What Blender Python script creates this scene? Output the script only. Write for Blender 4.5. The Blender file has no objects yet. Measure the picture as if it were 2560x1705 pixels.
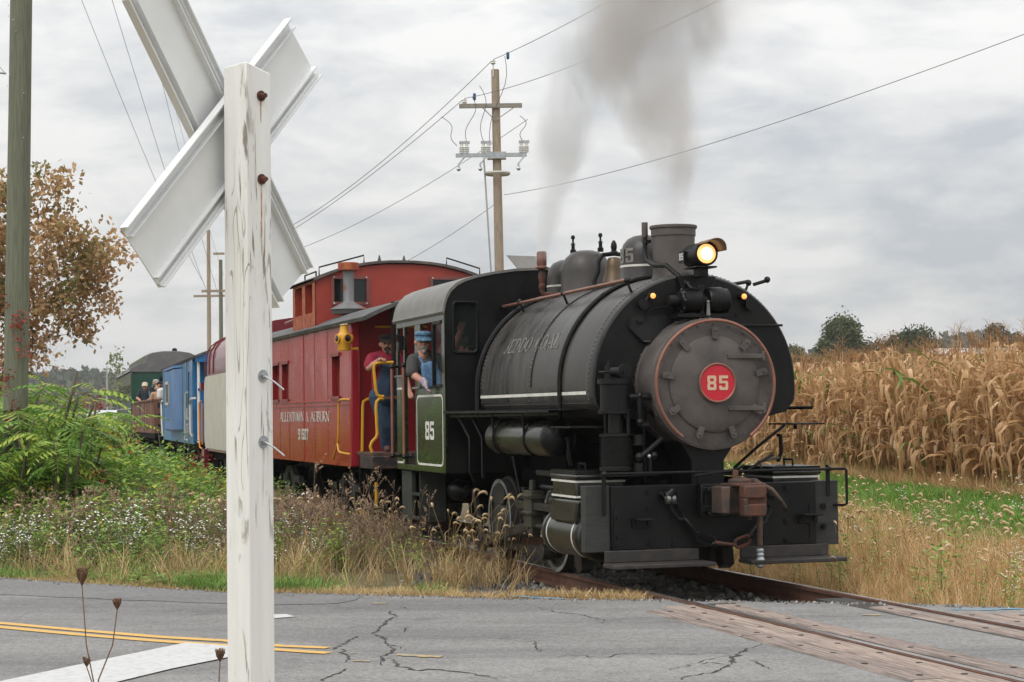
import bpy, bmesh, math, random
import numpy as np
from mathutils import Vector, Matrix, Quaternion
random.seed(7); RNG = np.random.default_rng(11)
PI = math.pi; R = math.radians
S = bpy.context.scene; C = S.collection
# ------------------------------------------------------------------ camera
HCAM = 1.68; FPX = 4793.0; PITCH = math.atan((1032.75 - 852.5) / FPX); ROLL = R(0.709)
cd = bpy.data.cameras.new('camera'); cam = bpy.data.objects.new('camera', cd); C.objects.link(cam)
cd.sensor_width = 36; cd.lens = FPX / 2560 * 36; cd.clip_start = .1; cd.clip_end = 9000
vF = Vector((0, math.cos(PITCH), math.sin(PITCH))); vR0 = Vector((1, 0, 0)); vU0 = Vector((0, -math.sin(PITCH), math.cos(PITCH)))
vR = math.cos(ROLL) * vR0 - math.sin(ROLL) * vU0; vU = math.cos(ROLL) * vU0 + math.sin(ROLL) * vR0
mw = Matrix((vR, vU, -vF)).transposed().to_4x4(); mw.translation = (0, 0, HCAM); cam.matrix_world = mw
S.camera = cam
# ------------------------------------------------------------------ overcast sky
SUN_EL, SUN_AZ = R(52), R(215)      # azimuth clockwise from +Y: behind the camera and to its left
wd = bpy.data.worlds.new('World'); S.world = wd; wd.use_nodes = True
nt = wd.node_tree; nt.nodes.clear(); L = nt.links.new
def N(t, **k):
    n = nt.nodes.new(t)
    for a, b in k.items(): setattr(n, a, b)
    return n
def MA(op, a, b=None, c=None):
    n = N('ShaderNodeMath', operation=op)
    for i, v in enumerate((a, b, c)):
        if v is None: continue
        if isinstance(v, (int, float)): n.inputs[i].default_value = v
        else: L(v, n.inputs[i])
    return n.outputs[0]
sky = N('ShaderNodeTexSky', sky_type='NISHITA', sun_disc=False, sun_elevation=SUN_EL, sun_rotation=SUN_AZ, air_density=1.0, dust_density=3.0)
tc = N('ShaderNodeTexCoord'); sx = N('ShaderNodeSeparateXYZ'); L(tc.outputs['Generated'], sx.inputs[0])
up = MA('MAXIMUM', sx.outputs[2], 0.0)
den = MA('ADD', up, 0.62)
cmb = N('ShaderNodeCombineXYZ'); L(MA('DIVIDE', sx.outputs[0], den), cmb.inputs[0]); L(MA('DIVIDE', sx.outputs[1], den), cmb.inputs[1]); L(MA('MULTIPLY', up, 3.0), cmb.inputs[2])
def cloud(scale, detail, rough, off, dist=.25):
    m = N('ShaderNodeMapping'); m.inputs['Location'].default_value = off; L(cmb.outputs[0], m.inputs[0])
    n = N('ShaderNodeTexNoise'); n.inputs['Scale'].default_value = scale; n.inputs['Detail'].default_value = detail; n.inputs['Roughness'].default_value = rough
    n.inputs['Distortion'].default_value = dist; L(m.outputs[0], n.inputs[0]); return n.outputs[0]
c1 = cloud(4.6, 8, .55, (3.1, .7, 0), .35); c2 = cloud(13., 6, .58, (8.2, 4.4, 2), .4); c3 = cloud(1.9, 3, .5, (1.4, 6.3, 5))
cl = MA('ADD', MA('ADD', MA('MULTIPLY', c1, .5), MA('MULTIPLY', c2, .22)), MA('MULTIPLY', c3, .34))
cr = N('ShaderNodeValToRGB'); L(cl, cr.inputs[0]); e = cr.color_ramp.elements
e[0].position = .445; e[0].color = (.515, .54, .572, 1); e[1].position = .585; e[1].color = (.80, .795, .782, 1)
x = cr.color_ramp.elements.new(.515); x.color = (.66, .668, .672, 1)
# an overcast sky is brighter overhead than at the horizon: (1 + 2 sin el) law
lum = MA('MULTIPLY', MA('ADD', 1.0, MA('MULTIPLY', up, 2.0)), .92 * 10)
vs = N('ShaderNodeVectorMath', operation='SCALE'); L(cr.outputs[0], vs.inputs[0]); L(lum, vs.inputs['Scale'])
mx = N('ShaderNodeMix', data_type='RGBA'); mx.inputs[0].default_value = .93; L(sky.outputs[0], mx.inputs[6]); L(vs.outputs[0], mx.inputs[7])
bg = N('ShaderNodeBackground'); bg.inputs[1].default_value = .1; L(mx.outputs[2], bg.inputs[0])
wo = N('ShaderNodeOutputWorld'); L(bg.outputs[0], wo.inputs[0])
sd = bpy.data.lights.new('sun', 'SUN'); sd.energy = 1.3; sd.angle = R(24); sd.color = (1, .965, .91)
sun = bpy.data.objects.new('sun', sd); C.objects.link(sun)
sdir = Vector((math.sin(SUN_AZ) * math.cos(SUN_EL), math.cos(SUN_AZ) * math.cos(SUN_EL), math.sin(SUN_EL)))
sun.rotation_euler = (-sdir).to_track_quat('-Z', 'Y').to_euler()
vw = S.view_settings; vw.view_transform = 'Standard'; vw.look = 'None'; vw.exposure = 0.0; vw.gamma = 1; vw.use_curve_mapping = False
S.cycles.max_bounces = 8; S.cycles.diffuse_bounces = 3; S.cycles.glossy_bounces = 3; S.cycles.transparent_max_bounces = 12; S.cycles.volume_bounces = 1
S.cycles.use_denoising = True
# ------------------------------------------------------------------ track frame and pixel helpers
TH = R(17.041); O0 = Vector((1.928, 18.398, 0)); FX = Vector((math.sin(TH), -math.cos(TH), 0)); LY = Vector((math.cos(TH), math.sin(TH), 0))
def wl(x, y, z=0): return O0 + FX * x + LY * y + Vector((0, 0, z))
def toloc(P): d = Vector((P[0], P[1], 0)) - O0; return d.dot(FX), d.dot(LY)
def pix(x, y): return vF + vR * ((x - 1280) / FPX) - vU * ((y - 852.5) / FPX)
def gnd(x, y, z=-.02):
    d = pix(x, y); t = (z - HCAM) / d.z; return Vector((t * d.x, t * d.y, z))
def atd(x, y, Y):
    d = pix(x, y); t = Y / d.y; return Vector((t * d.x, Y, HCAM + t * d.z))
# ------------------------------------------------------------------ materials
MATS = {}
def mat(name, col, rough=.6, metal=0., col2=None, sc=5., lo=.42, hi=.62, bump=0., bsc=40., stretch=None, rvar=.0, spec=.5, trans=0., attr=None, coat=0., rnd=0., emit=0., alpha=1.):
    if name in MATS: return MATS[name]
    m = bpy.data.materials.new(name); m.use_nodes = True; t = m.node_tree; nn = t.nodes; lk = t.links.new
    b = nn['Principled BSDF']; b.inputs['Roughness'].default_value = rough; b.inputs['Metallic'].default_value = metal
    b.inputs['Specular IOR Level'].default_value = spec; b.inputs['Coat Weight'].default_value = coat
    b.inputs['Base Color'].default_value = (*col, 1)
    co = nn.new('ShaderNodeTexCoord'); vec = co.outputs['Object']
    if stretch:
        mp = nn.new('ShaderNodeMapping'); mp.inputs['Scale'].default_value = stretch; lk(vec, mp.inputs[0]); vec = mp.outputs[0]
    out = None
    if attr:
        at = nn.new('ShaderNodeAttribute'); at.attribute_name = 'cv'
        rp = nn.new('ShaderNodeValToRGB'); el = rp.color_ramp.elements
        while len(el) > 1: el.remove(el[-1])
        el[0].position = attr[0][0]; el[0].color = (*attr[0][1], 1)
        for p, c in attr[1:]: q = el.new(p); q.color = (*c, 1)
        src = at.outputs['Fac']
        if rnd:
            oi = nn.new('ShaderNodeObjectInfo'); ad = nn.new('ShaderNodeMath'); ad.operation = 'MULTIPLY_ADD'
            lk(oi.outputs['Random'], ad.inputs[0]); ad.inputs[1].default_value = rnd; lk(src, ad.inputs[2]); src = ad.outputs[0]
        lk(src, rp.inputs[0]); out = rp.outputs[0]
    elif col2:
        n = nn.new('ShaderNodeTexNoise'); n.inputs['Scale'].default_value = sc; n.inputs['Detail'].default_value = 8; n.inputs['Roughness'].default_value = .62; lk(vec, n.inputs[0])
        rp = nn.new('ShaderNodeValToRGB'); rp.color_ramp.elements[0].position = lo; rp.color_ramp.elements[1].position = hi
        rp.color_ramp.elements[0].color = (*col, 1); rp.color_ramp.elements[1].color = (*col2, 1); lk(n.outputs[0], rp.inputs[0]); out = rp.outputs[0]
        if rvar:
            mr = nn.new('ShaderNodeMapRange'); mr.inputs[1].default_value = .3; mr.inputs[2].default_value = .7; mr.inputs[3].default_value = max(.05, rough - rvar); mr.inputs[4].default_value = min(1, rough + rvar)
            lk(n.outputs[0], mr.inputs[0]); lk(mr.outputs[0], b.inputs['Roughness'])
    if out: lk(out, b.inputs['Base Color'])
    if emit:
        b.inputs['Emission Color'].default_value = (*col, 1); b.inputs['Emission Strength'].default_value = emit
    if bump:
        n2 = nn.new('ShaderNodeTexNoise'); n2.inputs['Scale'].default_value = bsc; n2.inputs['Detail'].default_value = 5; lk(vec, n2.inputs[0])
        bp = nn.new('ShaderNodeBump'); bp.inputs['Strength'].default_value = bump; bp.inputs['Distance'].default_value = .02; lk(n2.outputs[0], bp.inputs['Height']); lk(bp.outputs[0], b.inputs['Normal'])
    if trans:
        tr = nn.new('ShaderNodeBsdfTranslucent'); ms = nn.new('ShaderNodeMixShader'); ms.inputs[0].default_value = trans
        if out: lk(out, tr.inputs[0])
        else: tr.inputs[0].default_value = (*col, 1)
        lk(b.outputs[0], ms.inputs[1]); lk(tr.outputs[0], ms.inputs[2]); lk(ms.outputs[0], nn['Material Output'].inputs[0])
    MATS[name] = m; return m
def glass(name, tint=(.5, .5, .5), rough=.03, opac=.35):
    if name in MATS: return MATS[name]
    m = bpy.data.materials.new(name); m.use_nodes = True; t = m.node_tree; nn = t.nodes; lk = t.links.new
    b = nn['Principled BSDF']; b.inputs['Base Color'].default_value = (*tint, 1); b.inputs['Roughness'].default_value = rough; b.inputs['Alpha'].default_value = opac
    MATS[name] = m; return m
BLACK = mat('loco_black', (.0032, .0034, .0038), .42, 0, (.012, .0112, .010), 3.2, .42, .74, .2, 50, rvar=.14, spec=.26)
TANK = mat('tank_black', (.020, .019, .0175), .38, 0, (.068, .061, .054), 2.6, .36, .70, .14, 26, stretch=(1.6, 1, .3), rvar=.16, spec=.42)
SOOT = mat('smokebox_graphite', (.056, .048, .044), .58, .05, (.112, .096, .087), 3., .35, .68, .3, 70, rvar=.08)
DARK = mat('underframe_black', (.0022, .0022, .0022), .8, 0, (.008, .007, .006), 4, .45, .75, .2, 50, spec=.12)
GREEN = mat('cab_green', (.018, .026, .010), .27, 0, (.026, .033, .014), 2, .4, .7, 0, rvar=.05, coat=.28)
CYLGREEN = mat('cylinder_olive', (.012, .0125, .009), .32, .0, (.030, .028, .022), 4, .4, .72, 0, rvar=.1, coat=.15)
ROOFG = mat('cab_roof_grey', (.15, .145, .135), .55, 0, (.21, .20, .185), 3, .4, .7, .08, 30)
WHITE = mat('white_lining', (.72, .70, .64), .5, 0, (.60, .58, .52), 9)
COPPER = mat('copper', (.30, .135, .095), .45, .5, (.20, .095, .07), 6, .4, .7)
STEEL = mat('worn_steel', (.24, .235, .225), .36, .85, (.14, .13, .12), 8, rvar=.1)
RODS = mat('rod_steel', (.042, .038, .033), .46, .4, (.022, .02, .018), 7, rvar=.1)
RUSTC = mat('coupler_rust', (.125, .045, .024), .66, .2, (.05, .036, .031), 7, .4, .62, .35, 50)
REDP = mat('plate_red', (.52, .012, .028), .45)
CREAMN = mat('plate_number', (.62, .42, .28), .5)
BRASS = mat('bell_brass', (.13, .09, .055), .45, .6, (.11, .08, .055), 9)
WHEELW = mat('wheel_rim_white', (.24, .25, .24), .6, 0, (.13, .13, .12), 7)
WHEELG = mat('wheel_disc', (.020, .021, .018), .55, .0, (.038, .035, .030), 5)
BELTRED = mat('caboose_red', (.38, .021, .021), .26, 0, (.32, .024, .017), 1.3, .35, .65, .06, 3, rvar=.1, coat=.1, stretch=(1, 1, .35))
ENDRED = mat('caboose_end_red', (.24, .012, .014), .34, 0, (.19, .014, .014), 3, .4, .7, coat=.2)
CUPRED = mat('cupola_red', (.34, .042, .024), .5, 0, (.27, .03, .02), 4, .4, .7, .05, 30)
RUSTO = mat('rust_orange', (.40, .115, .042), .7, 0, (.27, .045, .022), 7, .42, .6, .15, 40)
ROOFD = mat('tar_roof', (.065, .066, .068), .75, 0, (.13, .125, .115), 5, .45, .7, .2, 30)
YEL = mat('safety_yellow', (.66, .34, .018), .4, 0, (.58, .28, .02), 8)
MAROON = mat('coach_maroon', (.165, .016, .022), .3, 0, (.14, .014, .018), 2, coat=.3)
CREAM = mat('panel_cream', (.56, .53, .45), .45, 0, (.50, .465, .40), 3)
BLUE = mat('caboose_blue', (.004, .16, .46), .38, 0, (.012, .12, .31), 3, coat=.2)
BLUE2 = mat('caboose_faded_blue', (.045, .19, .30), .5, 0, (.03, .16, .30), 5)
DGREEN = mat('coach_green', (.012, .058, .036), .25, 0, (.016, .068, .044), 3, coat=.3)
BROWN = mat('gondola_brown', (.17, .075, .045), .7, 0, (.13, .055, .033), 5, stretch=(4, 4, .6))
GREYR = mat('coach_roof_grey', (.125, .12, .125), .5, 0, (.16, .155, .155), 3)
WIN = glass('window_dark', (.012, .014, .014), .06, 1.)
WINC = glass('window_clear', (.05, .06, .06), .03, .14)
RUST = mat('rail_rust', (.135, .062, .038), .78, .1, (.085, .042, .028), 9, .4, .66, .2, 60)
RHEAD = mat('rail_head', (.36, .33, .32), .3, .8, (.22, .17, .15), 12)
TIE = mat('tie_wood', (.105, .092, .08), .9, 0, (.05, .043, .037), 9, .4, .66, .5, 30, stretch=(8, 1, 8))
PLANKS = [mat('crossing_timber_%d' % i, c, .9, 0, d, 4.5, .40, .58, .9, 20, stretch=(.55, 11, 11)) for i, (c, d) in enumerate((((.43, .335, .285), (.20, .16, .14)), ((.38, .30, .26), (.17, .138, .12)), ((.47, .365, .305), (.25, .195, .165))))]
POLEW = mat('pole_wood', (.37, .29, .21), .85, 0, (.24, .195, .15), 4, .4, .66, .3, 20, stretch=(9, 9, .7))
POLEG = mat('pole_green_wood', (.175, .185, .125), .85, 0, (.115, .115, .085), 4, .4, .66, .4, 20, stretch=(11, 11, .6))
GALV = mat('galvanised', (.46, .48, .49), .42, .7, (.36, .38, .39), 10)
PORC = mat('porcelain', (.62, .62, .58), .3)
WIRE = mat('wire', (.09, .09, .09), .6)
SKIN = mat('skin', (.46, .235, .165), .55, 0, (.40, .19, .13), 9)
# ------------------------------------------------------------------ mesh building
class MB:
    def __init__(s): s.v = []; s.f = []
    def add(s, vs, fs):
        o = len(s.v); s.v += [tuple(p) for p in vs]; s.f += [tuple(i + o for i in q) for q in fs]; return s
    def bx(s, x0, x1, y0, y1, z0, z1):
        return s.add([(x0, y0, z0), (x1, y0, z0), (x1, y1, z0), (x0, y1, z0), (x0, y0, z1), (x1, y0, z1), (x1, y1, z1), (x0, y1, z1)],
                     [(0, 3, 2, 1), (4, 5, 6, 7), (0, 1, 5, 4), (1, 2, 6, 5), (2, 3, 7, 6), (3, 0, 4, 7)])
    def cyl(s, p0, p1, r0, r1=None, n=16, cap=True):
        r1 = r0 if r1 is None else r1; p0 = Vector(p0); p1 = Vector(p1); d = (p1 - p0).normalized()
        a = d.orthogonal().normalized() if abs(d.z) < .999 else Vector((1, 0, 0)); b = d.cross(a); vs = []
        for p, r in ((p0, r0), (p1, r1)):
            for i in range(n): t = 2 * PI * i / n; vs.append(p + (a * math.cos(t) + b * math.sin(t)) * r)
        fs = [(i, (i + 1) % n, n + (i + 1) % n, n + i) for i in range(n)]
        if cap: fs += [tuple(reversed(range(n))), tuple(range(n, 2 * n))]
        return s.add(vs, fs)
    def tube(s, pts, r, n=6, closed=False):
        pts = [Vector(p) for p in pts]; m = len(pts); vs = []; fs = []; a = None
        rr = r if isinstance(r, (list, tuple)) else [r] * m
        for i, p in enumerate(pts):
            d = (pts[(i + 1) % m] - pts[i - 1]) if (closed or 0 < i < m - 1) else (pts[1] - pts[0] if i == 0 else pts[-1] - pts[-2])
            if d.length < 1e-9: d = Vector((0, 0, 1))
            d.normalize()
            if a is None: a = d.orthogonal().normalized()
            a = (a - d * a.dot(d)); a = a.normalized() if a.length > 1e-6 else d.orthogonal().normalized(); b = d.cross(a)
            for k in range(n): t = 2 * PI * k / n; vs.append(p + (a * math.cos(t) + b * math.sin(t)) * rr[i])
        for i in range(m if closed else m - 1):
            j = (i + 1) % m
            for k in range(n): l = (k + 1) % n; fs.append((i * n + k, i * n + l, j * n + l, j * n + k))
        if not closed: fs += [tuple(reversed(range(n))), tuple(range((m - 1) * n, m * n))]
        return s.add(vs, fs)
    def lathe(s, prof, o=(0, 0, 0), ax='z', n=24, cap=True):
        o = Vector(o); vs = []; fs = []; m = len(prof)
        def P(r, h, t):
            c, q = math.cos(t) * r, math.sin(t) * r
            return o + (Vector((c, q, h)) if ax == 'z' else Vector((h, c, q)) if ax == 'x' else Vector((q, h, c)))
        for i in range(n):
            for r, h in prof: vs.append(P(r, h, 2 * PI * i / n))
        for i in range(n):
            j = (i + 1) % n
            for k in range(m - 1): fs.append((i * m + k, j * m + k, j * m + k + 1, i * m + k + 1))
        if cap and prof[0][0] > 1e-6: fs.append(tuple(i * m for i in reversed(range(n))))
        if cap and prof[-1][0] > 1e-6: fs.append(tuple(i * m + m - 1 for i in range(n)))
        return s.add(vs, fs)
    def prism(s, poly, a, b, ax='x'):
        f = {'x': lambda p, h: (h, p[0], p[1]), 'y': lambda p, h: (p[0], h, p[1]), 'z': lambda p, h: (p[0], p[1], h)}[ax]
        n = len(poly); vs = [f(p, a) for p in poly] + [f(p, b) for p in poly]
        return s.add(vs, [tuple(range(n)), tuple(reversed(range(n, 2 * n)))] + [((i + 1) % n, i, n + i, n + (i + 1) % n) for i in range(n)])
    def ball(s, c, r, n=8, sq=(1, 1, 1)):
        c = Vector(c); vs = []; fs = []; m = n // 2 + 1
        for j in range(m):
            ph = -PI / 2 + PI * j / (m - 1)
            for i in range(n): t = 2 * PI * i / n; vs.append((c.x + r * sq[0] * math.cos(ph) * math.cos(t), c.y + r * sq[1] * math.cos(ph) * math.sin(t), c.z + r * sq[2] * math.sin(ph)))
        for j in range(m - 1):
            for i in range(n): k = (i + 1) % n; fs.append((j * n + i, j * n + k, (j + 1) * n + k, (j + 1) * n + i))
        return s.add(vs, fs)
    def rivet(s, p, d, r=.012):
        p = Vector(p); d = Vector(d).normalized(); a = d.orthogonal().normalized(); b = d.cross(a); n = 6
        vs = [p + (a * math.cos(2 * PI * i / n) + b * math.sin(2 * PI * i / n)) * r for i in range(n)] + [p + (a * math.cos(2 * PI * i / n) + b * math.sin(2 * PI * i / n)) * r * .55 + d * r * .6 for i in range(n)]
        return s.add(vs, [(i, (i + 1) % n, n + (i + 1) % n, n + i) for i in range(n)] + [tuple(range(n, 2 * n))])
    def bolt(s, p, d, r=.02):
        p = Vector(p); d = Vector(d).normalized(); return s.cyl(p - d * .004, p + d * r * .8, r, r * .9, 6)
    def ob(s, name, m, parent=None, smooth=True, bev=0., ang=38):
        me = bpy.data.meshes.new(name); me.from_pydata(s.v, [], s.f); me.update()
        if smooth: me.shade_smooth(); me.set_sharp_from_angle(angle=R(ang))
        o = bpy.data.objects.new(name, me); C.objects.link(o); me.materials.append(m)
        if parent: o.parent = parent
        if bev:
            md = o.modifiers.new('bevel', 'BEVEL'); md.width = bev; md.segments = 2; md.limit_method = 'ANGLE'; md.angle_limit = R(40)
        return o
def tag(o, label, cat, group=None, kind=None):
    o['label'] = label
    if cat: o['category'] = cat
    if group: o['group'] = group
    if kind: o['kind'] = kind
    return o
def thing(name, label, cat, loc=(0, 0, 0), rotz=0., group=None):
    o = bpy.data.objects.new(name, None); C.objects.link(o); o.location = loc; o.rotation_euler = (0, 0, rotz); o.empty_display_size = .2
    return tag(o, label, cat, group)
def copy_tree(o, parent=None):
    c = o.copy(); C.objects.link(c)
    if parent: c.parent = parent
    for ch in o.children: copy_tree(ch, c)
    return c
def struct(o, label=None):
    o['kind'] = 'structure'
    if label: o['label'] = label
    return o
def arc(c, r, a0, a1, n, f=lambda u, v: (u, v)): return [f(c[0] + r * math.cos(a0 + (a1 - a0) * i / n), c[1] + r * math.sin(a0 + (a1 - a0) * i / n)) for i in range(n + 1)]
def rrect(x0, x1, z0, z1, r, n=4):
    p = []
    for cx, cz, a in ((x1 - r, z1 - r, 0), (x0 + r, z1 - r, PI / 2), (x0 + r, z0 + r, PI), (x1 - r, z0 + r, 1.5 * PI)): p += arc((cx, cz), r, a, a + PI / 2, n)
    return p
def frame_band(mb, outer, inner, f):      # flat ring between two outlines with equal counts; f maps (u,v)->xyz
    n = len(outer); mb.add([f(*p) for p in outer] + [f(*p) for p in inner], [(i, (i + 1) % n, n + (i + 1) % n, n + i) for i in range(n)])
# mass vegetation: numpy instancing of small prototypes into one mesh with a colour value per vertex
class Veg:
    def __init__(s): s.v = []; s.t = []; s.c = []; s.n = 0
    def raw(s, v, t, c):
        s.v.append(np.asarray(v, np.float32).reshape(-1, 3)); s.t.append(np.asarray(t, np.int64).reshape(-1, 3) + s.n); s.c.append(np.asarray(c, np.float32).ravel()); s.n += len(s.v[-1])
    def scatter(s, proto, pos, scale, lean=.12, jit=.12, shift=0., azim=None, zs=None):
        v, t, c = proto; k = len(pos)
        if k == 0: return
        a = RNG.uniform(0, 2 * PI, k) if azim is None else azim
        sc = np.broadcast_to(np.asarray(scale, float), (k,)); ca, sa = np.cos(a), np.sin(a)
        sz = sc if zs is None else np.broadcast_to(np.asarray(zs, float), (k,))
        X = (v[None, :, 0] * ca[:, None] - v[None, :, 1] * sa[:, None]) * sc[:, None]; Y = (v[None, :, 0] * sa[:, None] + v[None, :, 1] * ca[:, None]) * sc[:, None]; Z = v[None, :, 2] * sz[:, None]
        lx = RNG.normal(0, lean, k); ly = RNG.normal(0, lean, k)
        X = X + Z * lx[:, None]; Y = Y + Z * ly[:, None]; pos = np.asarray(pos)
        W = np.stack([X + pos[:, 0:1], Y + pos[:, 1:2], Z + pos[:, 2:3]], -1).reshape(-1, 3)
        T = (t[None] + (np.arange(k) * len(v))[:, None, None]).reshape(-1, 3)
        cc = (c[None] + RNG.normal(0, jit, k)[:, None] + shift).reshape(-1)
        s.raw(W, T, np.clip(cc, 0, 1))
    def ob(s, name, m, parent=None):
        v = np.concatenate(s.v); t = np.concatenate(s.t); c = np.concatenate(s.c); me = bpy.data.meshes.new(name)
        me.vertices.add(len(v)); me.vertices.foreach_set('co', v.ravel()); me.loops.add(len(t) * 3); me.loops.foreach_set('vertex_index', t.ravel().astype(np.int32))
        me.polygons.add(len(t)); me.polygons.foreach_set('loop_start', np.arange(0, len(t) * 3, 3, dtype=np.int32)); me.polygons.foreach_set('loop_total', np.full(len(t), 3, np.int32))
        me.update(calc_edges=True); at = me.attributes.new('cv', 'FLOAT', 'POINT'); at.data.foreach_set('value', c)
        o = bpy.data.objects.new(name, me); C.objects.link(o); me.materials.append(m)
        if parent: o.parent = parent
        return o
class PB:      # prototype builder for Veg (triangles + colour value)
    def __init__(s): s.v = []; s.t = []; s.c = []
    def strip(s, pts, w, side, cv):
        o = len(s.v); n = len(pts)
        for i, p in enumerate(pts):
            ww = w[i] if isinstance(w, (list, tuple)) else w * (1 - .85 * (i / (n - 1)) ** 1.6); sd = Vector(side) * ww * .5
            s.v += [tuple(Vector(p) - sd), tuple(Vector(p) + sd)]; cvi = cv[i] if isinstance(cv, (list, tuple)) else cv; s.c += [cvi, cvi]
        for i in range(n - 1): a = o + 2 * i; s.t += [(a, a + 1, a + 3), (a, a + 3, a + 2)]
    def tube(s, pts, r, cv, n=3):
        m = MB().tube(pts, r, n); o = len(s.v); s.v += m.v
        cvs = cv if isinstance(cv, (list, tuple)) else [cv] * len(pts)
        for c in cvs: s.c += [c] * n
        for f in m.f:
            for k in range(1, len(f) - 1): s.t.append((o + f[0], o + f[k], o + f[k + 1]))
    def tri(s, a, b, c, cv): o = len(s.v); s.v += [tuple(a), tuple(b), tuple(c)]; s.t.append((o, o + 1, o + 2)); s.c += [cv] * 3
    def leaf(s, p, d, nrm, ln, wd, cv, fold=.0):
        p = Vector(p); d = Vector(d).normalized(); q = d.cross(Vector(nrm)); q = q.normalized() if q.length > 1e-5 else d.orthogonal().normalized()
        o = len(s.v); s.v += [tuple(p), tuple(p + d * ln * .45 + q * wd * .5), tuple(p + d * ln), tuple(p + d * ln * .45 - q * wd * .5)]; s.t += [(o, o + 1, o + 2), (o, o + 2, o + 3)]; s.c += [cv] * 4
    def get(s): return np.array(s.v, float), np.array(s.t, int), np.array(s.c, float)
# ================================================================== SETTING
def corn_edge(Y): return 8.85 - (Y - 35.4) * .1067
def gh(X, Y):
    X = np.asarray(X, float); Y = np.asarray(Y, float)
    z = -.2 + .035 * np.sin(X * .9 + 1.3) * np.cos(Y * .7) + .02 * np.sin(X * 2.3 + Y * 1.7)
    s = X - corn_edge(np.minimum(Y, 80)); z = z + .2 * np.clip(s / 3 + 1.2, 0, 1) * (Y > 14) + .019 * np.clip(Y - 46, 0, 150) * np.clip(s / 10, 0, 1)
    return z
gx = np.concatenate([[-3500, -1500, -700, -350, -200, -120, -80], np.arange(-60, 80, 1.0), [85, 95, 110, 130, 160, 220, 350, 700, 1500, 3500]])
gy = np.concatenate([[-200, -60, -20, -8], np.arange(-2, 110, 1.0), np.arange(112, 180, 4.), [190, 220, 280, 400, 700, 1500, 5000]])
XX, YY = np.meshgrid(gx, gy); ZZ = gh(XX, YY)
gv = np.stack([XX, YY, ZZ], -1).reshape(-1, 3); nx = len(gx); gf = [(j * nx + i, j * nx + i + 1, (j + 1) * nx + i + 1, (j + 1) * nx + i) for j in range(len(gy) - 1) for i in range(nx - 1)]
GROUND = mat('soil_and_thatch', (.16, .115, .065), .95, 0, (.115, .105, .045), .9, .38, .62, .6, 9)
g = MB(); g.v = [tuple(p) for p in gv]; g.f = gf; struct(g.ob('ground', GROUND), 'dry grassy soil under the weeds and the field')
# ---- road
FAR = [(-60, 59.6), (-30, 38.1), (-14, 26.7), (-8.6, 22.8), (-5.51, 20.6), (-2.8, 18.64), (-2.06, 18.41), (-1.23, 18.11), (.23, 17.57), (1.27, 17.36), (2.17, 17.07), (3.29, 16.75), (4.3, 16.28), (7.5, 14.3), (16, 8.8), (40, -6.7)]
MID = [(-60, 54.2), (-30, 33.6), (-14, 22.7), (-8.3, 18.85), (-4.3, 16.0), (-2.2, 14.52), (-.53, 13.46), (4, 10.5), (12, 5.2), (40, -13.0)]
def road_far(X): return np.interp(X, [p[0] for p in FAR], [p[1] for p in FAR])
def road_mid(X): return np.interp(X, [p[0] for p in MID], [p[1] for p in MID])
ASPH = bpy.data.materials.new('old_asphalt'); ASPH.use_nodes = True
def asphalt(m, c0, c1, sp):
    t = m.node_tree; nn = t.nodes; lk = t.links.new; b = nn['Principled BSDF']; b.inputs['Roughness'].default_value = .88; b.inputs['Specular IOR Level'].default_value = .3
    co = nn.new('ShaderNodeTexCoord').outputs['Object']
    def nz(sc, de, st=None):
        n = nn.new('ShaderNodeTexNoise'); n.inputs['Scale'].default_value = sc; n.inputs['Detail'].default_value = de; n.inputs['Roughness'].default_value = .65
        if st: mp = nn.new('ShaderNodeMapping'); mp.inputs['Rotation'].default_value = (0, 0, R(33)); mp.inputs['Scale'].default_value = st; lk(co, mp.inputs[0]); lk(mp.outputs[0], n.inputs[0])
        else: lk(co, n.inputs[0])
        return n.outputs[0]
    big = nz(.55, 5, (.35, 1.6, 1)); r1 = nn.new('ShaderNodeValToRGB'); lk(big, r1.inputs[0]); r1.color_ramp.elements[0].position = .35; r1.color_ramp.elements[1].position = .68
    r1.color_ramp.elements[0].color = (*c0, 1); r1.color_ramp.elements[1].color = (*c1, 1)
    fine = nz(130, 2); r2 = nn.new('ShaderNodeMapRange'); r2.inputs[1].default_value = .3; r2.inputs[2].default_value = .72; r2.inputs[3].default_value = 1 - sp; r2.inputs[4].default_value = 1 + sp; lk(fine, r2.inputs[0])
    mid = nz(30, 8); r3 = nn.new('ShaderNodeMapRange'); r3.inputs[1].default_value = .35; r3.inputs[2].default_value = .65; r3.inputs[3].default_value = .74; r3.inputs[4].default_value = 1.2; lk(mid, r3.inputs[0])
    mu = nn.new('ShaderNodeMath'); mu.operation = 'MULTIPLY'; lk(r2.outputs[0], mu.inputs[0]); lk(r3.outputs[0], mu.inputs[1])
    st_ = nz(1.7, 7); r4 = nn.new('ShaderNodeMapRange'); r4.inputs[1].default_value = .56; r4.inputs[2].default_value = .72; r4.inputs[3].default_value = 1.; r4.inputs[4].default_value = .72; lk(st_, r4.inputs[0]); mu2 = nn.new('ShaderNodeMath'); mu2.operation = 'MULTIPLY'; lk(mu.outputs[0], mu2.inputs[0]); lk(r4.outputs[0], mu2.inputs[1]); mu = mu2
    sc = nn.new('ShaderNodeVectorMath'); sc.operation = 'SCALE'; lk(r1.outputs[0], sc.inputs[0]); lk(mu.outputs[0], sc.inputs['Scale']); lk(sc.outputs[0], b.inputs['Base Color'])
    bp = nn.new('ShaderNodeBump'); bp.inputs['Strength'].default_value = .55; bp.inputs['Distance'].default_value = .012; lk(fine, bp.inputs['Height']); lk(bp.outputs[0], b.inputs['Normal'])
asphalt(ASPH, (.160, .157, .153), (.275, .269, .260), .42)
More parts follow.
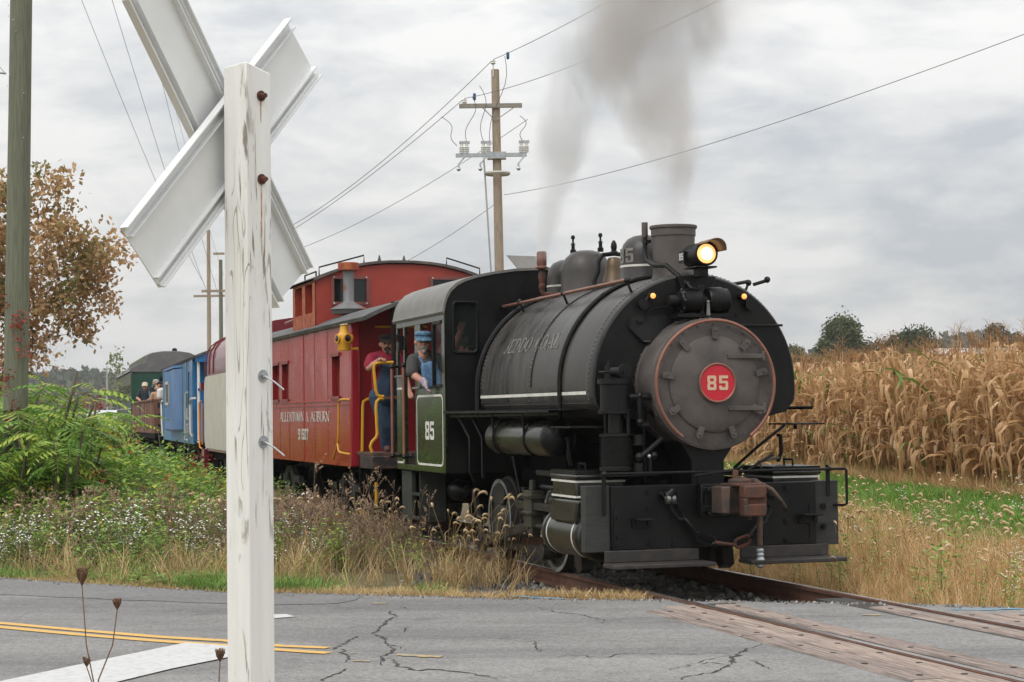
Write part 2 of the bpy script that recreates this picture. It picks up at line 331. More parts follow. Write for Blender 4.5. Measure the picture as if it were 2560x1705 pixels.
ASPH2 = bpy.data.materials.new('dark_asphalt'); ASPH2.use_nodes = True; asphalt(ASPH2, (.165, .163, .162), (.205, .203, .200), .32)
ASPH3 = bpy.data.materials.new('crumbled_asphalt'); ASPH3.use_nodes = True; asphalt(ASPH3, (.125, .122, .118), (.19, .185, .178), .5)
xs = np.unique(np.concatenate([np.linspace(-60, -10, 40), np.arange(-10, 8, .22), np.linspace(8, 40, 30)])); NR = 8
rd = MB()
for i, X in enumerate(xs):
    Yf = float(road_far(X)) + .05 * math.sin(X * 7.1) + .04 * math.sin(X * 17.3 + 1); Ym = float(road_mid(X)); Yn = Ym - 4.25
    for j in range(NR + 1):
        t = (j - 1) / (NR - 1) if j else 0; Y = Yf + (Yn - Yf) * t + (.03 if j == 0 else 0); rd.v.append((X, Y, -.02 - (.09 if j == 0 else 0)))
for i in range(len(xs) - 1):
    for j in range(NR): a = i * (NR + 1) + j; rd.f.append((a, a + 1, a + NR + 2, a + NR + 1))
road = struct(rd.ob('road', ASPH, smooth=True), 'worn grey asphalt road crossing the track')
def sheet(name, poly, m, z, parent=None):
    b = MB(); b.v = [(p[0], p[1], z) for p in poly]; b.f = [tuple(range(len(poly)))]
    me_o = b.ob(name, m, parent, smooth=False); me_o.data.polygons[0].flip() if me_o.data.polygons[0].normal.z < 0 else None
    return me_o
def ribbon(name, pts, w, m, z, parent=None, jag=0.):
    b = MB(); n = len(pts)
    for i, p in enumerate(pts):
        a = Vector(pts[max(0, i - 1)][:2]); c = Vector(pts[min(n - 1, i + 1)][:2]); d = (c - a).normalized(); q = Vector((-d.y, d.x)); ww = (w[i] if isinstance(w, list) else w) * .5
        j1, j2 = random.uniform(1 - jag, 1 + jag), random.uniform(1 - jag, 1 + jag)
        b.v += [(p[0] + q.x * ww * j1, p[1] + q.y * ww * j1, z), (p[0] - q.x * ww * j2, p[1] - q.y * ww * j2, z)]
    for i in range(n - 1): b.f.append((2 * i + 1, 2 * i + 3, 2 * i + 2, 2 * i))
    return b.ob(name, m, parent, smooth=False)
def dens(pts, step=.06, jit=0.):
    out = []
    for a, b in zip(pts[:-1], pts[1:]):
        a = Vector(a[:2]); b = Vector(b[:2]); k = max(1, int((b - a).length / step))
        for i in range(k): p = a.lerp(b, i / k); out.append((p.x + random.gauss(0, jit), p.y + random.gauss(0, jit)))
    out.append(tuple(pts[-1][:2])); return out
# dark resurfaced strip along the far edge, markings, paint
edge = [(X, float(road_far(X))) for X in np.arange(-16, -1.3, .3)]
pe = [gnd(-400, 1470), gnd(0, 1487), gnd(300, 1500), gnd(565, 1510), gnd(700, 1513), gnd(840, 1510), gnd(905, 1497)]
strip = MB()
px_ = [p.x for p in pe]; py_ = [p.y for p in pe]
for X in np.arange(-8.5, -1.42, .15):
    yn = float(np.interp(X, px_, py_)) + .02 * math.sin(X * 9); yf = float(road_far(X)) - .03; k = len(strip.v); strip.v += [(X, yn, -.016), (X, max(yn + .01, yf), -.016)]
    if k: strip.f.append((k - 2, k, k + 1, k - 1))
struct(strip.ob('asphalt_patch', ASPH2, road, smooth=False))
sh = MB()   # crumbled shoulder between the pavement and the weeds
for X in np.arange(-9, 4.4, .12):
    w = .22 + .12 * math.sin(X * 2.2) + .1 * math.sin(X * 5.7 + 1) + (.35 if -1.6 < X < .9 else 0) * (1 - abs((X + .35) / 1.25))
    yf = float(road_far(X)); k = len(sh.v); sh.v += [(X, yf - .25, -.030), (X, yf + max(.05, w), -.075)]
    if k: sh.f.append((k - 2, k, k + 1, k - 1))
struct(sh.ob('road_shoulder', ASPH3, smooth=False), 'crumbled asphalt shoulder along the far road edge')
YLINE = mat('road_yellow', (.60, .355, .09), .8, 0, (.42, .30, .14), 22, .50, .66)
WLINE = mat('road_white', (.50, .50, .49), .75, 0, (.36, .36, .355), 16, .46, .72)
def gl(*pp, z=-.014): return [gnd(x, y, z) for x, y in pp]
l1 = gl((-500, 1502), (0, 1557), (200, 1575), (400, 1592), (565, 1601), (700, 1614), (820, 1619)); l2 = gl((-500, 1510), (0, 1567), (200, 1586), (400, 1602), (565, 1613), (700, 1624), (822, 1632))
ribbon('yellow_line', dens(l1, .2), .115, YLINE, -.014, road, .06); ribbon('yellow_line', dens(l2, .2), .115, YLINE, -.014, road, .06)
for a, b, w in (((992, 1636), (1104, 1641), .1), ((876, 1632), (890, 1632), .08), ((882, 1651), (925, 1652), .06), ((930, 1508), (965, 1508), .1), ((2155, 1537), (2200, 1536), .1)):
    ribbon('yellow_line', dens(gl(a, b), .05, .008), w * .8, mat('worn_yellow', (.42, .29, .12), .85, 0, (.26, .235, .19), 30, .42, .56), -.0145, road, .6)
sheet('stop_line', gl((-60, 1717), (0, 1704), (230, 1655), (465, 1607), (573, 1615), (640, 1622), (640, 1630), (573, 1643), (430, 1672), (290, 1706), (250, 1720)), WLINE, -.011, road)
sheet('white_marking', gl((640, 1536), (715, 1535), (738, 1541), (690, 1545), (640, 1545)), WLINE, -.014, road)
BLUEP = mat('blue_spray_paint', (.10, .36, .58), .85, 0, (.2, .3, .36), 20, .5, .7)
ribbon('paint_mark', dens(gl((1268, 1490), (1340, 1493), (1415, 1497)), .08, .006), .05, BLUEP, -.0125, road, .5)
ribbon('paint_mark', dens(gl((2380, 1523), (2470, 1524), (2556, 1521)), .08, .006), .05, BLUEP, -.0125, road, .5)
CRACK = mat('crack_dark', (.030, .028, .026), .95, 0, (.055, .05, .045), 20)
def cC(l): return [gnd(700 + x / 2.617, 1350 + y / 2.617) for x, y in l]
def cP(l): return [gnd(1500 + x / 2.2217, 1350 + y / 2.2217) for x, y in l]
CR = [cC([(735, 465), (720, 480), (755, 500), (700, 530), (665, 565), (640, 590), (590, 615)]), cC([(590, 615), (660, 630), (690, 650), (690, 675), (715, 695), (755, 690)]), cC([(715, 695), (745, 715), (720, 745), (690, 750), (670, 790), (650, 810), (665, 820)]),
      cC([(500, 630), (455, 660), (400, 695), (345, 718)]), cC([(395, 712), (430, 725), (410, 737), (440, 750), (455, 780), (430, 800)]), cC([(720, 770), (770, 830), (830, 835), (880, 855), (960, 848), (1060, 850), (1150, 862), (1235, 870), (1290, 885), (1360, 890), (1415, 908)]),
      cC([(440, 845), (380, 875), (320, 895), (290, 925)]), cC([(1660, 430), (1720, 455), (1850, 475), (1960, 490), (2080, 515), (2120, 535), (2060, 550)]), cC([(2080, 530), (2235, 525)]), cC([(1650, 665), (1670, 660), (1665, 690), (1720, 735)]), cC([(1360, 645), (1560, 660)]),
      cC([(1780, 770), (1910, 755), (2030, 765), (2150, 765), (2250, 745), (2355, 745)]), cC([(755, 690), (790, 700), (815, 722)]), cC([(470, 788), (640, 800)]), cC([(780, 430), (835, 450)]), cC([(750, 570), (830, 572), (805, 605)]),
      cP([(435, 775), (520, 750), (610, 740), (690, 710), (740, 680), (740, 650), (790, 620), (900, 575)]), cP([(380, 725), (520, 690), (600, 665), (720, 640)]), cP([(20, 640), (200, 630), (520, 635), (720, 630)]), cP([(690, 690), (600, 680), (560, 690)]), cP([(850, 670), (890, 695), (960, 720)])]
for i, c in enumerate(CR):
    k = dens(c, .045, .013); w = .024 if i < 7 or i == 16 else .013
    ribbon('crack', k, [w * random.uniform(.25, 1.5) * (.35 + .65 * math.sin(PI * (j + .5) / len(k))) for j in range(len(k))], CRACK, -.0165, road, .4)
# ---- timber crossing: planks beside each rail
cr_ = thing('timber_crossing', 'weathered brown plank crossing set in asphalt beside both rails', 'crossing', wl(0, 0, 0), math.atan2(FX.y, FX.x))
HOLE = mat('spike_hole', (.02, .015, .012), .9)
for y0, y1, x0 in ((-1.385, -1.115, 1.72), (-1.105, -.835, 1.45), (-.655, -.425, 1.5), (.44, .675, 2.2), (.845, 1.10, 2.9), (1.11, 1.36, 3.1)):
    x = x0
    while x < 11:
        ln = random.uniform(2.2, 3.4) if x > x0 else random.uniform(1.9, 2.6); b = MB(); n = 14; z = -.008 + random.uniform(-.003, .003)
        for i in range(n + 1):
            X = x + ln * i / n; j0 = random.gauss(0, .006); j1 = random.gauss(0, .006); e = (.02 if i in (0, n) else 0)
            b.v += [(X, y0 + j0 + e, -.16), (X, y0 + j0, z - .012), (X, y0 + .018 + j0, z + random.gauss(0, .0012)), (X, y1 - .018 + j1, z + random.gauss(0, .0012)), (X, y1 + j1, z - .012), (X, y1 + j1 - e, -.16)]
        for i in range(n):
            for k in range(5): a = i * 6 + k; b.f.append((a, a + 6, a + 7, a + 1))
        b.f += [(0, 1, 2, 3, 4, 5), tuple(n * 6 + k for k in (5, 4, 3, 2, 1, 0))]
        p = b.ob('plank', random.choice(PLANKS), cr_, smooth=False)
        hb = MB(); xx = x + .2
        while xx < x + ln - .1: yh = (y0 + y1) / 2 + random.uniform(-.05, .05); hb.cyl((xx, yh, z - .01), (xx, yh, z + .003), .024, .024, 8); xx += random.uniform(.45, .65)
        if hb.v: h = hb.ob('spike_holes', HOLE, p); h['kind'] = 'stuff'
        x += ln + .012
fl = MB().bx(1.3, 12, -.665, -.40, -.05, -.0185).bx(1.3, 12, .40, .70, -.05, -.0185); f_ = fl.ob('flangeway_dark_strip', CRACK, cr_)  # flat dark strips in place of the shade down in the flangeway gaps
# ---- rails, ties, ballast
def toff(x): u = max(0, -x - 20); return .03 * u + .0002 * u * u
RP = [(-.066, -.165), (.066, -.165), (.066, -.152), (.012, -.135), (.012, -.045), (.036, -.035), (.037, -.006), (.030, 0), (-.030, 0), (-.037, -.006), (-.036, -.035), (-.012, -.045), (-.012, -.135), (-.066, -.152)]
for yy, lab in ((-.79, 'rusty near steel rail running beside the locomotive wheels and across road'), (.79, 'far steel rail leading under the locomotive beside tan grass')):
    b = MB(); xx = list(np.arange(13, -20, -3.)) + list(np.arange(-20, -90, -2.5)); n = len(RP); hs = MB()
    for x in xx:
        for a, z in RP: p = wl(x, yy + a + toff(x), z); b.v.append(tuple(p))
        for a in (-.024, .024): hs.v.append(tuple(wl(x, yy + a + toff(x), .0025)))
    for i in range(len(xx) - 1):
        for k in range(n): l = (k + 1) % n; b.f.append((i * n + k, i * n + l, (i + 1) * n + l, (i + 1) * n + k))
        hs.f.append((2 * i, 2 * i + 1, 2 * i + 3, 2 * i + 2))
    b.f.append(tuple(range(n))); o = b.ob('rail', RUST, smooth=False); tag(o, lab, 'rail', 'the two rails of the track'); h = hs.ob('rail_head', RHEAD, o, smooth=False)
    if h.data.polygons[0].normal.z < 0: h.data.flip_normals()
tie0 = MB().bx(-.115, .115, -1.33, 1.33, -.17, 0).ob('railway_tie', TIE, bev=.012)
RZ = math.atan2(FX.y, FX.x)
tx = 1.15; i = 0
while tx > -32:
    o = tie0 if i == 0 else tie0.copy()
    if i: C.objects.link(o)
    o.location = wl(tx, toff(tx) + random.uniform(-.06, .06), -.165 - random.uniform(0, .02)); o.rotation_euler = (0, 0, RZ + random.gauss(0, .02))
    tag(o, 'weathered grey timber tie bedded under the rails', 'railway tie', 'ties under the rails'); tx -= random.uniform(.5, .58); i += 1
STONE = mat('ballast_stone', (.3, .3, .3), .9, attr=[(0, (.06, .055, .05)), (.5, (.17, .16, .15)), (.85, (.30, .285, .265)), (1, (.45, .43, .40))])
def stone_proto():
    m = MB().ball((0, 0, 0), 1, 6); v = np.array(m.v) * RNG.uniform(.6, 1.2, (len(m.v), 1)); t = []
    for f in m.f: t += [(f[0], f[1], f[2]), (f[0], f[2], f[3])]
    return v, np.array(t), np.zeros(len(v))
bv = Veg(); n = 5200; bx_ = RNG.uniform(-16, 1.55, n); by_ = RNG.uniform(-2.1, 2.0, n); k = (np.abs(np.abs(by_) - .79) > .08)
pos = np.array([tuple(wl(a, b, -.17 - max(0, abs(b) - 1.3) * .08 + random.uniform(-.03, .01))) for a, b in zip(bx_[k], by_[k])])
for q in range(3):
    sel = np.arange(len(pos)) % 3 == q; bv.scatter(stone_proto(), pos[sel], RNG.uniform(.016, .045, sel.sum()), .2, .16, .42)
n = 2600; ex = RNG.uniform(-7, 4.2, n); ey = road_far(ex) + RNG.normal(.06, .11, n)
for q in range(2):
    sel = np.arange(n) % 2 == q; bv.scatter(stone_proto(), np.stack([ex[sel], ey[sel], np.where(ey[sel] > road_far(ex[sel]), -.055, -.017)], 1), RNG.uniform(.006, .017, sel.sum()), .2, .2, .6)
o = bv.ob('ballast', STONE); tag(o, 'grey stone ballast between the ties and loose grit along the road edge', None, kind='stuff')
bed = MB()
for i, x in enumerate(list(np.arange(1.6, -80, -2.4))):
    for y, z in ((-2.6, -.3), (-1.6, -.195), (1.6, -.195), (2.6, -.3)): bed.v.append(tuple(wl(x, y + toff(x), z)))
    if i:
        for k in range(3): a = (i - 1) * 4 + k; bed.f.append((a, a + 4, a + 5, a + 1))
struct(bed.ob('ballast_bed', mat('ballast_bed', (.085, .078, .070), .95, 0, (.15, .14, .13), 14, .42, .6, .8, 30), smooth=False), 'dark cinder bed under the track')
# ================================================================== LETTERING
def digit(mb, ch, f, t=.3):
    c = .13
    P = {'8': [[(c, 1.5), (1 - c, 1.5), (1, 1.5 - c), (1, 1.5 - t), (0, 1.5 - t), (0, 1.5 - c)], [(0, .75 + t / 2), (t, .75 + t / 2), (t, 1.5 - t), (0, 1.5 - t)], [(1 - t, .75 + t / 2), (1, .75 + t / 2), (1, 1.5 - t), (1 - t, 1.5 - t)],
               [(.0, .75 + t / 2), (.08, .75), (0, .75 - t / 2), (1, .75 - t / 2), (.92, .75), (1, .75 + t / 2)], [(0, t), (t, t), (t, .75 - t / 2), (0, .75 - t / 2)], [(1 - t, t), (1, t), (1, .75 - t / 2), (1 - t, .75 - t / 2)], [(c, 0), (1 - c, 0), (1, c), (1, t), (0, t), (0, c)]],
         '5': [[(0, 1.5 - t), (1, 1.5 - t), (1, 1.5), (0, 1.5)], [(0, .95), (t, .95), (t, 1.5 - t), (0, 1.5 - t)], [(0, .95 - t * .85), (1, .95 - t * .85), (1, .95 - c), (1 - c, .95), (0, .95)], [(1 - t, t), (1, t), (1, .95 - t * .85), (1 - t, .95 - t * .85)], [(c, 0), (1 - c, 0), (1, c), (1, t), (0, t), (0, c)], [(0, t), (t, t), (t, t + .16), (0, t + .16)]],
         '9': [[(c, 1.5), (1 - c, 1.5), (1, 1.5 - c), (1, 1.5 - t), (0, 1.5 - t), (0, 1.5 - c)], [(0, .9), (t, .9), (t, 1.5 - t), (0, 1.5 - t)], [(1 - t, t), (1, t), (1, 1.5 - t), (1 - t, 1.5 - t)], [(0, .9), (0, .7), (1 - t, .62), (1 - t, .9)], [(c, 0), (1 - c, 0), (1, c), (1, t), (0, t), (0, c)]],
         '1': [[(.35, 0), (.7, 0), (.7, 1.5), (.35, 1.5)], [(.35, 1.5), (.1, 1.3), (.1, 1.1), (.35, 1.2)]],
         '0': [[(c, 1.5), (1 - c, 1.5), (1, 1.5 - c), (1, 1.5 - t), (0, 1.5 - t), (0, 1.5 - c)], [(0, t), (t, t), (t, 1.5 - t), (0, 1.5 - t)], [(1 - t, t), (1, t), (1, 1.5 - t), (1 - t, 1.5 - t)], [(c, 0), (1 - c, 0), (1, c), (1, t), (0, t), (0, c)]],
         '7': [[(0, 1.5 - t), (1, 1.5 - t), (1, 1.5), (0, 1.5)], [(.25, 0), (.6, 0), (1, 1.5 - t), (.62, 1.5 - t)]],
         '2': [[(c, 1.5), (1 - c, 1.5), (1, 1.5 - c), (1, 1.5 - t), (0, 1.5 - t), (0, 1.5 - c)], [(1 - t, .75), (1, .75), (1, 1.5 - t), (1 - t, 1.5 - t)], [(0, t), (t, t), (1, .75), (1 - t, .75)], [(0, 0), (1, 0), (1, t), (0, t)]]}[ch]
    for poly in P: mb.add([f(u, v) for u, v in poly], [tuple(range(len(poly)))])
def number(mb, s, w, gap, f):      # digits w wide, height 1.5 w in glyph units; f maps metres (u,v)
    u0 = 0
    for ch in s: digit(mb, ch, lambda u, v, o=u0: f(o + u * w, v * w)); u0 += w + gap
STK = {'A': ([((0, 0), (.3, 1), 0), ((.3, 1), (.6, 0), 1), ((.12, .36), (.48, .36), 0), ((-.06, .02), (.1, .02), 0), ((.48, .02), (.72, .02), 0)], .66), 'L': ([((.1, 0), (.1, 1), 1), ((.1, .03), (.48, .03), 0), ((.48, 0), (.48, .22), 0), ((-.02, .98), (.22, .98), 0)], .52),
       'E': ([((.1, 0), (.1, 1), 1), ((.1, .03), (.48, .03), 0), ((.1, .5), (.38, .5), 0), ((.1, .97), (.46, .97), 0), ((.48, 0), (.48, .2), 0), ((.46, .8), (.46, 1), 0)], .54), 'N': ([((.06, 0), (.06, 1), 0), ((.06, 1), (.5, 0), 1), ((.52, 0), (.52, 1), 0), ((-.04, .02), (.16, .02), 0), ((.42, .98), (.62, .98), 0)], .62),
       'T': ([((.26, 0), (.26, 1), 1), ((0, .97), (.52, .97), 0), ((0, .8), (0, 1), 0), ((.52, .8), (.52, 1), 0), ((.14, .02), (.38, .02), 0)], .56), 'O': ([((.08, .2), (.08, .8), 1), ((.5, .2), (.5, .8), 1), ((.08, .8), (.29, 1), 0), ((.29, 1), (.5, .8), 0), ((.08, .2), (.29, 0), 0), ((.29, 0), (.5, .2), 0)], .6),
       'W': ([((0, 1), (.2, 0), 1), ((.2, 0), (.36, .9), 0), ((.34, 1), (.54, 0), 1), ((.54, 0), (.72, 1), 0)], .76), 'U': ([((.08, .15), (.08, 1), 1), ((.08, .15), (.26, 0), 0), ((.26, 0), (.48, .15), 0), ((.48, .15), (.48, 1), 0), ((-.04, .98), (.2, .98), 0), ((.38, .98), (.58, .98), 0)], .6),
       'B': ([((.1, 0), (.1, 1), 1), ((.1, .97), (.36, .97), 0), ((.36, .97), (.42, .75), 1), ((.42, .75), (.3, .53), 0), ((.1, .53), (.34, .53), 0), ((.34, .53), (.48, .28), 1), ((.48, .28), (.38, .03), 0), ((.38, .03), (.1, .03), 0)], .56), 'R': ([((.1, 0), (.1, 1), 1), ((.1, .97), (.36, .97), 0), ((.36, .97), (.44, .74), 1), ((.44, .74), (.3, .5), 0), ((.1, .5), (.32, .5), 0), ((.28, .5), (.54, 0), 1)], .6),
       '&': ([((.5, 0), (.16, .78), 1), ((.16, .78), (.27, 1), 0), ((.27, 1), (.36, .78), 0), ((.36, .78), (.06, .3), 0), ((.06, .3), (.1, .04), 0), ((.1, .04), (.3, .02), 0), ((.3, .02), (.5, .42), 0)], .56), 'J': ([((.34, .2), (.34, 1), 1), ((.34, .2), (.2, 0), 0), ((.2, 0), (.06, .18), 0)], .48),
       'D': ([((.1, 0), (.1, 1), 1), ((.1, .97), (.34, .97), 0), ((.34, .97), (.5, .72), 0), ((.5, .72), (.5, .28), 1), ((.5, .28), (.34, .03), 0), ((.34, .03), (.1, .03), 0)], .6), 'C': ([((.1, .25), (.1, .75), 1), ((.1, .75), (.28, 1), 0), ((.28, 1), (.46, .8), 0), ((.1, .25), (.28, 0), 0), ((.28, 0), (.46, .2), 0)], .56), ' ': ([], .42),
       'I': ([((.1, 0), (.1, 1), 1)], .24), 'V': ([((0, 1), (.2, 0), 1), ((.2, 0), (.42, 1), 0)], .5)}
def lettering(mb, s, h, f, thick=.15, thin=.065, sp=1.0, fit=None):
    tot = sum(STK[c][1] for c in s) * sp; kx = (fit / (tot * h)) if fit else 1; u0 = 0; q = 0
    for ch in s:
        st, wd_ = STK[ch]
        for a, b, tk in st:
            a = Vector((a[0] * h * kx, a[1] * h)); b = Vector((b[0] * h * kx, b[1] * h)); d = (b - a).normalized(); n = Vector((-d.y, d.x)) * (thick if tk else thin) * h * .5
            n.x *= kx; lift = .0004 * (q % 6); q += 1
            mb.add([f(u0 + p.x, p.y, lift) for p in (a - n, b - n, b + n, a + n)], [(0, 1, 2, 3)])
        u0 += wd_ * h * kx * sp
# ================================================================== STEAM LOCOMOTIVE
loco = thing('steam_locomotive', 'black saddle tank steam locomotive with red number plate and lit headlight', 'locomotive', wl(0, 0, 0), RZ)
# --- saddle tank
TR_, TZ = 1.09, 1.95
def tank_sec(r=TR_, n=44):
    p = arc((0, TZ), r, 0, PI, n)
    p += [(-r, 1.84), (-r + .02, 1.76), (-r + .10, 1.67), (-r + .28, 1.62), (-.5, 1.60), (.5, 1.60), (r - .28, 1.62), (r - .10, 1.67), (r - .02, 1.76), (r, 1.84)]
    return p
t = MB(); rings = [(-4.40, -.03), (-4.36, 0), (-.50, 0), (-.455, -.02), (-.44, -.06)]; sec = tank_sec(); n = len(sec)
for x, d in rings: t.v += [(x, *p) for p in tank_sec(TR_ + d)]
for i in range(len(rings) - 1):
    for k in range(n): l = (k + 1) % n; t.f.append((i * n + k, i * n + l, (i + 1) * n + l, (i + 1) * n + k))
t.f.append(tuple(range(n))); tank = t.ob('saddle_tank', TANK, loco)
fp = MB(); fs_ = tank_sec(TR_ - .035); fp.prism(fs_, -.445, -.432, 'x'); fp.ob('tank_front_plate', BLACK, loco, bev=.006)
def tank_arc(x, r, a0=0., a1=PI, n=40): return [(x, r * math.cos(a0 + (a1 - a0) * i / n), TZ + r * math.sin(a0 + (a1 - a0) * i / n)) for i in range(n + 1)]
for x, rr in ((-4.33, .034), (-1.34, .026)):
    pts = [(x, TR_ + .02, 1.62)] + tank_arc(x, TR_ + .022) + [(x, -TR_ - .02, 1.62)]; MB().tube(pts, rr, 8).ob('tank_band', BLACK, loco)
rv = MB()
for x in (-.52, -2.42, -4.24):
    for i in range(75): a = PI * (i + .5) / 75; rv.rivet((x, (TR_ - .001) * math.cos(a), TZ + (TR_ - .001) * math.sin(a)), (0, math.cos(a), math.sin(a)), .014)
    for s in (-1, 1):
        for z in (1.9, 1.85, 1.8): rv.rivet((x, s * (TR_ - .002), z), (0, s, 0), .014)
for s in (-1, 1):
    for i in range(60): rv.rivet((-4.2 + i * .062, s * (TR_ - .018), 1.765), (0, s, -.3), .011)
MB().tube(tank_arc(-2.36, TR_ + .004), .012, 4).ob('tank_seam', TANK, loco)
o = rv.ob('rivets', TANK, tank, smooth=False); o['kind'] = 'stuff'
for s in (-1, 1):
    b = MB(); q = []
    for x in (-4.28, -.58): q.append((x, s * (TR_ + .004), 1.852)); q.append((x, s * (TR_ + .004), 1.884))
    b.add(q, [(0, 2, 3, 1)])
    a0 = [(-.56, -s * 0 + s * (TR_ + .004) * math.cos(a), TZ + (TR_ + .004) * math.sin(a)) for a in np.linspace(0, 1.1, 14)]; a1 = [(p[0] - .012, p[1], p[2]) for p in a0]
    a0 = [(-.56, s * (TR_ + .004), 1.884)] + a0; a1 = [(-.572, s * (TR_ + .004), 1.884)] + a1
    m_ = len(a0); b.ob('white_stripe', WHITE, tank, smooth=False); MB().add(a0 + a1, [(i, i + 1, m_ + i + 1, m_ + i) for i in range(m_ - 1)]).ob('edge_line', mat('dull_lining', (.16, .155, .145), .6), tank, smooth=False)
FADED = mat('faded_lettering', (.19, .18, .165), .6, 0, (.085, .08, .073), 10, .44, .62)
tx_ = MB(); a_mid = R(152)
def tmap(u, v, w=0.): a = PI - (.37 + v / TR_); return (-3.62 + u, (TR_ + .004 + w) * math.cos(a), TZ + (TR_ + .004 + w) * math.sin(a))
lettering(tx_, 'JEDDO COAL', .17, tmap, .13, .08, fit=1.95); tx_.ob('tank_lettering', FADED, tank, smooth=False)
# --- boiler, smokebox
MB().cyl((-5.2, 0, 1.93), (-.55, 0, 1.93), .60, .60, 40).ob('boiler', DARK, loco)
sb = MB().lathe([(.60, -.62), (.635, -.60), (.635, -.47), (.645, -.465), (.645, -.40), (.637, -.395), (.637, -.02), (.632, 0), (.60, .012), (.0, .014)], (0, 0, 1.936), 'x', 56).ob('smokebox', SOOT, loco)
b = MB()
for i in range(40): a = 2 * PI * i / 40; b.rivet((-.43, .645 * math.cos(a), 1.936 + .645 * math.sin(a)), (0, math.cos(a), math.sin(a)), .013); b.rivet((-.06, .637 * math.cos(a), 1.936 + .637 * math.sin(a)), (0, math.cos(a), math.sin(a)), .013)
for i in range(22): a = 2 * PI * (i + .5) / 22; b.bolt((.012, .575 * math.cos(a), 1.936 + .575 * math.sin(a)), (1, 0, 0), .012)
o = b.ob('rivets', SOOT, sb, smooth=False); o['kind'] = 'stuff'
dr = MB().lathe([(.47, .008), (.462, .03), (.44, .042), (.32, .062), (.16, .078), (0, .082)], (0, 0, 1.936), 'x', 56).ob('smokebox_door', SOOT, sb)
for i in range(9):
    a = R(90 + 40 * i)
    if i in (7,): a = R(90 + 40 * 7 + 3)
    b = MB(); c_, s_ = math.cos(a), math.sin(a)
    def rot(x, u, v): return (x, u * c_ - v * s_, 1.936 + u * s_ + v * c_)
    out = [(.435, -.026), (.435, .026), (.53, .03), (.55, .016), (.55, -.016), (.53, -.03)]
    b.add([rot(.038, *p) for p in out] + [rot(.066, *p) for p in out], [tuple(range(6, 12)), *[((i2 + 1) % 6, i2, 6 + i2, 6 + (i2 + 1) % 6) for i2 in range(6)]])
    b.bolt(rot(.064, .515, 0), (1, 0, 0), .015); b.ob('door_clamp', SOOT, sb, bev=.003)
for z in (2.20, 1.70):
    b = MB().bx(.055, .078, .12, .50, z - .022, z + .022).cyl((.06, .50, z - .045), (.06, .50, z + .045), .02, .02, 10); b.ob('hinge_strap', SOOT, dr, bev=.004)
b = MB(); pts = [(.055, .61 * math.cos(a), 1.936 + .61 * math.sin(a)) for a in np.linspace(R(-55), R(235), 60)]; b.tube(pts, .017, 8); b.ob('copper_ring', COPPER, sb)
pl_ = MB().lathe([(.176, .08), (.176, .098), (0, .1)], (0, 0, 1.945), 'x', 40).ob('number_plate', REDP, loco)
MB().tube([(.098, .182 * math.cos(a), 1.945 + .182 * math.sin(a)) for a in np.linspace(0, 2 * PI, 41)[:-1]], .012, 8, True).ob('plate_rim', COPPER, pl_)
b = MB(); number(b, '85', .093, .028, lambda u, v: (.104, -.107 + u, 1.945 - .07 + v)); b.ob('plate_numerals', CREAMN, pl_, smooth=False)
# saddle and the plate beside it
MB().prism([(-.45, 1.5), (-.30, 1.36), (-.2, 1.2), (-.2, .6), (.14, .6), (.14, 1.2), (.24, 1.34), (.40, 1.5)], -.62, -.10, 'x').ob('cylinder_saddle', BLACK, loco, bev=.01)
MB().bx(-.8, -.7, -.75, -.1, .7, 1.7).ob('dark_gap_plate', DARK, loco)  # dark plate added to black out the see-through gap beside the saddle
# --- stack, domes, bell, whistle
MB().lathe([(.255, 2.95), (.225, 3.02), (.210, 3.07), (.208, 3.2), (.217, 3.44), (.226, 3.445), (.226, 3.515), (.238, 3.52), (.242, 3.535), (.238, 3.55), (.215, 3.552), (.20, 3.3), (.19, 3.1), (0, 3.05)], (-.97, 0, 0), 'z', 40).ob('smokestack', SOOT, loco)
sdm = MB().lathe([(.32, 2.93), (.27, 3.03), (.252, 3.06), (.25, 3.30), (.243, 3.36), (.22, 3.435), (.175, 3.49), (.11, 3.522), (.05, 3.532), (0, 3.534)], (-1.80, 0, 0), 'z', 36).ob('sand_dome', TANK, loco)
MB().lathe([(.2535, 3.19), (.2535, 3.212)], (-1.80, 0, 0), 'z', 36).ob('white_stripe', WHITE, sdm)
b = MB()
def dmap(u, v): a = R(-101) + u / .25; return (-1.80 + .2545 * math.cos(a) if v < .09 else -1.80 + .2545 * math.cos(a), .2545 * math.sin(a), 3.235 + v)
number(b, '85', .10, .035, dmap); b.ob('dome_numerals', mat('dome_number_grey', (.24, .225, .20), .7, 0, (.16, .15, .135), 14), sdm, smooth=False)
st = MB().lathe([(.36, 2.93), (.31, 3.03), (.288, 3.08), (.285, 3.28), (.272, 3.36), (.235, 3.44), (.17, 3.50), (.09, 3.527), (0, 3.532)], (-3.66, 0, 0), 'z', 36).ob('steam_dome', TANK, loco)
for dx in (-.10, .10):
    b = MB().lathe([(.035, 3.50), (.035, 3.545), (.022, 3.55), (.02, 3.60), (.03, 3.605), (.012, 3.63), (.012, 3.665), (.026, 3.68), (.02, 3.71), (0, 3.715)], (-3.62 + dx * 1.6, dx * 1.1, 0), 'z', 12).ob('safety_valve', BLACK, st)
s2 = MB().lathe([(.30, 2.93), (.25, 3.03), (.232, 3.06), (.23, 3.26), (.21, 3.36), (.16, 3.43), (.08, 3.468), (0, 3.475)], (-4.30, -.02, 0), 'z', 32).ob('sand_dome', TANK, loco)
MB().lathe([(.2335, 3.15), (.2335, 3.17)], (-4.30, -.02, 0), 'z', 32).ob('white_stripe', WHITE, s2)
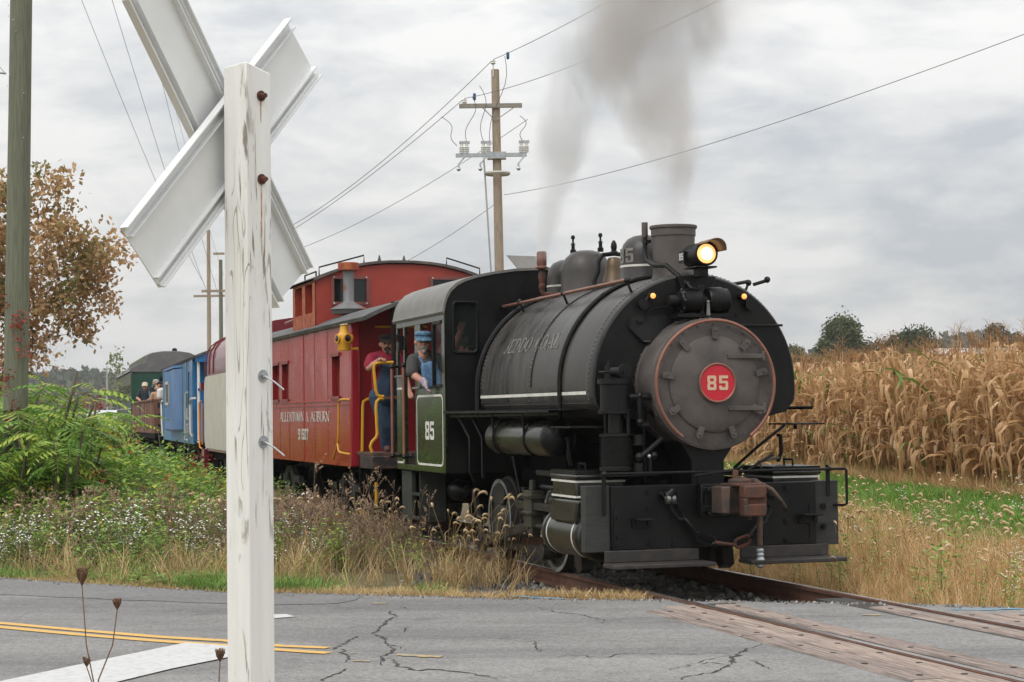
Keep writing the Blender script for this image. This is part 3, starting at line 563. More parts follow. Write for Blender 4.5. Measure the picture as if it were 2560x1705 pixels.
bl = MB().lathe([(.135, 3.10), (.125, 3.13), (.105, 3.19), (.092, 3.27), (.088, 3.33), (.06, 3.37), (0, 3.38)], (-2.72, 0, 0), 'z', 24).ob('bell', BRASS, loco)
b = MB().tube([(-2.72, -.24, 3.0), (-2.72, -.23, 3.12), (-2.72, -.185, 3.22), (-2.72, -.18, 3.33), (-2.72, -.13, 3.40), (-2.72, 0, 3.415), (-2.72, .13, 3.40), (-2.72, .18, 3.33), (-2.72, .185, 3.22), (-2.72, .23, 3.12), (-2.72, .24, 3.0)], .026, 8)
b.tube([(-2.72, -.2, 3.06), (-2.72, 0, 3.00), (-2.72, .2, 3.06)], .03, 6).lathe([(.05, 3.40), (.05, 3.43), (.028, 3.45), (.036, 3.49), (.03, 3.53), (.012, 3.56), (0, 3.565)], (-2.72, 0, 0), 'z', 12).ob('bell_yoke', BLACK, bl)
wh = MB().tube([(-4.0, -.1, 3.03), (-4.0, -.40, 3.04), (-4.0, -.42, 3.08), (-4.0, -.42, 3.32)], [.034, .034, .03, .027], 10).lathe([(.04, 3.12), (.04, 3.16), (.03, 3.17), (.045, 3.25), (.034, 3.31), (.05, 3.325), (.03, 3.34)], (-4.0, -.42, 0), 'z', 12).ob('whistle', RUSTC, loco)
MB().lathe([(.03, 3.33), (.07, 3.345), (.072, 3.36), (.055, 3.37), (.055, 3.385), (.058, 3.39), (.058, 3.52), (.05, 3.54), (0, 3.545)], (-4.0, -.42, 0), 'z', 16).ob('whistle_bell', mat('whistle_rust', (.22, .10, .075), .6, .2, (.16, .07, .055), 12), wh)
# --- copper handrail along the tank
hy, hz = -.66, 2.955
hr = MB().tube([(-4.75, hy, hz - .01), (-.56, hy, hz + .015)], .019, 8).ob('handrail', COPPER, loco)
for x in (-.56, -2.52, -4.1): MB().ball((x, hy, hz + .01), .033, 8).cyl((x, hy, hz), (x, hy + .06, hz - .14), .013, .016, 6).ob('handrail_bracket', BLACK, hr)
hr2 = MB().tube([(-4.75, .66, hz - .01), (-.62, .66, hz + .015)], .019, 8).cyl((-.62, .66, hz), (-.62, .60, hz - .14), .013, .016, 6).ball((-.62, .66, hz), .034).ob('handrail', BLACK, loco)
# --- headlight
hl = MB().lathe([(.0, -.52), (.07, -.51), (.112, -.47), (.118, -.42), (.118, -.10), (.105, -.098), (.10, -.14)], (-.02, 0, 3.20), 'x', 28).ob('headlight', BLACK, loco)
lens_m = mat('headlight_glow', (1., .50, .17), .3, emit=1.25)
MB().lathe([(.062, -.088), (.05, -.08), (0, -.076)], (-.02, 0, 3.20), 'x', 20).ob('lamp_filament', mat('filament_glow', (1., .78, .48), .3, emit=3.2), hl)
MB().lathe([(.104, -.104), (.085, -.094), (0, -.086)], (-.02, 0, 3.20), 'x', 24).ob('lens', lens_m, hl)
MB().tube([(-.122, .108 * math.cos(a), 3.20 + .104 * math.sin(a)) for a in np.linspace(0, 2 * PI, 29)[:-1]], .012, 6, True).ob('lens_rim', BLACK, hl)
hd = MB(); m_ = 16
for x, r in ((-.16, .126), (.06, .130)):
    for i in range(m_ + 1): a = R(8) + R(128) * i / m_; hd.v.append((x + (.09 * math.sin(a) if x > 0 else 0), r * math.cos(a), 3.20 + r * math.sin(a)))
for i in range(m_): hd.f.append((i, i + 1, m_ + 2 + i, m_ + 1 + i))
o = hd.ob('headlight_hood', mat('hood_tan', (.20, .13, .075), .6), hl); sm = o.modifiers.new('thick', 'SOLIDIFY'); sm.thickness = .008
b = MB().bx(-.50, -.36, -.137, -.122, 3.13, 3.25).ob('number_board', BLACK, hl); c_ = MB(); number(c_, '85', .045, .012, lambda u, v: (-.481 + u, -.1395, 3.158 + v)); c_.ob('board_numerals', WHITE, b, smooth=False)
MB().bx(-.34, -.20, -.05, .05, 2.98, 3.09).bx(-.42, -.12, -.11, .11, 3.065, 3.082).prism([(-.20, 3.00), (.20, 3.00), (.13, 2.72), (-.13, 2.72)], -.43, -.37, 'x').ob('headlight_bracket', BLACK, loco, bev=.004)
pd = MB().point if False else None
ld = bpy.data.lights.new('headlight_bulb', 'SPOT'); ld.energy = 12; ld.color = (1, .72, .4); ld.spot_size = R(70); ld.shadow_soft_size = .08
lo = bpy.data.objects.new('headlight_bulb', ld); C.objects.link(lo); lo.parent = loco; lo.location = (.02, 0, 3.20); lo.rotation_euler = (0, R(-90) + R(4), 0)
# --- generator, marker lights, conduit, brackets on the tank front
gn = MB().lathe([(.0, -.36), (.05, -.355), (.06, -.30), (.05, -.24), (.085, -.235), (.095, -.22), (.125, -.215), (.125, -.04), (.10, -.03), (.06, -.02), (.06, .05)], (-.24, 0, 2.75), 'y', 22).lathe([(.06, .03), (.12, .04), (.135, .06), (.135, .19), (.12, .20), (.12, .25), (.08, .27), (0, .275)], (-.24, 0, 2.75), 'y', 22)
gn.bx(-.36, -.14, -.3, .24, 2.585, 2.62).bx(-.3, -.2, -.16, -.1, 2.6, 2.66).bx(-.3, -.2, .08, .14, 2.6, 2.66).cyl((-.2, -.03, 2.6), (-.2, -.03, 2.9), .03, .03, 8).ob('turbo_generator', BLACK, loco)
gb = MB()
for k in range(8): a = 2 * PI * k / 8; gb.bolt((-.24 + .105 * math.sin(a), -.217, 2.75 + .105 * math.cos(a)), (0, -1, 0), .012)
gb.cyl((-.1, 0, 2.6), (-.1, 0, 2.72), .022, .016, 8).ball((-.1, 0, 2.73), .02); gb.ob('generator_fitting', STEEL, loco)
bulb_m = mat('marker_glow', (1., .34, .08), .3, emit=1.5)
for s in (-1, 1):
    mk = MB().cyl((-.43, s * .56, 2.72), (-.36, s * .56, 2.72), .05, .05, 12).cyl((-.39, s * .54, 2.74), (-.39, s * .49, 2.80), .022, .022, 8).cyl((-.42, s * .48, 2.80), (-.33, s * .48, 2.80), .034, .038, 12).ob('marker_light', BLACK, loco)
    MB().ball((-.325, s * .48, 2.80), .027, 10).ob('bulb', bulb_m, mk)
b = MB().tube([(-1.16, -.235, 3.60), (-1.16, -.235, 3.32), (-1.05, -.25, 3.20), (-.85, -.26, 3.14), (-.62, -.22, 3.12), (-.5, -.18, 3.04), (-.36, -.1, 2.92), (-.28, -.06, 2.84)], .026, 8)
b.bx(-1.2, -1.1, -.25, -.19, 3.39, 3.42).ball((-.36, -.1, 2.92), .034).ball((-.3, -.07, 2.86), .034).ob('exhaust_pipe', BLACK, loco)
MB().cyl((-1.16, -.235, 3.45), (-1.16, -.235, 3.60), .032, .032, 10, True).ob('pipe_tip', SOOT, loco)
MB().tube([(-.4, -.30, 2.70), (-.4, -.45, 2.68), (-.4, -.50, 2.66), (-.4, -.53, 2.58), (-.4, -.57, 2.54), (-.4, -.63, 2.56)], .009, 6).ob('conduit', BLACK, loco)
MB().add([(-.425, -.68, 2.60), (-.425, -.30, 2.62), (-.425, -.24, 2.58), (-.36, -.50, 2.36), (-.40, -.56, 2.37), (-.425, -.69, 2.50)], [(0, 1, 2, 3, 4, 5)]).tube([(-.42, -.69, 2.6), (-.42, -.7, 2.5), (-.40, -.56, 2.36), (-.36, -.50, 2.355)], .014, 6).ob('bracket_plate', BLACK, loco)
fb = MB()
for y, z in ((-.6, 2.45), (-.25, 2.62), (-.37, 2.55), (.45, 2.62), (.62, 2.40), (.75, 2.2), (-.3, 2.68)): fb.bolt((-.432, y, z), (1, 0, 0), .02)
fb.tube([(-.42, .45, 2.52), (-.40, .92, 2.52)], .013, 6); fb.ob('front_fittings', BLACK, loco)
MB().cyl((-.5, .66, 2.93), (-.5, .80, 2.97), .018, .018, 8).ball((-.5, .81, 2.98), .035).ob('side_lamp_bracket', BLACK, loco)
# --- air pump
ap = MB().lathe([(.165, 1.12), (.165, 1.15)] + [q for k in range(13) for q in ((.16, 1.155 + k * .022), (.16, 1.163 + k * .022), (.142, 1.165 + k * .022), (.142, 1.175 + k * .022))] + [(.16, 1.44), (.165, 1.445), (.165, 1.47), (.08, 1.475), (.075, 1.66), (.17, 1.665), (.17, 1.70), (.15, 1.705), (.15, 1.94), (.175, 1.945), (.175, 1.99), (0, 1.992)], (-.22, -.92, 0), 'z', 28).ob('air_pump', BLACK, loco)
b = MB().lathe([(.075, -.03), (.075, .03), (.05, .035), (0, .036)], (-.12, -.86, 2.06), 'x', 18).cyl((-.28, -.96, 1.99), (-.28, -.96, 2.13), .045, .04, 10).cyl((-.28, -.96, 2.12), (-.28, -.96, 2.17), .02, .02, 8).cyl((-.22, -.95, 2.06), (-.1, -.86, 2.06), .05, .05, 10)
for k in range(8): a = 2 * PI * k / 8; b.bolt((-.085, -.86 + .06 * math.cos(a), 2.06 + .06 * math.sin(a)), (1, 0, 0), .01)
b.ob('pump_valve', BLACK, ap)
b = MB()
for k in range(10): a = 2 * PI * k / 10; b.bolt((-.22 + .16 * math.cos(a), -.92 + .16 * math.sin(a), 1.99), (0, 0, 1), .013); b.bolt((-.22 + .155 * math.cos(a), -.92 + .155 * math.sin(a), 1.668), (0, 0, -1), .012)
b.cyl((-.34, -.98, 1.47), (-.34, -.98, 1.67), .02, .02, 8).cyl((-.1, -.84, 1.47), (-.1, -.84, 1.67), .02, .02, 8); b.ob('pump_bolts', BLACK, ap)
b = MB().tube([(-.08, -.83, 1.82), (-.06, -.74, 1.82), (-.06, -.64, 1.82)], .03, 8).tube([(-.06, -.74, 1.82), (-.06, -.74, 1.60), (-.06, -.73, 1.56), (-.06, -.66, 1.55)], .03, 8).ball((-.06, -.74, 1.83), .04).ball((-.06, -.74, 1.58), .042).cyl((-.06, -.66, 1.82), (-.06, -.61, 1.82), .04, .034, 10)
b.tube([(-.06, -.70, 1.74), (-.1, -.62, 1.68), (-.2, -.50, 1.60)], .022, 8).tube([(-.06, -.74, 1.25), (-.06, -.68, 1.29), (-.1, -.50, 1.42)], .026, 8).ball((-.06, -.75, 1.25), .045).cyl((-.06, -.64, 1.10), (-.06, -.64, 1.26), .02, .02, 8).ball((-.06, -.6, 1.26), .04).cyl((-.1, -.74, 1.36), (-.1, -.74, 1.46), .05, .05, 10).cyl((-.1, -.74, 1.10), (-.1, -.74, 1.19), .05, .05, 10)
b.cyl((-.3, -.6, 1.0), (-.3, -.6, 2.1), .018, .018, 6).tube([(-.3, -1.05, 2.06), (-.2, -1.04, 2.06), (-.2, -.92, 2.06)], .012, 6).bx(-.35, -.05, -1.05, -.55, 1.07, 1.105); b.ob('pump_piping', BLACK, loco)
MB().ball((-.06, -.605, 1.82), .022).ball((-.04, -.655, 1.255), .02).ob('pipe_nut', GALV, loco)
# --- pilot beam
bm = MB().bx(-.14, 0, -1.06, 1.06, .375, .98).ob('pilot_beam', BLACK, loco, bev=.008)
for s in (-1, 1): MB().bx(-.16, -.03, s * 1.062, s * 1.31, .36, .985).ob('beam_end_block', mat('beam_wood_black', (.022, .023, .022), .6, 0, (.035, .035, .032), 6, bump=.3, bsc=30, stretch=(1, 1, 8)), bm, bev=.006)
b = MB()
for y, z in ((-.68, .915), (-.43, .92), (-.68, .757), (-.67, .43), (-.43, .616), (-.43, .433), (-.24, .72), (.74, .93), (.75, .73), (.74, .607), (.74, .42), (1.13, .734), (1.13, .54), (-1.0, .68), (-1.0, .50), (.5, .9), (.5, .45)): b.cyl((-.002, y, z), (.012, y, z), .034, .034, 12).bolt((.01, y, z), (1, 0, 0), .022)
b.ob('beam_bolts', BLACK, bm)
b = MB().bx(0, .014, -1.04, -.97, .42, .78).bx(0, .012, .98, 1.03, .40, .76); b.ob('beam_strap', BLACK, bm)
for s, y0, y1 in ((-1, -.86, -.67), (1, .86, 1.06)):
    b = MB().bx(0, .16, y0, y1, .655, .672).bx(0, .03, y0, y1, .58, .655).bx(0, .05, y0 + .02, y0 + .05, .6, .655).bx(0, .05, y1 - .05, y1 - .02, .6, .655); b.ob('push_pole_pocket', BLACK, bm, bev=.004)
for y0, y1 in ((-1.16, -.14), (.22, 1.22)):
    f_ = MB().bx(.02, .33, y0, y1, .222, .262).bx(.0, .035, y0 + .02, y1 - .05, .262, .375); f_.ob('footboard', mat('footboard', (.024, .022, .021), .62, 0, (.045, .036, .032), 8), loco, bev=.008)
hb = MB().tube([(.09, -1.155, 1.10), (.09, 1.33, 1.10), (.09, 1.345, 1.085), (.09, 1.345, .76), (.05, 1.33, .745), (-.03, 1.26, .745)], .014, 8)
hb.ob('front_handrail', BLACK, loco)
MB().bx(.02, .034, -1.16, -1.12, .70, 1.12).ball((.09, -1.155, 1.10), .03).tube([(.03, -1.14, 1.1), (.09, -1.15, 1.1)], .014, 6).bx(.02, .034, -.20, -.175, .84, 1.12).tube([(.03, -.19, 1.12), (.09, -.19, 1.1)], .02, 6).bx(.02, .034, 1.155, 1.195, .83, 1.14).tube([(.03, 1.17, 1.12), (.09, 1.17, 1.1)], .022, 6).ob('handrail_stanchion', BLACK, loco)
# --- coupler, lift bar, chain, brake hose
cp = MB().bx(.1, .42, -.09, .09, .79, .92).prism([(.30, -.13), (.42, -.215), (.62, -.20), (.655, -.13), (.53, -.075), (.52, .02), (.62, .02), (.60, .24), (.40, .22), (.30, .13)], .725, .975, 'z').ob('coupler', mat('coupler_dark', (.04, .032, .028), .6, .2, (.09, .05, .035), 8, .42, .62, .3, 40), loco, bev=.012)
kn = MB().bx(.60, .735, -.02, .20, .70, .815).bx(.60, .735, -.02, .20, .865, .985).bx(.58, .69, .0, .225, .72, .965).bx(.60, .735, -.02, .02, .8, .87).ob('knuckle', RUSTC, cp, bev=.014)
MB().lathe([(.11, .99), (.11, 1.03), (.06, 1.05), (.0, 1.05)], (.44, .06, 0), 'z', 14).cyl((.44, .02, .97), (.44, .02, 1.12), .03, .03, 8).prism([(.36, -.1), (.36, .2), (.58, .24), (.66, .16), (.62, -.04)], .975, 1.0, 'z').cyl((.56, .1, .66), (.56, .1, .71), .025, .02, 8).ob('coupler_pin', RUSTC, cp, bev=.006)
MB().bx(0, .13, -.20, .22, .67, .985).ob('draft_pocket', BLACK, loco, bev=.012)
MB().bx(.13, .16, -.19, -.02, .90, .96).bx(.13, .17, -.19, .0, .72, .78).bx(.13, .15, -.16, -.1, .78, .9).cyl((.13, -.12, .93), (.18, -.12, .93), .03, .03, 8).cyl((.13, -.12, .70), (.18, -.12, .70), .028, .028, 8).ob('draft_casting', BLACK, loco, bev=.008)
MB().tube([(.12, -.25, 1.07), (.2, -.1, 1.09), (.40, .03, 1.12), (.45, .10, 1.16), (.3, .16, 1.15)], .014, 6).tube([(-.6, .95, 1.2), (-.1, .5, 1.18), (.02, .46, 1.17), (.06, .46, 1.12)], .012, 6).tube([(.02, .6, 1.25), (-.02, .34, 1.10)], .014, 6).ob('cut_lever', BLACK, loco)
path = [(.06, -.47, .80), (.08, -.36, .66), (.10, -.25, .50), (.12, -.06, .43), (.15, .13, .40), (.14, .29, .46), (.11, .42, .60), (.07, .52, .78)]
for i in range(len(path) - 1):
    a, b2 = Vector(path[i]), Vector(path[i + 1]); d = (b2 - a); ln = d.length * .74; c_ = (a + b2) / 2; d.normalize(); u = Vector((1, 0, 0)) if i % 2 else d.cross(Vector((1, 0, 0))).normalized(); u = (u - d * u.dot(d)).normalized()
    pts = [c_ + d * (ln * .5 * math.copysign(1, math.cos(t)) * .7 + ln * .3 * math.cos(t)) + u * .042 * math.sin(t) for t in np.linspace(0, 2 * PI, 13)[:-1]]
    MB().tube(pts, .017, 6, True).ob('chain_link', RUSTC if i in (3, 4) else BLACK, loco)
MB().cyl((0, -.56, .90), (.10, -.52, .86), .03, .03, 10).cyl((.1, -.545, .84), (.1, -.47, .93), .045, .045, 12).cyl((.1, -.52, .87), (.1, -.5, .9), .06, .06, 12).cyl((0, .56, .86), (.12, .54, .83), .028, .028, 8).ob('hose_anchor', STEEL if False else BLACK, loco)
MB().lathe([(.03, -.06), (.046, -.05), (.046, -.02), (.03, -.01), (.046, 0), (.046, .03), (.03, .04)], (.12, -.50, .85), 'y', 12).ob('hose_gladhand', STEEL, loco)
hs = MB().tube([(.03, .34, 1.0), (.16, .35, 1.0), (.26, .345, .97), (.27, .34, .90), (.27, .335, .40)], [.03, .03, .03, .028, .026], 10).tube([(.1, .42, .98), (.2, .5, .92), (.22, .58, .82), (.14, .66, .74)], .022, 8).ob('brake_hose', mat('hose_rust', (.05, .036, .03), .7, 0, (.12, .06, .035), 8, .5, .62), loco)
MB().lathe([(.028, .37), (.036, .36), (.036, .34), (.028, .33), (.036, .32), (.036, .30), (.03, .29), (.043, .27), (.04, .20), (.02, .185), (0, .18)], (.27, .335, 0), 'z', 12).lathe([(.02, 1.0), (.036, 1.01), (.036, 1.04), (.026, 1.05)], (.2, .37, -.10), 'z', 10).ob('hose_fitting', GALV, hs)
# --- frames, cylinders, motion, wheels (both sides)
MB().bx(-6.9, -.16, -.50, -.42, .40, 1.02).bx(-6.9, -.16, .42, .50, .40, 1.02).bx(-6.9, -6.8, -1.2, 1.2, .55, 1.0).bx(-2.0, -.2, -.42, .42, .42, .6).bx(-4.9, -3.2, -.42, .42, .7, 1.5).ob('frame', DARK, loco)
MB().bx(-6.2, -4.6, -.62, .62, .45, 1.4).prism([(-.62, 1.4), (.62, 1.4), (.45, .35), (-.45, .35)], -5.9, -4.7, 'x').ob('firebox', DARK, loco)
def wheel(name, x, y, s, r, parent):
    w = MB().lathe([(r + .03, .015), (r + .03, -.015), (r - .0, -.02), (r - .006, -.115), (r - .07, -.118), (r - .075, -.085), (.22, -.07), (.17, -.12), (.16, -.14), (.07, -.145), (0, -.145)], (0, 0, 0), 'y', 40)
    w.v = [(x + p[0], y + (p[1] * (-1 if s > 0 else 1)), r + p[2]) for p in w.v]; o = w.ob(name, WHEELG, parent)
    rim = MB().lathe([(r - .001, -.1175), (r - .002, -.122), (r - .042, -.122), (r - .046, -.117)], (0, 0, 0), 'y', 40, False); rim.v = [(x + p[0], y + p[1] * (-1 if s > 0 else 1), r + p[2]) for p in rim.v]; rim.ob('tyre', WHEELW, o)
    return o
WR = .46
for s in (-1, 1):
    for x in (-4.36, -2.27):
        o = wheel('driving_wheel', x, s * .74, s, WR, loco)
        MB().prism([(x + .05 * math.cos(a), WR - .0 + .05 * math.sin(a)) for a in np.linspace(0, 2 * PI, 13)[:-1]] if False else [(x + .40 * math.cos(a), WR + .40 * math.sin(a)) for a in np.linspace(R(50), R(130), 9)] + [(x - .2, WR + .18), (x + .2, WR + .18)], s * .835, s * .87, 'y').ob('counterweight', WHEELG, o)
        MB().cyl((x, s * .82, WR - .25), (x, s * 1.0, WR - .25), .07, .06, 14).ob('crank_pin', RODS, o)
    MB().bx(-4.36, -2.27, s * .955, s * .995, WR - .25 - .045, WR - .25 + .045).cyl((-4.36, s * .94, WR - .25), (-4.36, s * 1.02, WR - .25), .085, .085, 18).cyl((-2.27, s * .94, WR - .25), (-2.27, s * 1.03, WR - .25), .085, .085, 18).ob('side_rod', RODS, loco, bev=.006)
    A, B = Vector((-4.36, s * 1.07, WR - .25)), Vector((-2.42, s * 1.07, .49)); d = (B - A).normalized(); u = Vector((-d.z, 0, d.x))
    m = MB(); pr = [(A, .058), (B, .045)]
    m.v = [tuple(A + u * .062 - Vector((0, .022, 0))), tuple(B + u * .045 - Vector((0, .022, 0))), tuple(B - u * .045 - Vector((0, .022, 0))), tuple(A - u * .062 - Vector((0, .022, 0))), tuple(A + u * .062 + Vector((0, .022, 0))), tuple(B + u * .045 + Vector((0, .022, 0))), tuple(B - u * .045 + Vector((0, .022, 0))), tuple(A - u * .062 + Vector((0, .022, 0)))]
    m.f = [(0, 1, 2, 3), (7, 6, 5, 4), (0, 4, 5, 1), (1, 5, 6, 2), (2, 6, 7, 3), (3, 7, 4, 0)]
    m.bx(A.x - .10, A.x + .10, A.y - .03, A.y + .03, A.z - .11, A.z + .11).bx(B.x - .08, B.x + .05, B.y - .03, B.y + .03, B.z - .075, B.z + .075).cyl((A.x, A.y - .06, A.z), (A.x, A.y + .06, A.z), .055, .055, 14).cyl((B.x, B.y - .06, B.z), (B.x, B.y + .06, B.z), .045, .045, 12).cyl((A.x, A.y, A.z + .1), (A.x, A.y, A.z + .2), .03, .02, 8)
    m.ob('main_rod', RODS, loco, bev=.005)
    xh = MB().bx(-2.52, -2.25, s * 1.0, s * 1.14, .47, .86).bx(-2.54, -2.23, s * .98, s * 1.16, .77, .82).bx(-2.54, -2.23, s * .98, s * 1.16, .60, .64).prism([(-2.50, .47), (-2.27, .47), (-2.32, .36), (-2.42, .36)], s * 1.02, s * 1.12, 'y').cyl((-2.38, s * 1.08, .86), (-2.38, s * 1.08, .97), .04, .03, 10)
    for z in (.8, .62):
        for x in (-2.5, -2.42, -2.34, -2.27): xh.bolt((x, s * 1.16, z), (0, s, 0), .02)
    xh.ob('crosshead', mat('crosshead_olive', (.032, .032, .021), .5, .1, (.055, .052, .038), 8), loco, bev=.006)
    MB().bx(-2.9, -1.3, s * 1.04, s * 1.12, .66, .735).cyl((-2.3, s * 1.08, .49), (-1.3, s * 1.08, .49), .028, .028, 10).cyl((-2.3, s * 1.0, .90), (-1.0, s * 1.0, .90), .028, .028, 10).ob('guide_bar', RODS, loco, bev=.004)
    cy = MB().lathe([(0, -1.38), (.19, -1.375), (.235, -1.36), (.235, -1.30), (.222, -1.295), (.222, -.34), (.235, -.335), (.235, -.25), (.21, -.215), (.12, -.19), (0, -.185)], (0, s * 1.08, .49), 'x', 36).ob('cylinder', CYLGREEN, loco)
    for x in (-1.24, -.47): MB().lathe([(.2245, -.013), (.2245, .013)], (x, s * 1.08, .49), 'x', 36).ob('white_ring', WHITE, cy)
    MB().lathe([(.236, -.34), (.237, -.26), (.212, -.213), (.12, -.187), (0, -.182)], (0, s * 1.08, .49), 'x', 36).ob('cylinder_head', BLACK, cy)
    ch = MB().prism([(-1.12, .62), (-.36, .62), (-.36, .70), (-.30, .80), (-.30, .84), (-1.18, .84), (-1.18, .80), (-1.12, .72)], s * .80, s * 1.30, 'y').bx(-1.10, -.38, s * .78, s * 1.28, .84, 1.04).bx(-1.13, -.35, s * .76, s * 1.30, 1.035, 1.085).ob('steam_chest', CYLGREEN, loco, bev=.022)
    MB().bx(-1.12, -.36, s * .77, s * 1.29, 1.085, 1.12).tube([(-.8, s * 1.1, 1.1), (-.8, s * 1.1, 1.18), (-.6, s * 1.1, 1.18), (-.6, s * 1.1, 1.1)], .012, 6).ob('chest_lid', BLACK, ch, bev=.02)
    b = MB()
    for z in (.868, 1.015): b.bx(-1.105, -.375, s * .775, s * 1.286, z - .010, z + .010)
    b.ob('white_band', WHITE, ch)
    b = MB()
    for x in (-1.0, -.86, -.7): b.bolt((x, s * 1.2, .676), (0, s * .5, .85), .012)
    b.ob('cylinder_plug', BLACK, cy)
    MB().prism([(-2.9, 1.05), (-2.98, 1.0), (-3.0, .7), (-2.85, .5), (-2.75, .5), (-2.75, 1.05)], s * .52, s * .62, 'y').bx(-2.95, -1.3, s * .80, s * .86, 1.0, 1.06).ob('motion_bracket', mat('motion_dark', (.03, .03, .027), .5), loco, bev=.01)
    # running board, air reservoir, brackets
    rb = MB().bx(-4.75, -.75, s * 1.0, s * 1.42, 1.70, 1.715).bx(-4.75, -.78, s * 1.40, s * 1.42, 1.682, 1.715).ob('running_board', BLACK, loco, bev=.003)
    MB().tube([(-4.6, s * 1.36, 1.655), (-1.3, s * 1.36, 1.67), (-1.1, s * 1.2, 1.67)], .02, 6).ob('running_board_pipe', RODS, rb)
    at = MB().lathe([(0, -3.30), (.10, -3.28), (.165, -3.24), (.185, -3.18), (.185, -1.20), (.17, -1.14), (.12, -1.09), (0, -1.07)], (0, s * 1.18, 1.42), 'x', 32).ob('air_reservoir', CYLGREEN, loco)
    if s > 0: bpy.data.objects.remove(at); at = rb
    for x in ((-2.85, -1.75) if s < 0 else ()): MB().tube([(x, s * (1.18 + .192 * math.cos(a) * 1), 1.42 + .192 * math.sin(a)) for a in np.linspace(0, 2 * PI, 33)[:-1]], .014, 6, True).cyl((x, s * 1.36, 1.42), (x, s * 1.38, 1.70), .014, .014, 6).ob('reservoir_strap', BLACK, at)
    if s < 0: MB().lathe([(.188, -1.22), (.188, -1.19), (.172, -1.135), (.122, -1.085), (0, -1.065)], (0, s * 1.18, 1.42), 'x', 32).ob('reservoir_end', BLACK, at)
    MB().bx(-.95, -.35, s * 1.0, s * 1.34, 1.53, 1.545).cyl((-.9, s * 1.28, 1.48), (-.9, s * 1.28, 1.53), .02, .02, 6).tube([(-.55, s * 1.0, 1.53), (-.6, s * .7, 1.3), (-.7, s * .5, 1.1)], .015, 6).tube([(-1.05, s * 1.15, 1.42), (-.98, s * 1.15, 1.42), (-.97, s * 1.15, 1.25), (-.99, s * 1.12, 1.15)], .02, 6).ob('step_bracket', BLACK, loco)
    MB().tube([(-4.5, s * 1.3, 1.65), (-4.2, s * 1.25, 1.4), (-4.2, s * 1.25, 1.0), (-4.2, s * 1.2, .9)], .02, 6).tube([(-4.1, s * 1.25, 1.65), (-3.85, s * 1.2, 1.4), (-3.85, s * 1.2, .95)], .02, 6).tube([(-3.6, s * 1.0, 1.6), (-3.3, s * .95, .9), (-3.1, s * .9, .3)], .018, 6).ob('pipework', BLACK, loco)
    MB().lathe([(0, -.3), (.1, -.29), (.13, -.26), (.13, .1), (.10, .14), (.07, .16), (.07, .28), (0, .29)], (-5.6, s * .95, .74), 'x', 20).ob('brake_cylinder', BLACK, loco)
    MB().prism([(-5.15, .75), (-5.05, .8), (-4.75, .25), (-4.85, .22)], s * .93, s * .97, 'y').ob('brake_hanger', RODS, loco)
    MB().prism([(-3.6, .85), (-3.45, .85), (-3.3, .35), (-3.42, .3)], s * .78, s * .84, 'y').ob('brake_hanger', RODS, loco)
    MB().prism([(-1.75, .35), (-1.55, .35), (-1.5, .08), (-1.62, .03), (-1.74, .1)], s * .72, s * .84, 'y').ob('brake_shoe', RODS, loco)
    # cab steps
    MB().bx(-7.18, -6.66, s * 1.28, s * 1.33, .34, .98).bx(-6.26, -6.23, s * 1.0, s * 1.33, .34, .98).bx(-7.18, -7.15, s * 1.0, s * 1.33, .34, .98).bx(-6.66, -6.23, s * 1.02, s * 1.33, .36, .39).bx(-6.66, -6.23, s * 1.06, s * 1.33, .66, .69).ob('cab_step', mat('step_greygreen', (.022, .026, .022), .6, 0, (.04, .043, .037), 5), loco)
# --- cab
RY = [0, .2, .48, .75, .96, 1.12, 1.22, 1.30, 1.345, 1.37, 1.38]; RZZ = [3.40, 3.396, 3.383, 3.345, 3.304, 3.255, 3.205, 3.13, 3.05, 2.97, 2.905]
def roofz(y): return float(np.interp(abs(y), RY, RZZ))
def wallx(mb, x0, x1, y0, y1, z0, z1=None, d=0.):
    ys = np.linspace(y0, y1, max(2, int(abs(y1 - y0) / .03) + 1)); poly = [(float(y), z0) for y in ys] + [(float(y), (z1 if z1 else roofz(y) - d)) for y in ys[::-1]]; mb.prism(poly, x0, x1, 'x')
cw = MB(); x0, x1 = -4.84, -4.80
for s in (-1, 1):
    wallx(cw, x0, x1, s * 1.27, s * 1.375, .98); wallx(cw, x0, x1, s * .97, s * 1.27, .98, 2.40); wallx(cw, x0, x1, s * .97, s * 1.27, 3.0)
wallx(cw, x0, x1, -.97, .97, .98); cab = cw.ob('cab', BLACK, loco)
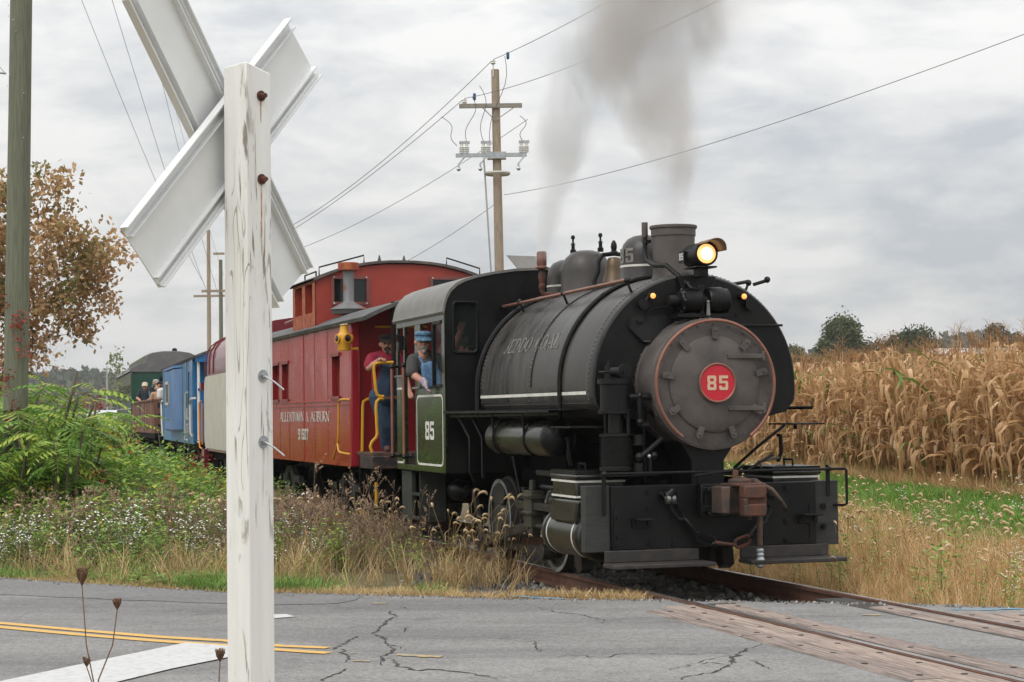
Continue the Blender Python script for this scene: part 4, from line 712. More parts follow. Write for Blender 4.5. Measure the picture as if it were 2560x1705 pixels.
for s in (-1, 1):
    fr = MB(); ou = rrect(-1.285, -.955, 2.385, 3.015, .05); inn = rrect(-1.25, -.99, 2.42, 2.985, .045); 
    for xx in (-4.79,): frame_band(fr, ou, inn, lambda u, v: (xx, -s * u if s > 0 else u, v)); 
    o = fr.ob('cab_front_window', BLACK, cab); md = o.modifiers.new('t', 'SOLIDIFY'); md.thickness = .02
    MB().bx(-4.822, -4.818, s * .97, s * 1.27, 2.40, 3.0).ob('pane', WINC, o)
    y0, y1 = s * 1.34, s * 1.38
    sd_ = MB()
    for a in ((-6.24, -4.8, .98, 2.0), (-4.93, -4.8, 2.0, 2.79), (-7.2, -4.8, 2.79, 2.935), (-6.24, -5.96, 2.0, 2.79), (-7.2, -6.77, .98, 2.16), (-6.83, -6.77, 2.16, 2.79), (-7.2, -7.15, 2.16, 2.79), (-6.77, -6.24, .98, 1.045)): sd_.bx(a[0], a[1], y0, y1, a[2], a[3])
    side = sd_.ob('cab_side', GREEN, loco, bev=.004)
    MB().bx(-5.34, -5.30, s * 1.35, s * 1.392, 2.0, 2.79).bx(-5.30, -4.93, s * 1.35, s * 1.392, 2.755, 2.79).bx(-5.30, -4.93, s * 1.35, s * 1.392, 2.0, 2.03).ob('sash', BLACK, side)
    MB().bx(-5.30, -4.93, s * 1.362, s * 1.366, 2.03, 2.755).ob('pane', WINC, side)
    b = MB(); frame_band(b, rrect(-6.16, -4.885, 1.055, 1.915, .10), rrect(-6.130, -4.915, 1.081, 1.889, .08), lambda u, v: (u, s * 1.3825, v))
    b.add([(-7.19, s * 1.3825, 1.055), (-6.86, s * 1.3825, 1.055), (-6.86, s * 1.3825, 1.081), (-7.19, s * 1.3825, 1.081)], [(0, 1, 2, 3)]).add([(-6.86, s * 1.3825, 1.055), (-6.83, s * 1.3825, 1.08), (-6.83, s * 1.3825, 2.0), (-6.86, s * 1.3825, 2.0)], [(0, 1, 2, 3)]).add([(-7.19, s * 1.3825, 2.0), (-6.83, s * 1.3825, 2.0), (-6.85, s * 1.3825, 2.026), (-7.19, s * 1.3825, 2.026)], [(0, 1, 2, 3)])
    b.ob('cab_lining', WHITE, side, smooth=False)
    b = MB(); number(b, '85', .148, .022, lambda u, v: ((-5.73 + u * 1.32) if s < 0 else (-5.3 - u * 1.32), s * 1.3827, 1.37 + v)); b.ob('cab_numerals', WHITE, side, smooth=False)
    MB().bx(-7.2, -6.8, s * 1.33, s * 1.41, 2.16, 2.185).bx(-6.24, -5.9, s * 1.33, s * 1.42, 1.995, 2.02).ob('window_sill', mat('sill_steel', (.2, .19, .18), .5, .3), side)
    for x in (-7.13, -6.50):
        h = MB().cyl((x, s * 1.46, 1.16), (x, s * 1.46, 2.28), .021, .021, 10).ob('grab_rail', COPPER, side)
        MB().ball((x, s * 1.46, 1.15), .036).ball((x, s * 1.46, 2.30), .036).cyl((x, s * 1.36, 1.15), (x, s * 1.46, 1.15), .018, .018, 8).cyl((x, s * 1.36, 2.30), (x, s * 1.46, 2.30), .018, .018, 8).ball((x + .12, s * 1.40, 1.16), .03).ob('grab_bracket', BLACK, h)
rf = MB(); ys = [-y for y in reversed(RY)] + RY[1:]; yo = np.linspace(-1.40, 1.40, 61)
prof = []
for y in np.linspace(-1.4, 1.4, 2): pass
pr = [(-1.41, 2.885)] + [(-(a * 1.012), b + .022) for a, b in zip(reversed(RY), reversed(RZZ))] + [((a * 1.012), b + .022) for a, b in list(zip(RY, RZZ))[1:]] + [(1.41, 2.885)]
prin = [(y * .985, z - .03) for y, z in pr]
m_ = len(pr)
for x in (-4.775, -7.3): rf.v += [(x, *p) for p in pr] + [(x, *p) for p in prin]
for i in range(m_ - 1): rf.f += [(i, i + 1, 2 * m_ + i + 1, 2 * m_ + i), (m_ + i, 3 * m_ + i, 3 * m_ + i + 1, m_ + i + 1), (i, m_ + i, m_ + i + 1, i + 1), (2 * m_ + i, 2 * m_ + i + 1, 3 * m_ + i + 1, 3 * m_ + i)]
rf.f += [(0, 2 * m_, 3 * m_, m_), (m_ - 1, 2 * m_ - 1, 4 * m_ - 1, 3 * m_ - 1)]
roof = rf.ob('cab_roof', ROOFG, loco, ang=50)
MB().add([(-5.6, -.36, 3.63), (-5.6, .1, 3.62), (-5.45, .14, 3.40), (-5.45, -.22, 3.40), (-5.58, -.36, 3.63), (-5.58, .1, 3.62), (-5.43, .14, 3.40), (-5.43, -.22, 3.40)], [(0, 1, 2, 3), (7, 6, 5, 4), (0, 4, 5, 1), (1, 5, 6, 2), (2, 6, 7, 3), (3, 7, 4, 0)]).ob('roof_hatch', ROOFG, roof)
MB().bx(-7.2, -4.9, -1.34, 1.34, .96, 1.0).bx(-5.1, -4.86, -.7, .7, 1.0, 2.7).bx(-7.2, -7.16, -.75, 1.34, 1.0, 3.2).bx(-7.2, -4.9, 1.30, 1.335, 1.0, 2.9).ob('cab_interior', DARK, loco)  # dark rear and far-side panels added so the cab interior reads dark
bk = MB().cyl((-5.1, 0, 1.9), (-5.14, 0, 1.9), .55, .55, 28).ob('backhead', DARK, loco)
MB().tube([(-6.72, -1.42, 2.62), (-6.72, -1.48, 2.62), (-6.72, -1.48, 2.70)], .02, 6).bx(-6.8, -6.7, -1.47, -1.40, 2.5, 2.68).ob('marker_bracket', BLACK, loco)
MB().tube([(-4.5, -.66, 2.5), (-4.62, -.72, 2.62), (-4.7, -.78, 2.60), (-4.72, -.8, 2.4)], .05, 8).ob('injector_pipe', BLACK, loco)
# ================================================================== ROLLING STOCK
def truck(parent, x, wr=.40, m=DARK):
    for ax in (-.78, .78):
        for s in (-1, 1):
            o = MB().lathe([(wr + .025, .015), (wr + .025, -.015), (wr, -.02), (wr - .005, -.11), (wr - .06, -.112), (wr - .07, -.08), (.16, -.06), (.14, -.1), (0, -.1)], (0, 0, 0), 'y', 28); o.v = [(x + ax + p[0], s * .74 + p[1] * (-s if s > 0 else 1), wr + p[2]) for p in o.v]
            w_ = o.ob('wheel', RODS, parent); MB().cyl((x + ax, 0, wr), (x + ax, s * 1.08, wr), .07, .07, 10).bx(x + ax - .13, x + ax + .13, s * .98, s * 1.12, wr - .14, wr + .14).ob('journal_box', m, w_, bev=.01)
    for s in (-1, 1):
        sf = MB().prism([(x - .98, wr + .10), (x - .9, wr + .24), (x - .45, wr + .26), (x - .2, wr + .40), (x + .2, wr + .40), (x + .45, wr + .26), (x + .9, wr + .24), (x + .98, wr + .10), (x + .6, wr + .12), (x + .28, wr - .2), (x - .28, wr - .2), (x - .6, wr + .12)], s * 1.0, s * 1.10, 'y').ob('side_frame', mat('truck_grey', (.05, .048, .045), .7, 0, (.085, .075, .065), 8), parent, bev=.01)
        for k in (-.13, 0, .13):
            pts = [(x + k + .05 * math.cos(t), s * 1.13 + .03 * math.sin(t), wr - .18 + t * .0075) for t in np.linspace(0, 12 * PI, 72)]; MB().tube(pts, .012, 4).ob('spring', RODS, sf)
    MB().bx(x - .18, x + .18, -1.1, 1.1, wr + .15, wr + .38).tube([(x - .45, -1.12, wr - .1), (x - .35, -1.16, wr + .3)], .02, 6).tube([(x + .45, -1.12, wr - .1), (x + .35, -1.16, wr + .3)], .02, 6).bx(x - .45, x - .38, -1.15, -1.05, wr - .3, wr + .1).ob('bolster', m, parent)
def roof_arch(hw, ze, zc, n=16): return [(hw * q, ze + (zc - ze) * (1 - abs(q) ** 2.3)) for q in np.sin(np.linspace(-PI / 2, PI / 2, n + 1))]
def arch_roof(name, x0, x1, hw, ze, zc, th, m, parent):
    b = MB(); o = roof_arch(hw, ze, zc); i_ = [(y * .985, z - th) for y, z in o]; k = len(o)
    for x in (x0, x1): b.v += [(x, *p) for p in o] + [(x, *p) for p in i_]
    for i in range(k - 1): b.f += [(i, i + 1, 2 * k + i + 1, 2 * k + i), (k + i, 3 * k + i, 3 * k + i + 1, k + i + 1), (i, k + i, k + i + 1, i + 1), (2 * k + i, 2 * k + i + 1, 3 * k + i + 1, 3 * k + i)]
    b.f += [(0, 2 * k, 3 * k, k), (k - 1, 2 * k - 1, 4 * k - 1, 3 * k - 1)]
    return b.ob(name, m, parent, ang=45)
def wall_with_openings(mb, u0, u1, v0, v1, opens, f):
    us = sorted({u0, u1, *[a for o in opens for a in o[:2]]}); vs = sorted({v0, v1, *[a for o in opens for a in o[2:]]})
    for a, b in zip(us[:-1], us[1:]):
        for c, d in zip(vs[:-1], vs[1:]):
            if any(o[0] <= a and b <= o[1] and o[2] <= c and d <= o[3] for o in opens): continue
            f(mb, a, b, c, d)
# ---- red caboose (its origin: front body end on the rail)
cab2 = thing('red_caboose', 'glossy red steel caboose with cupola coupled behind the locomotive', 'caboose', wl(-9.8, 0, 0), RZ)
HW, ZB, ZE, LB = 1.42, .945, 3.03, 8.6
wins = [(-1.36, -.77, 1.96, 2.55), (-5.56, -4.90, 1.96, 2.55), (-6.50, -5.80, 1.96, 2.55)]
for s in (-1, 1):
    b = MB(); wall_with_openings(b, -LB, -.04, ZB, ZE, wins, lambda m, a, c, d, e: m.bx(a, c, s * (HW - .04), s * HW, d, e)); bd = b.ob('side_wall', BELTRED, cab2, smooth=False)
    pb = MB(); wv = random.Random(3)
    # slightly oil-canned skin panels between the seams
    seams = [-8.56, -7.55, -6.6, -5.7, -4.85, -3.60, -2.65, -1.64, -.06]
    for a, c in zip(seams[:-1], seams[1:]):
        for z0, z1 in ((ZB + .03, 1.815), (1.91, ZE - .02)):
            rects = [(a + .03, c - .03)]
            for w_ in wins:
                if z0 > 1.5 and w_[0] < c and w_[1] > a: rects = []
            for r0, r1 in rects:
                p = MB(); nx_, nz_ = 8, 9
                for i in range(nx_ + 1):
                    for j in range(nz_ + 1):
                        u, v = i / nx_, j / nz_; e = math.sin(PI * u) * math.sin(PI * v); d = e * (.006 + .005 * math.sin(5 * u + 3 * v + a)) + e * .006 * wv.uniform(-.4, .4) if 0 < i < nx_ and 0 < j < nz_ else 0
                        p.v.append((r0 + (r1 - r0) * u, s * (HW + .003 + d * (1.2 if z0 > 1.5 else .5)), z0 + (z1 - z0) * v))
                for i in range(nx_):
                    for j in range(nz_): q = i * (nz_ + 1) + j; p.f.append((q, q + nz_ + 1, q + nz_ + 2, q + 1))
                o = p.ob('skin_panel', BELTRED, bd); 
    b = MB().bx(-LB, -.02, s * HW, s * (HW + .018), 1.82, 1.845).bx(-LB, -.02, s * HW, s * (HW + .018), 1.885, 1.91).bx(-LB, -.02, s * HW, s * (HW + .02), ZE - .05, ZE - .01).bx(-LB, -.02, s * HW, s * (HW + .012), ZB, ZB + .035).bx(-3.66, -3.54, s * HW, s * (HW + .012), ZB, ZE - .05); b.ob('belt_rail', BELTRED, bd)
    rv = MB()
    for x in seams: 
        for i in range(34):
            z = ZB + .05 + i * .06
            if any(w_[0] - .02 < x < w_[1] + .02 and w_[2] - .05 < z < w_[3] + .05 for w_ in wins): continue
            rv.rivet((x + (.03 if x > -4 and x < -3 else 0), s * (HW + .012), z), (0, s, 0), .011)
    for i in range(150): rv.rivet((-LB + .03 + i * .057, s * (HW + .018), 1.897), (0, s, 0), .007); rv.rivet((-LB + .03 + i * .057, s * (HW + .018), 1.833), (0, s, 0), .007)
    o = rv.ob('rivets', BELTRED, bd, smooth=False); o['kind'] = 'stuff'
    for w_ in wins:
        fr = MB().bx(w_[0], w_[1], s * (HW - .12), s * (HW - .09), w_[2], w_[3]); o = fr.ob('window', ENDRED, cab2)
        MB().bx(w_[0] + .10, w_[1] - .02, s * (HW - .09), s * (HW - .082), w_[2] + .02, w_[3] - .2).ob('wood_shade', mat('window_wood', (.20, .085, .03), .6, 0, (.12, .05, .02), 6, stretch=(9, 9, 1)), o)
        MB().bx(w_[0] + .10, w_[0] + .14, s * (HW - .082), s * (HW - .07), w_[2] + .02, w_[3] - .02).bx(w_[0] - .04, w_[1] + .04, s * HW, s * (HW + .03), w_[3], w_[3] + .05).bx(w_[0] - .04, w_[1] + .04, s * HW, s * (HW + .03), w_[2] - .04, w_[2]).bx(w_[0], w_[0] + .02, s * (HW - .12), s * HW, w_[2], w_[3]).ob('window_frame', ENDRED, o)
    tx_ = MB(); f = (lambda u, v, w=0.: (-5.70 + u, s * (HW + .0125 + w), 1.588 + v)) if s < 0 else (lambda u, v, w=0.: (-1.5 - u, s * (HW + .0125 + w), 1.588 + v))
    lettering(tx_, 'ALLENTOWN & AUBURN', .155, f, .125, .055, fit=4.2); tx_.ob('name_lettering', WHITE, bd, smooth=False)
    tx_ = MB(); number(tx_, '91507', .117, .03, (lambda u, v: (-4.02 + u * 1.2, s * (HW + .0135), 1.295 + v)) if s < 0 else (lambda u, v: (-3.1 - u * 1.2, s * (HW + .0135), 1.295 + v))); tx_.ob('number_lettering', WHITE, bd, smooth=False)
# ends, floor, roof
for x0, x1 in ((-.04, 0.), (-LB - .02, -LB + .02)):
    e_ = MB(); wall_with_openings(e_, -HW + .04, HW - .04, ZB, 3.03, [(-.38, .38, 1.16, 3.0), (.62, 1.1, 2.0, 2.7)], lambda m, a, c, d, e: m.bx(x0, x1, a, c, d, e)); poly = [(-HW + .04, 3.03)] + [(y * .97, z - .03) for y, z in roof_arch(HW, 3.05, 3.38) if abs(y) < HW - .06] + [(HW - .04, 3.03)]; e_.prism(poly, x0, x1, 'x'); e_.ob('end_wall', ENDRED, cab2, smooth=False)
    MB().bx(x0 - .01 if x0 < -1 else x0 - .03, x1 - .02, -.38, .38, 1.16, 3.0).ob('end_door', ENDRED, cab2)
for s in (-1, 1):
    cpst = MB().bx(-.05, .045, s * (HW - .12), s * (HW + .012), ZB, 3.05).ob('corner_post', mat('corner_red', (.30, .012, .022), .3, coat=.4), cab2, bev=.018)
    rv = MB()
    for i in range(40): rv.rivet((.045, s * (HW - .02), ZB + .05 + i * .051), (1, 0, 0), .01); rv.rivet((.045, s * (HW - .1), ZB + .05 + i * .051), (1, 0, 0), .01); rv.rivet((-.03, s * (HW + .012), ZB + .05 + i * .051), (0, s, 0), .01)
    o = rv.ob('rivets', ENDRED, cpst, smooth=False); o['kind'] = 'stuff'
MB().bx(-LB, 0, -HW + .05, HW - .05, ZB + .02, ZB + .1).bx(-LB - 1, 1.15, -.3, .3, .72, .95).ob('underframe', DARK, cab2)
rf = arch_roof('roof', -LB - 1.15, 1.22, HW + .07, 3.03, 3.38, .05, ROOFD, cab2)
MB().bx(-2.5, -2.2, -.3, .3, 3.36, 3.42).ob('roof_walk', ROOFD, rf)
# cupola
CX0, CX1, CW, CZ = -4.58, -2.68, 1.40, 3.80
cu = thing('x', 'x', 'x'); C.objects.unlink(cu); bpy.data.objects.remove(cu)
cup = None
poly = [(-CW, 3.08)] + [(y, z) for y, z in roof_arch(CW, CZ, 4.07)] + [(CW, 3.08)]
cwin = [(-1.10, -.58, 3.46, 3.82), (.50, 1.06, 3.46, 3.82)]
def arch_z(y): a = roof_arch(CW, CZ, 4.07, 40); return float(np.interp(y, [p[0] for p in a], [p[1] for p in a]))
for x0, x1 in ((CX1 - .04, CX1), (CX0, CX0 + .04)):
    cb = MB(); ys = sorted({-CW, CW, *[a for w_ in cwin for a in w_[:2]]})
    for a, c in zip(ys[:-1], ys[1:]):
        yy = np.linspace(a, c, max(3, int((c - a) / .06)))
        w_ = next((w for w in cwin if w[0] <= a and c <= w[1]), None); z0 = w_[3] if w_ else 3.08
        cb.prism([(float(y), z0) for y in yy] + [(float(y), arch_z(y) - .01) for y in yy[::-1]], x0, x1, 'x')
        if w_: cb.bx(x0, x1, a, c, 3.08, w_[2])
    q_ = cb.ob('cupola' if cup is None else 'cupola_rear', CUPRED, cab2 if cup is None else cup, smooth=False); cup = cup or q_
for w_ in cwin:
    f = MB(); 
    for a, c, d, e in ((w_[0] - .05, w_[1] + .05, w_[3], w_[3] + .05), (w_[0] - .05, w_[1] + .05, w_[2] - .05, w_[2]), (w_[0] - .05, w_[0], w_[2], w_[3]), (w_[1], w_[1] + .05, w_[2], w_[3])): f.bx(CX1, CX1 + .02, a, c, d, e)
    o = f.ob('window', mat('cupola_frame', (.22, .06, .05), .7, 0, (.15, .06, .05), 8), cup); MB().bx(CX1 - .03, CX1 - .02, w_[0], w_[1], w_[2], w_[3]).ob('pane', WIN, o)
    b = MB()
    for y in (w_[0], w_[1]): b.rivet((CX1 + .02, y, w_[3] + .025), (1, 0, 0), .014); b.rivet((CX1 + .02, y, w_[2] - .025), (1, 0, 0), .014)
    b.ob('frame_screw', WHITE, o)
for s in (-1, 1):
    b = MB(); op = [(-4.38, -3.78, 3.30, 3.76), (-3.50, -2.92, 3.30, 3.76)]
    wall_with_openings(b, CX0, CX1, 3.06, CZ, op, lambda m, a, c, d, e: m.bx(a, c, s * (CW - .02), s * CW, d, e)); b.ob('cupola_side', RUSTO, cup, smooth=False)
    for a, c, d, e in op:
        q = MB().add([(a, s * CW, d), (c, s * CW, d), (c, s * (CW - .30), d + .04), (a, s * (CW - .30), d + .04), (a, s * CW, e), (c, s * CW, e), (c, s * (CW - .18), e), (a, s * (CW - .18), e)], [(0, 1, 2, 3), (0, 3, 7, 4), (1, 5, 6, 2), (3, 2, 6, 7)]).ob('window_recess', CUPRED, cup, smooth=False)
        MB().bx(c - .12, c - .02, s * (CW - .27), s * (CW - .24), d + .06, e - .02).ob('pane', WIN, q)
crf = MB(); pr = roof_arch(CW + .05, CZ - .01, 4.09, 20); k = len(pr)
for x, d in ((CX0 - .12, 0), (CX1 + .06, 0)): crf.v += [(x, y, z + .03) for y, z in pr] + [(x, y * .98, z - .01) for y, z in pr]
for i in range(k - 1): crf.f += [(i, i + 1, 2 * k + i + 1, 2 * k + i), (k + i, 3 * k + i, 3 * k + i + 1, k + i + 1), (i, k + i, k + i + 1, i + 1), (2 * k + i, 2 * k + i + 1, 3 * k + i + 1, 3 * k + i)]
cr2 = crf.ob('cupola_roof', mat('cupola_roof', (.075, .06, .055), .6, 0, (.12, .10, .09), 4), cup, ang=45)
for x, y0, y1 in ((-2.75, -1.32, -.6), (-2.75, .75, 1.3)):
    z0, z1 = arch_z(max(-CW, y0)) + .04, arch_z(y1) + .04; MB().tube([(x, y0, z0), (x, y0, z0 + .13), (x, y1, z1 + .13), (x, y1, z1)], .013, 6).ob('roof_grab', BLACK, cr2)
MB().tube([(-4.55, -1.2, arch_z(-1.2)), (-4.55, -1.2, arch_z(-1.2) + .12), (-3.6, -1.2, arch_z(-1.2) + .12), (-3.6, -1.2, arch_z(-1.2))], .013, 6).ob('roof_grab', BLACK, cr2)
for y in (-.35, .05): MB().lathe([(.03, 4.08), (.03, 4.12), (.01, 4.2), (0, 4.21)], (-2.75, y, 0), 'z', 8).ob('roof_spike', ROOFD, cr2)
sp = MB().lathe([(.25, 3.24), (.27, 3.30), (.30, 3.31), (.10, 3.42), (.085, 3.44), (.085, 3.92)], (-2.2, -.97, 0), 'z', 20).ob('stovepipe', mat('pipe_zinc', (.16, .16, .165), .5, .3, (.20, .075, .035), 6, .52, .62), cab2)
MB().lathe([(.085, 3.90), (.16, 3.92), (.165, 4.03), (.15, 4.035), (0, 4.0)], (-2.2, -.97, 0), 'z', 20).ob('stove_cap', RUSTO, sp)
MB().tube([(-5.6, -.9, 3.32), (-5.6, -.9, 3.62), (-5.0, -.9, 3.62), (-5.0, -.9, 3.3)], .014, 6).tube([(-6.4, -1.2, 3.3), (-4.7, -1.2, 3.33)], .02, 6).tube([(-5.8, -1.0, 3.2), (-5.8, -1.0, 3.9), (-5.75, -1.0, 3.92)], .018, 6).bx(-5.1, -4.8, -1.1, -.9, 3.3, 3.4).ob('roof_ladder', ENDRED, rf)
# platform, rails, steps
MB().bx(0, 1.12, -1.36, 1.36, 1.115, 1.16).ob('platform', mat('platform_deck', (.06, .03, .025), .8, 0, (.11, .05, .035), 9), cab2, bev=.006)
MB().bx(1.0, 1.14, -1.38, 1.38, .94, 1.115).bx(.2, 1.0, -1.36, -1.3, .93, 1.115).ob('end_sill', mat('sill_rusty', (.02, .018, .017), .6, 0, (.11, .05, .035), 7, .5, .66), cab2, bev=.01)
MB().cyl((1.05, -1.05, 1.16), (1.05, -1.05, 3.24), .028, .028, 8).cyl((1.05, 1.05, 1.16), (1.05, 1.05, 3.24), .028, .028, 8).ob('roof_post', BLACK, cab2)
def rail(pts, n='end_railing', m=YEL, r=.022): return MB().tube(pts, r, 8).ob(n, m, cab2)
x = 1.08
rail([(x, -1.06, 2.40), (x, -1.28, 2.39), (x, -1.33, 2.37), (x, -1.335, 2.30), (x, -1.31, 2.02), (x, -1.29, 1.95), (x, -1.24, 1.93), (x, -1.20, 1.93)])
rail([(x, -1.20, 1.90), (x, -1.26, 1.90), (x, -1.30, 1.86), (x, -1.31, 1.78), (x, -1.295, 1.42), (x, -1.31, 1.37), (x, -1.37, 1.31), (x, -1.395, 1.25), (x, -1.37, 1.165)])
rail([(x, 1.06, 2.40), (x, 1.3, 2.39), (x, 1.31, 1.25), (x, 1.37, 1.165)])
MB().bx(x - .02, x + .02, -1.22, 1.2, 1.895, 1.935).ob('railing_bar', mat('rail_rusted', (.10, .045, .03), .7), cab2)
rail([(.03, -1.10, 1.905), (.07, -1.20, 1.905), (.07, -1.26, 1.87), (.07, -1.27, 1.80), (.07, -1.285, 1.17), (.03, -1.30, 1.15)], 'grab_iron')
rail([(.03, -1.07, 2.94), (.03, -.3, 2.94)], 'grab_iron', r=.016)
rail([(-.05, -HW, 1.90), (-.12, -HW - .09, 1.905), (-.30, -HW - .10, 1.90), (-.40, -HW - .10, 1.85), (-.43, -HW - .10, 1.4), (-.52, -HW - .10, 1.25), (-.62, -HW - .10, 1.17), (-.95, -HW - .08, 1.03)], 'grab_iron', r=.017)
rail([(-.50, -HW - .10, 1.27), (-.44, -HW - .1, 1.17), (-.32, -HW - .1, 1.145), (-.1, -HW, 1.12)], 'grab_iron', r=.015)
rail([(-.03, -HW - .02, 3.0), (.0, -HW - .06, 2.98), (.0, -HW - .06, 2.65), (-.03, -HW, 2.63)], 'grab_iron', r=.017)
MB().bx(.25, .95, -1.36, -1.30, .30, .34).prism([(.2, 1.1), (.26, 1.1), (.26, .3), (.2, .3)], -1.36, -1.0, 'y').prism([(.95, 1.1), (1.0, 1.1), (1.0, .3), (.95, .3)], -1.36, -1.0, 'y').bx(.25, .95, -1.38, -1.05, .30, .33).bx(.25, .95, -1.30, -1.0, .66, .69).ob('platform_steps', DARK, cab2)
MB().bx(.28, .9, -1.385, -1.38, .30, .335).cyl((1.0, -1.3, .4), (1.0, -1.3, .75), .022, .022, 8).ob('step_edge', YEL, cab2)
MB().cyl((1.15, -.7, .72), (1.6, -.7, .55), .06, .06, 10).bx(1.1, 1.5, -.12, .12, .75, .95).prism([(1.4, -.15), (1.8, -.2), (1.85, .15), (1.5, .2)], .72, 1.0, 'z').ob('end_coupler', DARK, cab2)
truck(cab2, -1.9); truck(cab2, -6.7)
# marker lamp
lm = thing('marker_lamp', 'yellow railway marker lamp with dark lenses on red caboose corner', 'lamp', wl(-9.42, -1.60, 0), RZ)
LB_ = MB().lathe([(.0, 2.585), (.085, 2.585), (.09, 2.60), (.088, 2.66), (.092, 2.67), (.10, 2.70), (.10, 2.80), (.09, 2.815), (.062, 2.85), (.055, 2.90), (.05, 2.93), (.052, 2.94), (.0, 2.95)], (0, 0, 0), 'z', 20).ob('lamp_body', YEL, lm)
for a in (-PI * .5 + R(-73) + PI / 2, R(17), R(-163) , R(107)):
    d = Vector((math.cos(a), math.sin(a), 0)); c_ = Vector((0, 0, 2.755)); o = MB().cyl(c_ + d * .085, c_ + d * .115, .065, .065, 18).ob('lens_ring', YEL, lm); MB().cyl(c_ + d * .112, c_ + d * .12, .052, .04, 18).ob('lens', mat('lamp_lens', (.03, .006, .008), .12), o)
MB().bx(-.02, .03, .09, .20, 2.60, 2.63).tube([(0, .19, 2.62), (-.2, .19, 2.62)], .015, 6).ob('lamp_bracket', YEL, lm); MB().lathe([(.06, 2.945), (.06, 2.955), (0, 2.965)], (0, 0, 0), 'z', 14).ob('lamp_cap', mat('cap_pale', (.55, .42, .25), .6), lm)
# ---- generic placement from two near-side base points
def car(name, label, Pf, Pr, hw, cat):
    Pf, Pr = Vector((*Pf, 0)), Vector((*Pr, 0)); d = (Pf - Pr).normalized(); ly = Vector((-d.y, d.x, 0)); o = thing(name, label, cat, Pf + ly * hw, math.atan2(d.y, d.x)); return o, (Pf - Pr).length
# ---- maroon car
mc, LM = car('maroon_car', 'maroon railway car with cream rounded side panel behind the white post', (-5.41, 37.4), (-7.12, 44.0), 1.40, 'railway car')
def msec(x):
    t_ = max(0, min(1, (x + LM) / 1.5)); dz = .34 * (1 - t_) ** 2; k = 1 - .10 * (1 - t_) ** 2; p = [(-1.4 * k, .93), (-1.4 * k, 2.9 - dz)]
    for a in np.linspace(PI, 0, 15): p.append((1.4 * k * math.cos(a) if abs(math.cos(a)) < .999 else 1.4 * k * math.cos(a), 2.9 - dz + .72 * math.sin(a) ** .8))
    return p + [(1.4 * k, 2.9 - dz), (1.4 * k, .93)]
b = MB(); xs_ = [0, -.4] + list(np.linspace(-.8, -LM + 1.5, 4)) + list(-LM + 1.5 - np.linspace(.2, 1.5, 7)); k = len(msec(0))
for x in xs_: b.v += [(x, *p) for p in msec(x)]
for i in range(len(xs_) - 1):
    for j in range(k - 1): b.f.append((i * k + j, i * k + j + 1, (i + 1) * k + j + 1, (i + 1) * k + j))
b.f += [tuple(range(k)), tuple((len(xs_) - 1) * k + j for j in reversed(range(k)))]; mb_ = b.ob('body', MAROON, mc, ang=40)
MB().prism(rrect(-LM + .55, -1.0, .985, 2.58, .36, 8), -1.412, -1.402, 'y').ob('cream_panel', CREAM, mc)
rv = MB()
for x in (-LM + .9, -LM + 1.7, -LM + 2.6): 
    for i in range(14): a = PI - (i + .5) / 14 * 1.3; rv.rivet((x, 1.4 * math.cos(a), 2.9 + .72 * math.sin(a) ** .8), (0, math.cos(a), math.sin(a)), .016)
    MB().tube([(x, -1.408, 2.62), (x, -1.408, 2.9)] + [(x, 1.408 * math.cos(a), 2.905 + .72 * math.sin(a) ** .8) for a in np.linspace(PI - .1, PI / 2, 10)], .02, 4).ob('roof_rib', MAROON, mc)
o = rv.ob('rivets', MAROON, mb_, smooth=False); o['kind'] = 'stuff'
MB().bx(-LM - .02, -LM + .3, -1.46, -1.35, 2.28, 2.46).ob('side_bracket', MAROON, mc)
MB().prism([(-LM, .95), (-LM + .55, .95), (-LM + .55, .34), (-LM - .3, .34)], -1.42, -1.30, 'y').bx(-LM - .3, -LM + .55, -1.42, -.9, .34, .37).ob('step_well', MAROON, mc)
MB().tube([(-LM - .06, -1.42, 2.05), (-LM - .10, -1.47, 2.0), (-LM - .08, -1.47, 1.25), (-LM + .05, -1.47, .99), (-LM + .12, -1.42, .95)], .02, 6).tube([(-LM - .26, -1.38, 2.0), (-LM - .28, -1.38, 1.05)], .02, 6).ob('grab_iron', mat('safety_orange', (.72, .27, .02), .4), mc)
MB().tube([(-LM - .25, -1.3, .95), (-LM - .4, -1.3, .93), (-LM - .4, -1.3, .45), (-LM - .3, -1.3, .4)], .02, 6).ob('step_handle', mat('handle_white', (.7, .7, .68), .4), mc)
truck(mc, -LM + 1.6, .42); truck(mc, -1.6, .42)
MB().bx(-LM + .2, -.2, -1.2, 1.2, .75, .94).ob('underframe', DARK, mc)
# ---- blue caboose
bc, LBb = car('blue_caboose', 'bright blue bay window caboose with white handrails behind the maroon car', (-8.0, 48.0), (-10.93, 60.0), 1.42, 'caboose')
op = [(-11.6, -11.0, 1.95, 2.75), (-1.75, -1.25, 1.95, 2.85)]
b = MB(); wall_with_openings(b, -LBb, 0, 1.0, 3.2, op, lambda m, a, c, d, e: m.bx(a, c, -1.42, -1.38, d, e)); b.bx(-LBb, 0, 1.38, 1.42, 1.0, 3.2).bx(-LBb, -LBb + .04, -1.38, 1.38, 1.0, 3.2); b.ob('body', BLUE2, bc, smooth=False)
for a, c, d, e in op: MB().bx(a, c, -1.36, -1.34, d, e).ob('window_pane', WIN, bc)
for i in range(24):
    x0 = -LBb + i * LBb / 24
    if any(x0 < o_[1] and x0 + LBb / 24 > o_[0] for o_ in op) or -8.6 < x0 < -3.2: continue
    MB().bx(x0 + .01, x0 + LBb / 24 - .01, -1.434, -1.42, 1.30, 3.12).ob('side_board', BLUE if i > 18 else BLUE2, bc)
